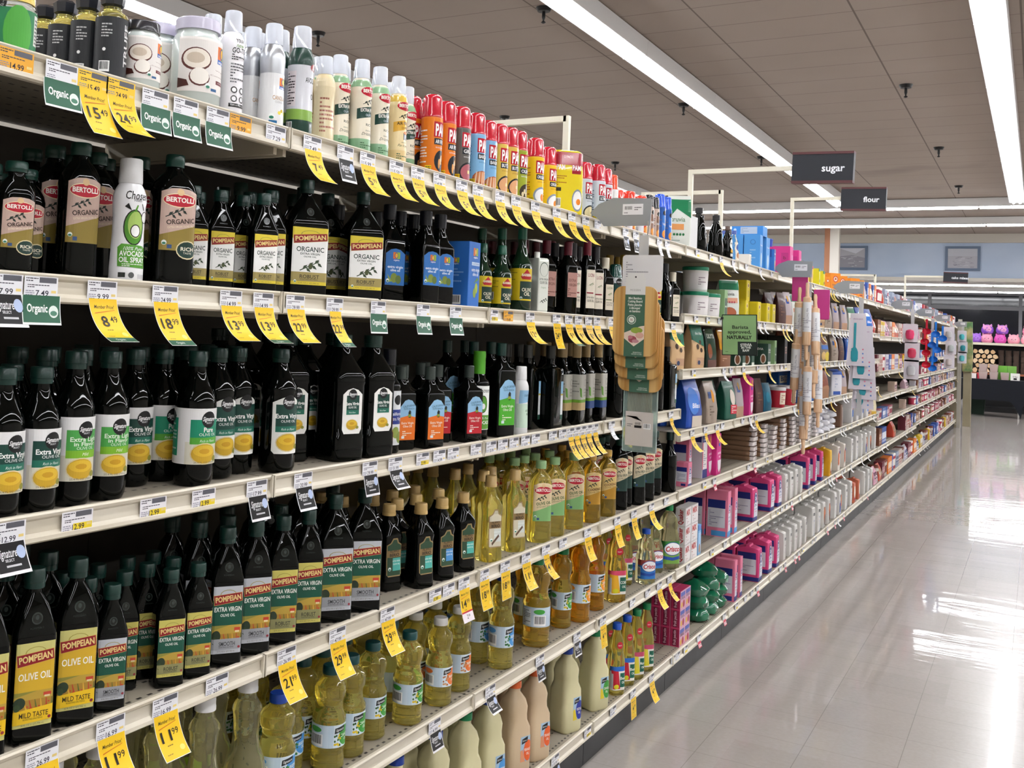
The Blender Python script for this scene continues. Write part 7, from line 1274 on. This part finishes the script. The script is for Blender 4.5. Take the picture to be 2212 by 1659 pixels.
# long display shelf with plush toys and firewood
r = bpy.data.objects.new('display_rack', None); COL.objects.link(r); r.location = (.0, 28.0, 0); r2 = bpy.data.objects.new('display_shelf', None); COL.objects.link(r2); r2.location = (.0, 28.0, 0); tag(r2, 'cream upper shelf of the rack, carrying the plush toys', 'shelf'); r3 = bpy.data.objects.new('display_shelf', None); COL.objects.link(r3); r3.location = (.0, 28.0, 0); tag(r3, 'brown lower shelf of the rack, carrying the firewood', 'shelf')
wd = mat('rack_cream', 'd8d0bc', .5)
link('upper_shelf', boxm(-1.5, 3.0, -.02, .6, 1.545, 1.60, wd, 'upper_shelf'), r2); link('lower_shelf', boxm(-1.5, 3.0, -.02, .6, .86, .90, mat('rack_brown', '9a5a3c', .6), 'lower_shelf'), r3); link('rack_back', boxm(-1.5, 3.0, .601, .64, 0, 1.60, 'black', 'rack_back'), r); link('rack_base', boxm(-1.5, 3.0, .0, .56, 0, .12, 'black', 'rack_base'), r3)
for x_ in (-1.5, .7, 2.96): link('rack_post', boxm(x_, x_+.04, .641, .69, .0, 1.545, 'black', 'rack_post'), r)
tag(r, 'black back wall of the display rack behind the firewood', 'display rack')
def plushm(c1, c2, face, seed):
    rs = [(0, .10, .09, .08), (.02, .14, .12, .11), (.08, .16, .14, .13), (.15, .14, .12, .11), (.20, .09, .08, .07), (.22, .02, .02, .02)]
    m_ = mat('plush_'+c1, c1, .95); noisy(m_, c1, c2, 9, 1, lo=.42, hi=.58)
    b_ = body(rs, 'body', m_, k=5, smooth=70, wob=.02, seed=seed)
    bm = bmesh.new()
    for s in (-1, 1): tube(bm, [(.0, s*.08, .17), (.0, s*.10, .21), (0, s*.105, .235)], [.035, .025, .006], 8)
    e = finish(bm, 'ear', m_, 60); L = [E(-.045, .10, .010, .012, '2a1a2a', 8), E(.045, .10, .010, .012, '2a1a2a', 8), P([(-.012, .085), (0, .078), (.012, .085), (0, .09)], '6a2a4a')]
    return [P4('body', b_), P4('ears', e), P4('face', decal(L, on_body([(q[0], q[1]+.004, q[2]+.004, q[3]) for q in rs]), 'face'))]
PL = [Proto('plush_toy', 'plush toy', '', .23, plushm(*c)) for c in (('a878d8', '9058c8', 1, 3), ('e8a0d0', '8a50c8', 1, 4), ('f0a8c0', 'e890b0', 1, 5), ('e068c0', 'd850b0', 1, 6), ('f4b8c4', 'f0a0b4', 1, 7))]
ptx = ['pale purple plush toy at the left end of the cream shelf', 'pink and purple plush toy stacked on top, upper left', 'rosy plush toy in the lower row, second from the left', 'magenta plush toy in the lower row, middle', 'pink and violet plush toy stacked above the magenta one', 'pale pink smiling plush toy, lower row', 'light pink plush toy at the right edge, lower row', 'peach pink plush toy on top at the right edge']
for i, (px, k, up) in enumerate(((2109, 0, 0), (2133, 1, 1), (2132, 2, 0), (2161, 3, 0), (2165, 1, 1), (2190, 4, 0), (2219, 4, 0), (2222, 2, 1))):
    x_ = aty(px, 720, 28.25)[0]; r = put(PL[k], (x_, 28.22, 1.60+up*.212), rz=-PI/2); THINGS.pop(); r.scale = (.80, .80, .97); r['label'] = ptx[i]; r['group'] = 'plush toys on the cream shelf'
lg = []
for k_ in range(3):
    m_ = mat('log_bark%d' % k_, ('4a3a2c', '5c4632', '3a3028')[k_], .9); bm = bmesh.new(); rr = random.Random(k_)
    n = 7; pts = [((.055+rr.uniform(-.012, .012))*math.cos(2*PI*i/n), (.055+rr.uniform(-.015, .012))*math.sin(2*PI*i/n)) for i in range(n)]
    a_ = [bm.verts.new((x, 0, z)) for x, z in pts]; b_ = [bm.verts.new((x, .38, z)) for x, z in pts]
    for i in range(n): j = (i+1) % n; bm.faces.new((a_[i], b_[i], b_[j], a_[j]))
    f1 = bm.faces.new(a_[::-1]); f1.material_index = 1; f2 = bm.faces.new(b_); f2.material_index = 1
    lg.append(finish(bm, 'log', [m_, cmat(('d8b890', 'caa67c', 'e0c4a0')[k_], .8)]))
ll = random.Random(9); rw = ['bottom', 'second', 'third', 'fourth', 'top']
for j in range(5):
    for i in range(4):
        x_ = -1.26+i*.118+(.055 if j % 2 else 0); o = link('firewood_log', lg[(i+j) % 3], None, (x_, 28.03, .957+j*.108)); o.rotation_euler = (0, ll.uniform(0, 3), 0)
        tag(o, 'pale firewood log, %s row, %s in the stack below the plush toys' % (rw[j], ['leftmost', 'second from left', 'third from left', 'rightmost'][i]), 'firewood', 'stacked firewood logs')
dkw = mat('dark_log', '4a3c34', .95)
for j in range(4):
    for i in range(5):
        x_ = -.74+i*.15; o = link('dark_log', body([(0, .05, .06, .04), (.13, .055, .06, .04)], 'log', dkw, k=3, wob=.12, seed=i+j*5), None, (x_, 28.2, .90+j*.135))
        tag(o, 'dark brown wood chunk right of the pale logs, %s row, %s' % (rw[j], ['leftmost', 'second', 'middle', 'fourth', 'rightmost'][i]), 'wood chunk', 'dark wood chunks on the rack')
# black draped table with goods
TY = 26.3
r = bpy.data.objects.new('draped_table', None); COL.objects.link(r); r.location = (-.95, TY, 0)
bm = bmesh.new(); N_ = 16; W0 = .72; th = .80
rows_ = []
for i in range(N_+1):
    x_ = -W0+2*W0*i/N_; t = 1-abs(x_)/W0; lo = .36*min(1, t*2.6)**.6; fl = .05*(1-t)
    rows_.append([bm.verts.new((x_*(1-.10*(1-lo/.4)*0)+0, -.38, th)), bm.verts.new((x_*.98, -.38, (th+lo)/2)), bm.verts.new((x_*.90 if abs(x_) > W0*.8 else x_*.97, -.385, max(lo, .0)+.002))])
for a_, b_ in zip(rows_, rows_[1:]):
    for q in range(2): bm.faces.new((a_[q], a_[q+1], b_[q+1], b_[q]))
tp = [bm.verts.new(c) for c in ((-W0, -.38, th), (W0, -.38, th), (W0, .38, th), (-W0, .38, th))]; bm.faces.new(tp)
for s in (-1, 1):
    q = [bm.verts.new(c) for c in ((s*W0, -.38, th), (s*W0*.9, -.385, .002), (s*W0*.97, 0, .38), (s*W0*.9, .38, .002), (s*W0, .38, th))]; bm.faces.new(q)
bmesh.ops.remove_doubles(bm, verts=bm.verts, dist=1e-4)
link('cover', finish(bm, 'cover', 'cloth'), r)
link('table_top', boxm(-.70, .70, -.36, .36, .765, .79, 'black', 'table_top'), r)
for x_ in (-.6, .6):
    for y_ in (-.3, .3): link('leg', boxm(x_-.012, x_+.012, y_-.012, y_+.012, 0, .765, 'steel', 'leg'), r)
tag(r, 'table under a fitted black cloth with an arched front edge', 'table')
def clam(c): return [P4('box', body([(0, .055, .05, .012), (.085, .07, .06, .012), (.10, .07, .06, .012)], 'box', cmat('e8dcd8', .15, .5), k=3)), P4('contents', body([(.004, .045, .04, .02), (.06, .055, .048, .02), (.075, .03, .03, .02)], 'contents', cmat(c, .6), k=3, wob=.06))]
cp = Proto('clamshell_box', 'cookie box', '', .10, clam('e0566a')); cp2 = Proto('clamshell_box', 'cookie box', '', .10, clam('c83040'))
for i, (qx, up, p) in enumerate(((2124, 0, cp), (2147, 0, cp), (2147, 1, cp), (2171, 0, cp2), (2124, 1, cp2))):
    rr_ = put(p, (aty(qx, 800, TY-.2)[0], TY-.2, .807+up*.162)); rr_.scale = (1.4, 1.5, 1.6); THINGS.pop(); rr_['label'] = 'clear clamshell box of pink cookies on the black table, '+['left of the front row', 'middle of the front row', 'stacked on the middle one', 'right of the front row', 'stacked on the left one'][i]; rr_['group'] = 'cookie boxes on the black table'
for i, (x_, z_, c, l_) in enumerate(((aty(2166, 800, TY)[0], .93, '6ab03c', 'upright green card behind the cookie boxes'), (aty(2186, 800, TY)[0], .86, '74b04a', 'green and white box at the right of the black table'))):
    o = link('card_box', boxm(-.085, .085, -.02, .02, 0, .30, cmat(c, .5), 'card_box', .003), None, (x_, TY-.05+.05*i, .807)); tag(o, l_, 'box')
o = link('price_card', boxm(-.085, .085, -.004, .004, 0, .14, cmat('e6e6e2', .5), 'price_card'), None, (aty(2193, 815, TY-.33)[0], TY-.33, .807)); o.scale = (1, 1, 1.1); link('print', decal([T('2 for', 0, .075, .025, .09, '1a1a1e', .02), R(-.03, .012, .03, .05, '1a1a1e')], on_plane((0, -.0045, 0), (1, 0, 0), (0, 0, 1)), 'print', step=1), o); tag(o, 'white price card with black print on the black table', 'card')
for i, (x_, c, nm) in enumerate(((-1.30, 'c01f3c', 'crimson'), (-1.19, 'e8e0dc', 'white'), (-1.08, 'd8304a', 'red'))):
    o = link('goods_box', boxm(-.045, .045, -.04, .04, 0, .09+.02*i, cmat(c, .5), 'goods_box', .004), None, (x_, TY-.22, .807)); tag(o, 'small %s box at the left end of the black table' % nm, 'box')
o = link('waste_bin', body([(0, .13, .13, .03), (.36, .16, .16, .03), (.365, .14, .14, .03)], 'waste_bin', mat('bin_green', '1f3a2c', .5)), None, (-1.15, 26.9, 0)); tag(o, 'dark green bin on the floor behind the black table', 'bin')
# red goods to the right behind the table
for i in range(6):
    o = link('display_box', boxm(-.11, .11, -.1, .1, 0, .12, cmat(('c8889a', 'b84a5a', 'c87a6a', 'd8a8a0', '3a58a0', 'b83a5c')[i], .6), 'display_box', .003), None, (-.02+(.0), 27.5, .0+.121*i)); tag(o, 'display carton right of the black table, '+['lowest of its stack', 'second from the floor', 'third from the floor', 'fourth from the floor', 'fifth from the floor, blue', 'topmost of its stack'][i], 'box', 'cartons stacked by the rack')
# ---------------------------------------------------------------- labels
SN = ['top shelf', 'second shelf', 'third shelf', 'fourth shelf', 'fifth shelf', 'sixth shelf', 'seventh shelf', 'lowest shelf']
def shname(t):
    y, z_ = t['y'], t['z']; LV = LV_A if y < Y0+5*BAY else sec_at(y)
    i = max([j for j in range(len(LV)) if LV[j] >= 0 and LV[j] <= z_+.012], key=lambda j: LV[j], default=len(LV)-1)
    return 'lowest shelf' if i == len(LV)-1 else SN[i]
NUM = ['first', 'second', 'third', 'fourth', 'fifth', 'sixth', 'seventh', 'eighth', 'ninth', 'tenth', 'eleventh', 'twelfth', 'thirteenth', 'fourteenth', 'fifteenth', 'sixteenth', 'seventeenth', 'eighteenth', 'nineteenth', 'twentieth']
def num(i): return NUM[i] if i < 20 else '%dth' % (i+1)
def area(y): return '' if y < Y0+5*BAY else ' among the sugar and flour' if y < Y0+12*BAY else ' beyond the spatulas' if y < Y0+16*BAY else ' near the end panel'
G = {}
for t in THINGS:
    t['sh'] = shname(t); t['ar'] = area(t['y']); LVs = LV_A if t['y'] < Y0+5*BAY else sec_at(t['y'])
    base = max([v for v in LVs if v <= t['z']+.012], default=LVs[-1]); t['lvl_up'] = round((t['z']-base)/.04)
    G.setdefault((t['pr'].desc, t['sh'], t['ar']), []).append(t)
for (d, sh, ar), L in G.items():
    fronts = sorted([t for t in L if t['row'] == 0 and t['lvl_up'] == 0], key=lambda t: t['y']); rest = [t for t in L if t not in fronts]
    n = len(fronts)
    for i, t in enumerate(fronts):
        t['lab'] = d+', '+sh+ar+('' if len(L) == 1 or (n == 1 and not rest) else ', in front' if n == 1 else ', %s from left' % num(i) if i else ', leftmost')
    cnt = {}
    for t in sorted(rest, key=lambda t: (t['row'], t['z'], t['y'])):
        ref = min(fronts, key=lambda f: abs(f['y']-t['y'])) if fronts else None; ri = fronts.index(ref) if ref else 0
        k = (t['row'], t['lvl_up'], ri); c = cnt.get(k, 0); cnt[k] = c+1
        pos = (' behind' if t['row'] else '')+(' raised' if t['lvl_up'] else '')
        if t['lvl_up']: s = '%s layer%s above the %s' % (num(t['lvl_up']), ' at the back' if t['row'] else '', ('front one' if n <= 1 else num(ri)+' from left'))
        else: s = '%s behind the %s' % (['', 'directly', 'two', 'three', 'four'][min(t['row'], 4)], ('front one' if n <= 1 else num(ri)+' from left'))
        t['lab'] = d+', '+sh+ar+', '+s+(' (%s)' % ['', 'left', 'right', 'further right', 'farthest right'][min(c, 4)] if c else '')
seen = {}
def trim(s):
    wds = s.split()
    if len(wds) <= 16: return s
    for a_, b_ in ((' with ', ' '), (' among the sugar and flour', ' by flour'), (' near the end panel', ' by end panel'), (' beyond the spatulas', ' past spatulas'), (' the ', ' '), (' and ', ' '), (' shelf', ' shelf')):
        s = s.replace(a_, b_)
        if len(s.split()) <= 16: return s
    return ' '.join(s.split()[:1]+s.split()[len(s.split())-15:])
for t in THINGS:
    s = trim(t['lab'])
    t['o']['label'] = s; t['o']['group'] = t['pr'].desc.split(',')[0]+'s, '+t['sh']
KN = {'o': 'orange price slip', 'y': 'white price slip with a yellow box', 's': 'plain white price slip', 'm': 'yellow member price tag', 'mg': 'yellow member price tag with green foot', 'mr': 'yellow member price tag with red and white foot', 'yy': 'yellow slip and yellow price tag', 'org': 'green Organic tag', 'blk': 'black and white square tag', 'pk': 'pink and white tag', 'wt': 'small curled white tag'}
G = {}
for t in TG:
    LVn = 'top shelf' if t['lvl'] == 0 else SN[t['lvl']] if (t['sec'] == 'B' and t['lvl'] < len(sec_at(t['y']))-1) or (t['sec'] == 'A' and t['lvl'] < 5) else 'lowest shelf'
    ar = area(t['y']) if t['sec'] == 'B' else ''
    nm = KN[t['kind']]+(' reading '+t['txt'].split('|')[-1].replace('.', ' ') if t['txt'] and t['sec'] == 'A' else '')+(', curling outward' if t['curl'] > .8 and t['sec'] == 'A' else '')
    G.setdefault((nm, LVn, ar), []).append(t)
for (nm, sh, ar), L in G.items():
    L.sort(key=lambda t: t['y'])
    for i, t in enumerate(L):
        t['o']['label'] = trim(nm+' on the '+sh+ar+('' if len(L) == 1 else ', %s from left' % num(i) if i else ', leftmost')); t['o']['group'] = 'price tags on the '+sh; t['o']['category'] = 'price tag'
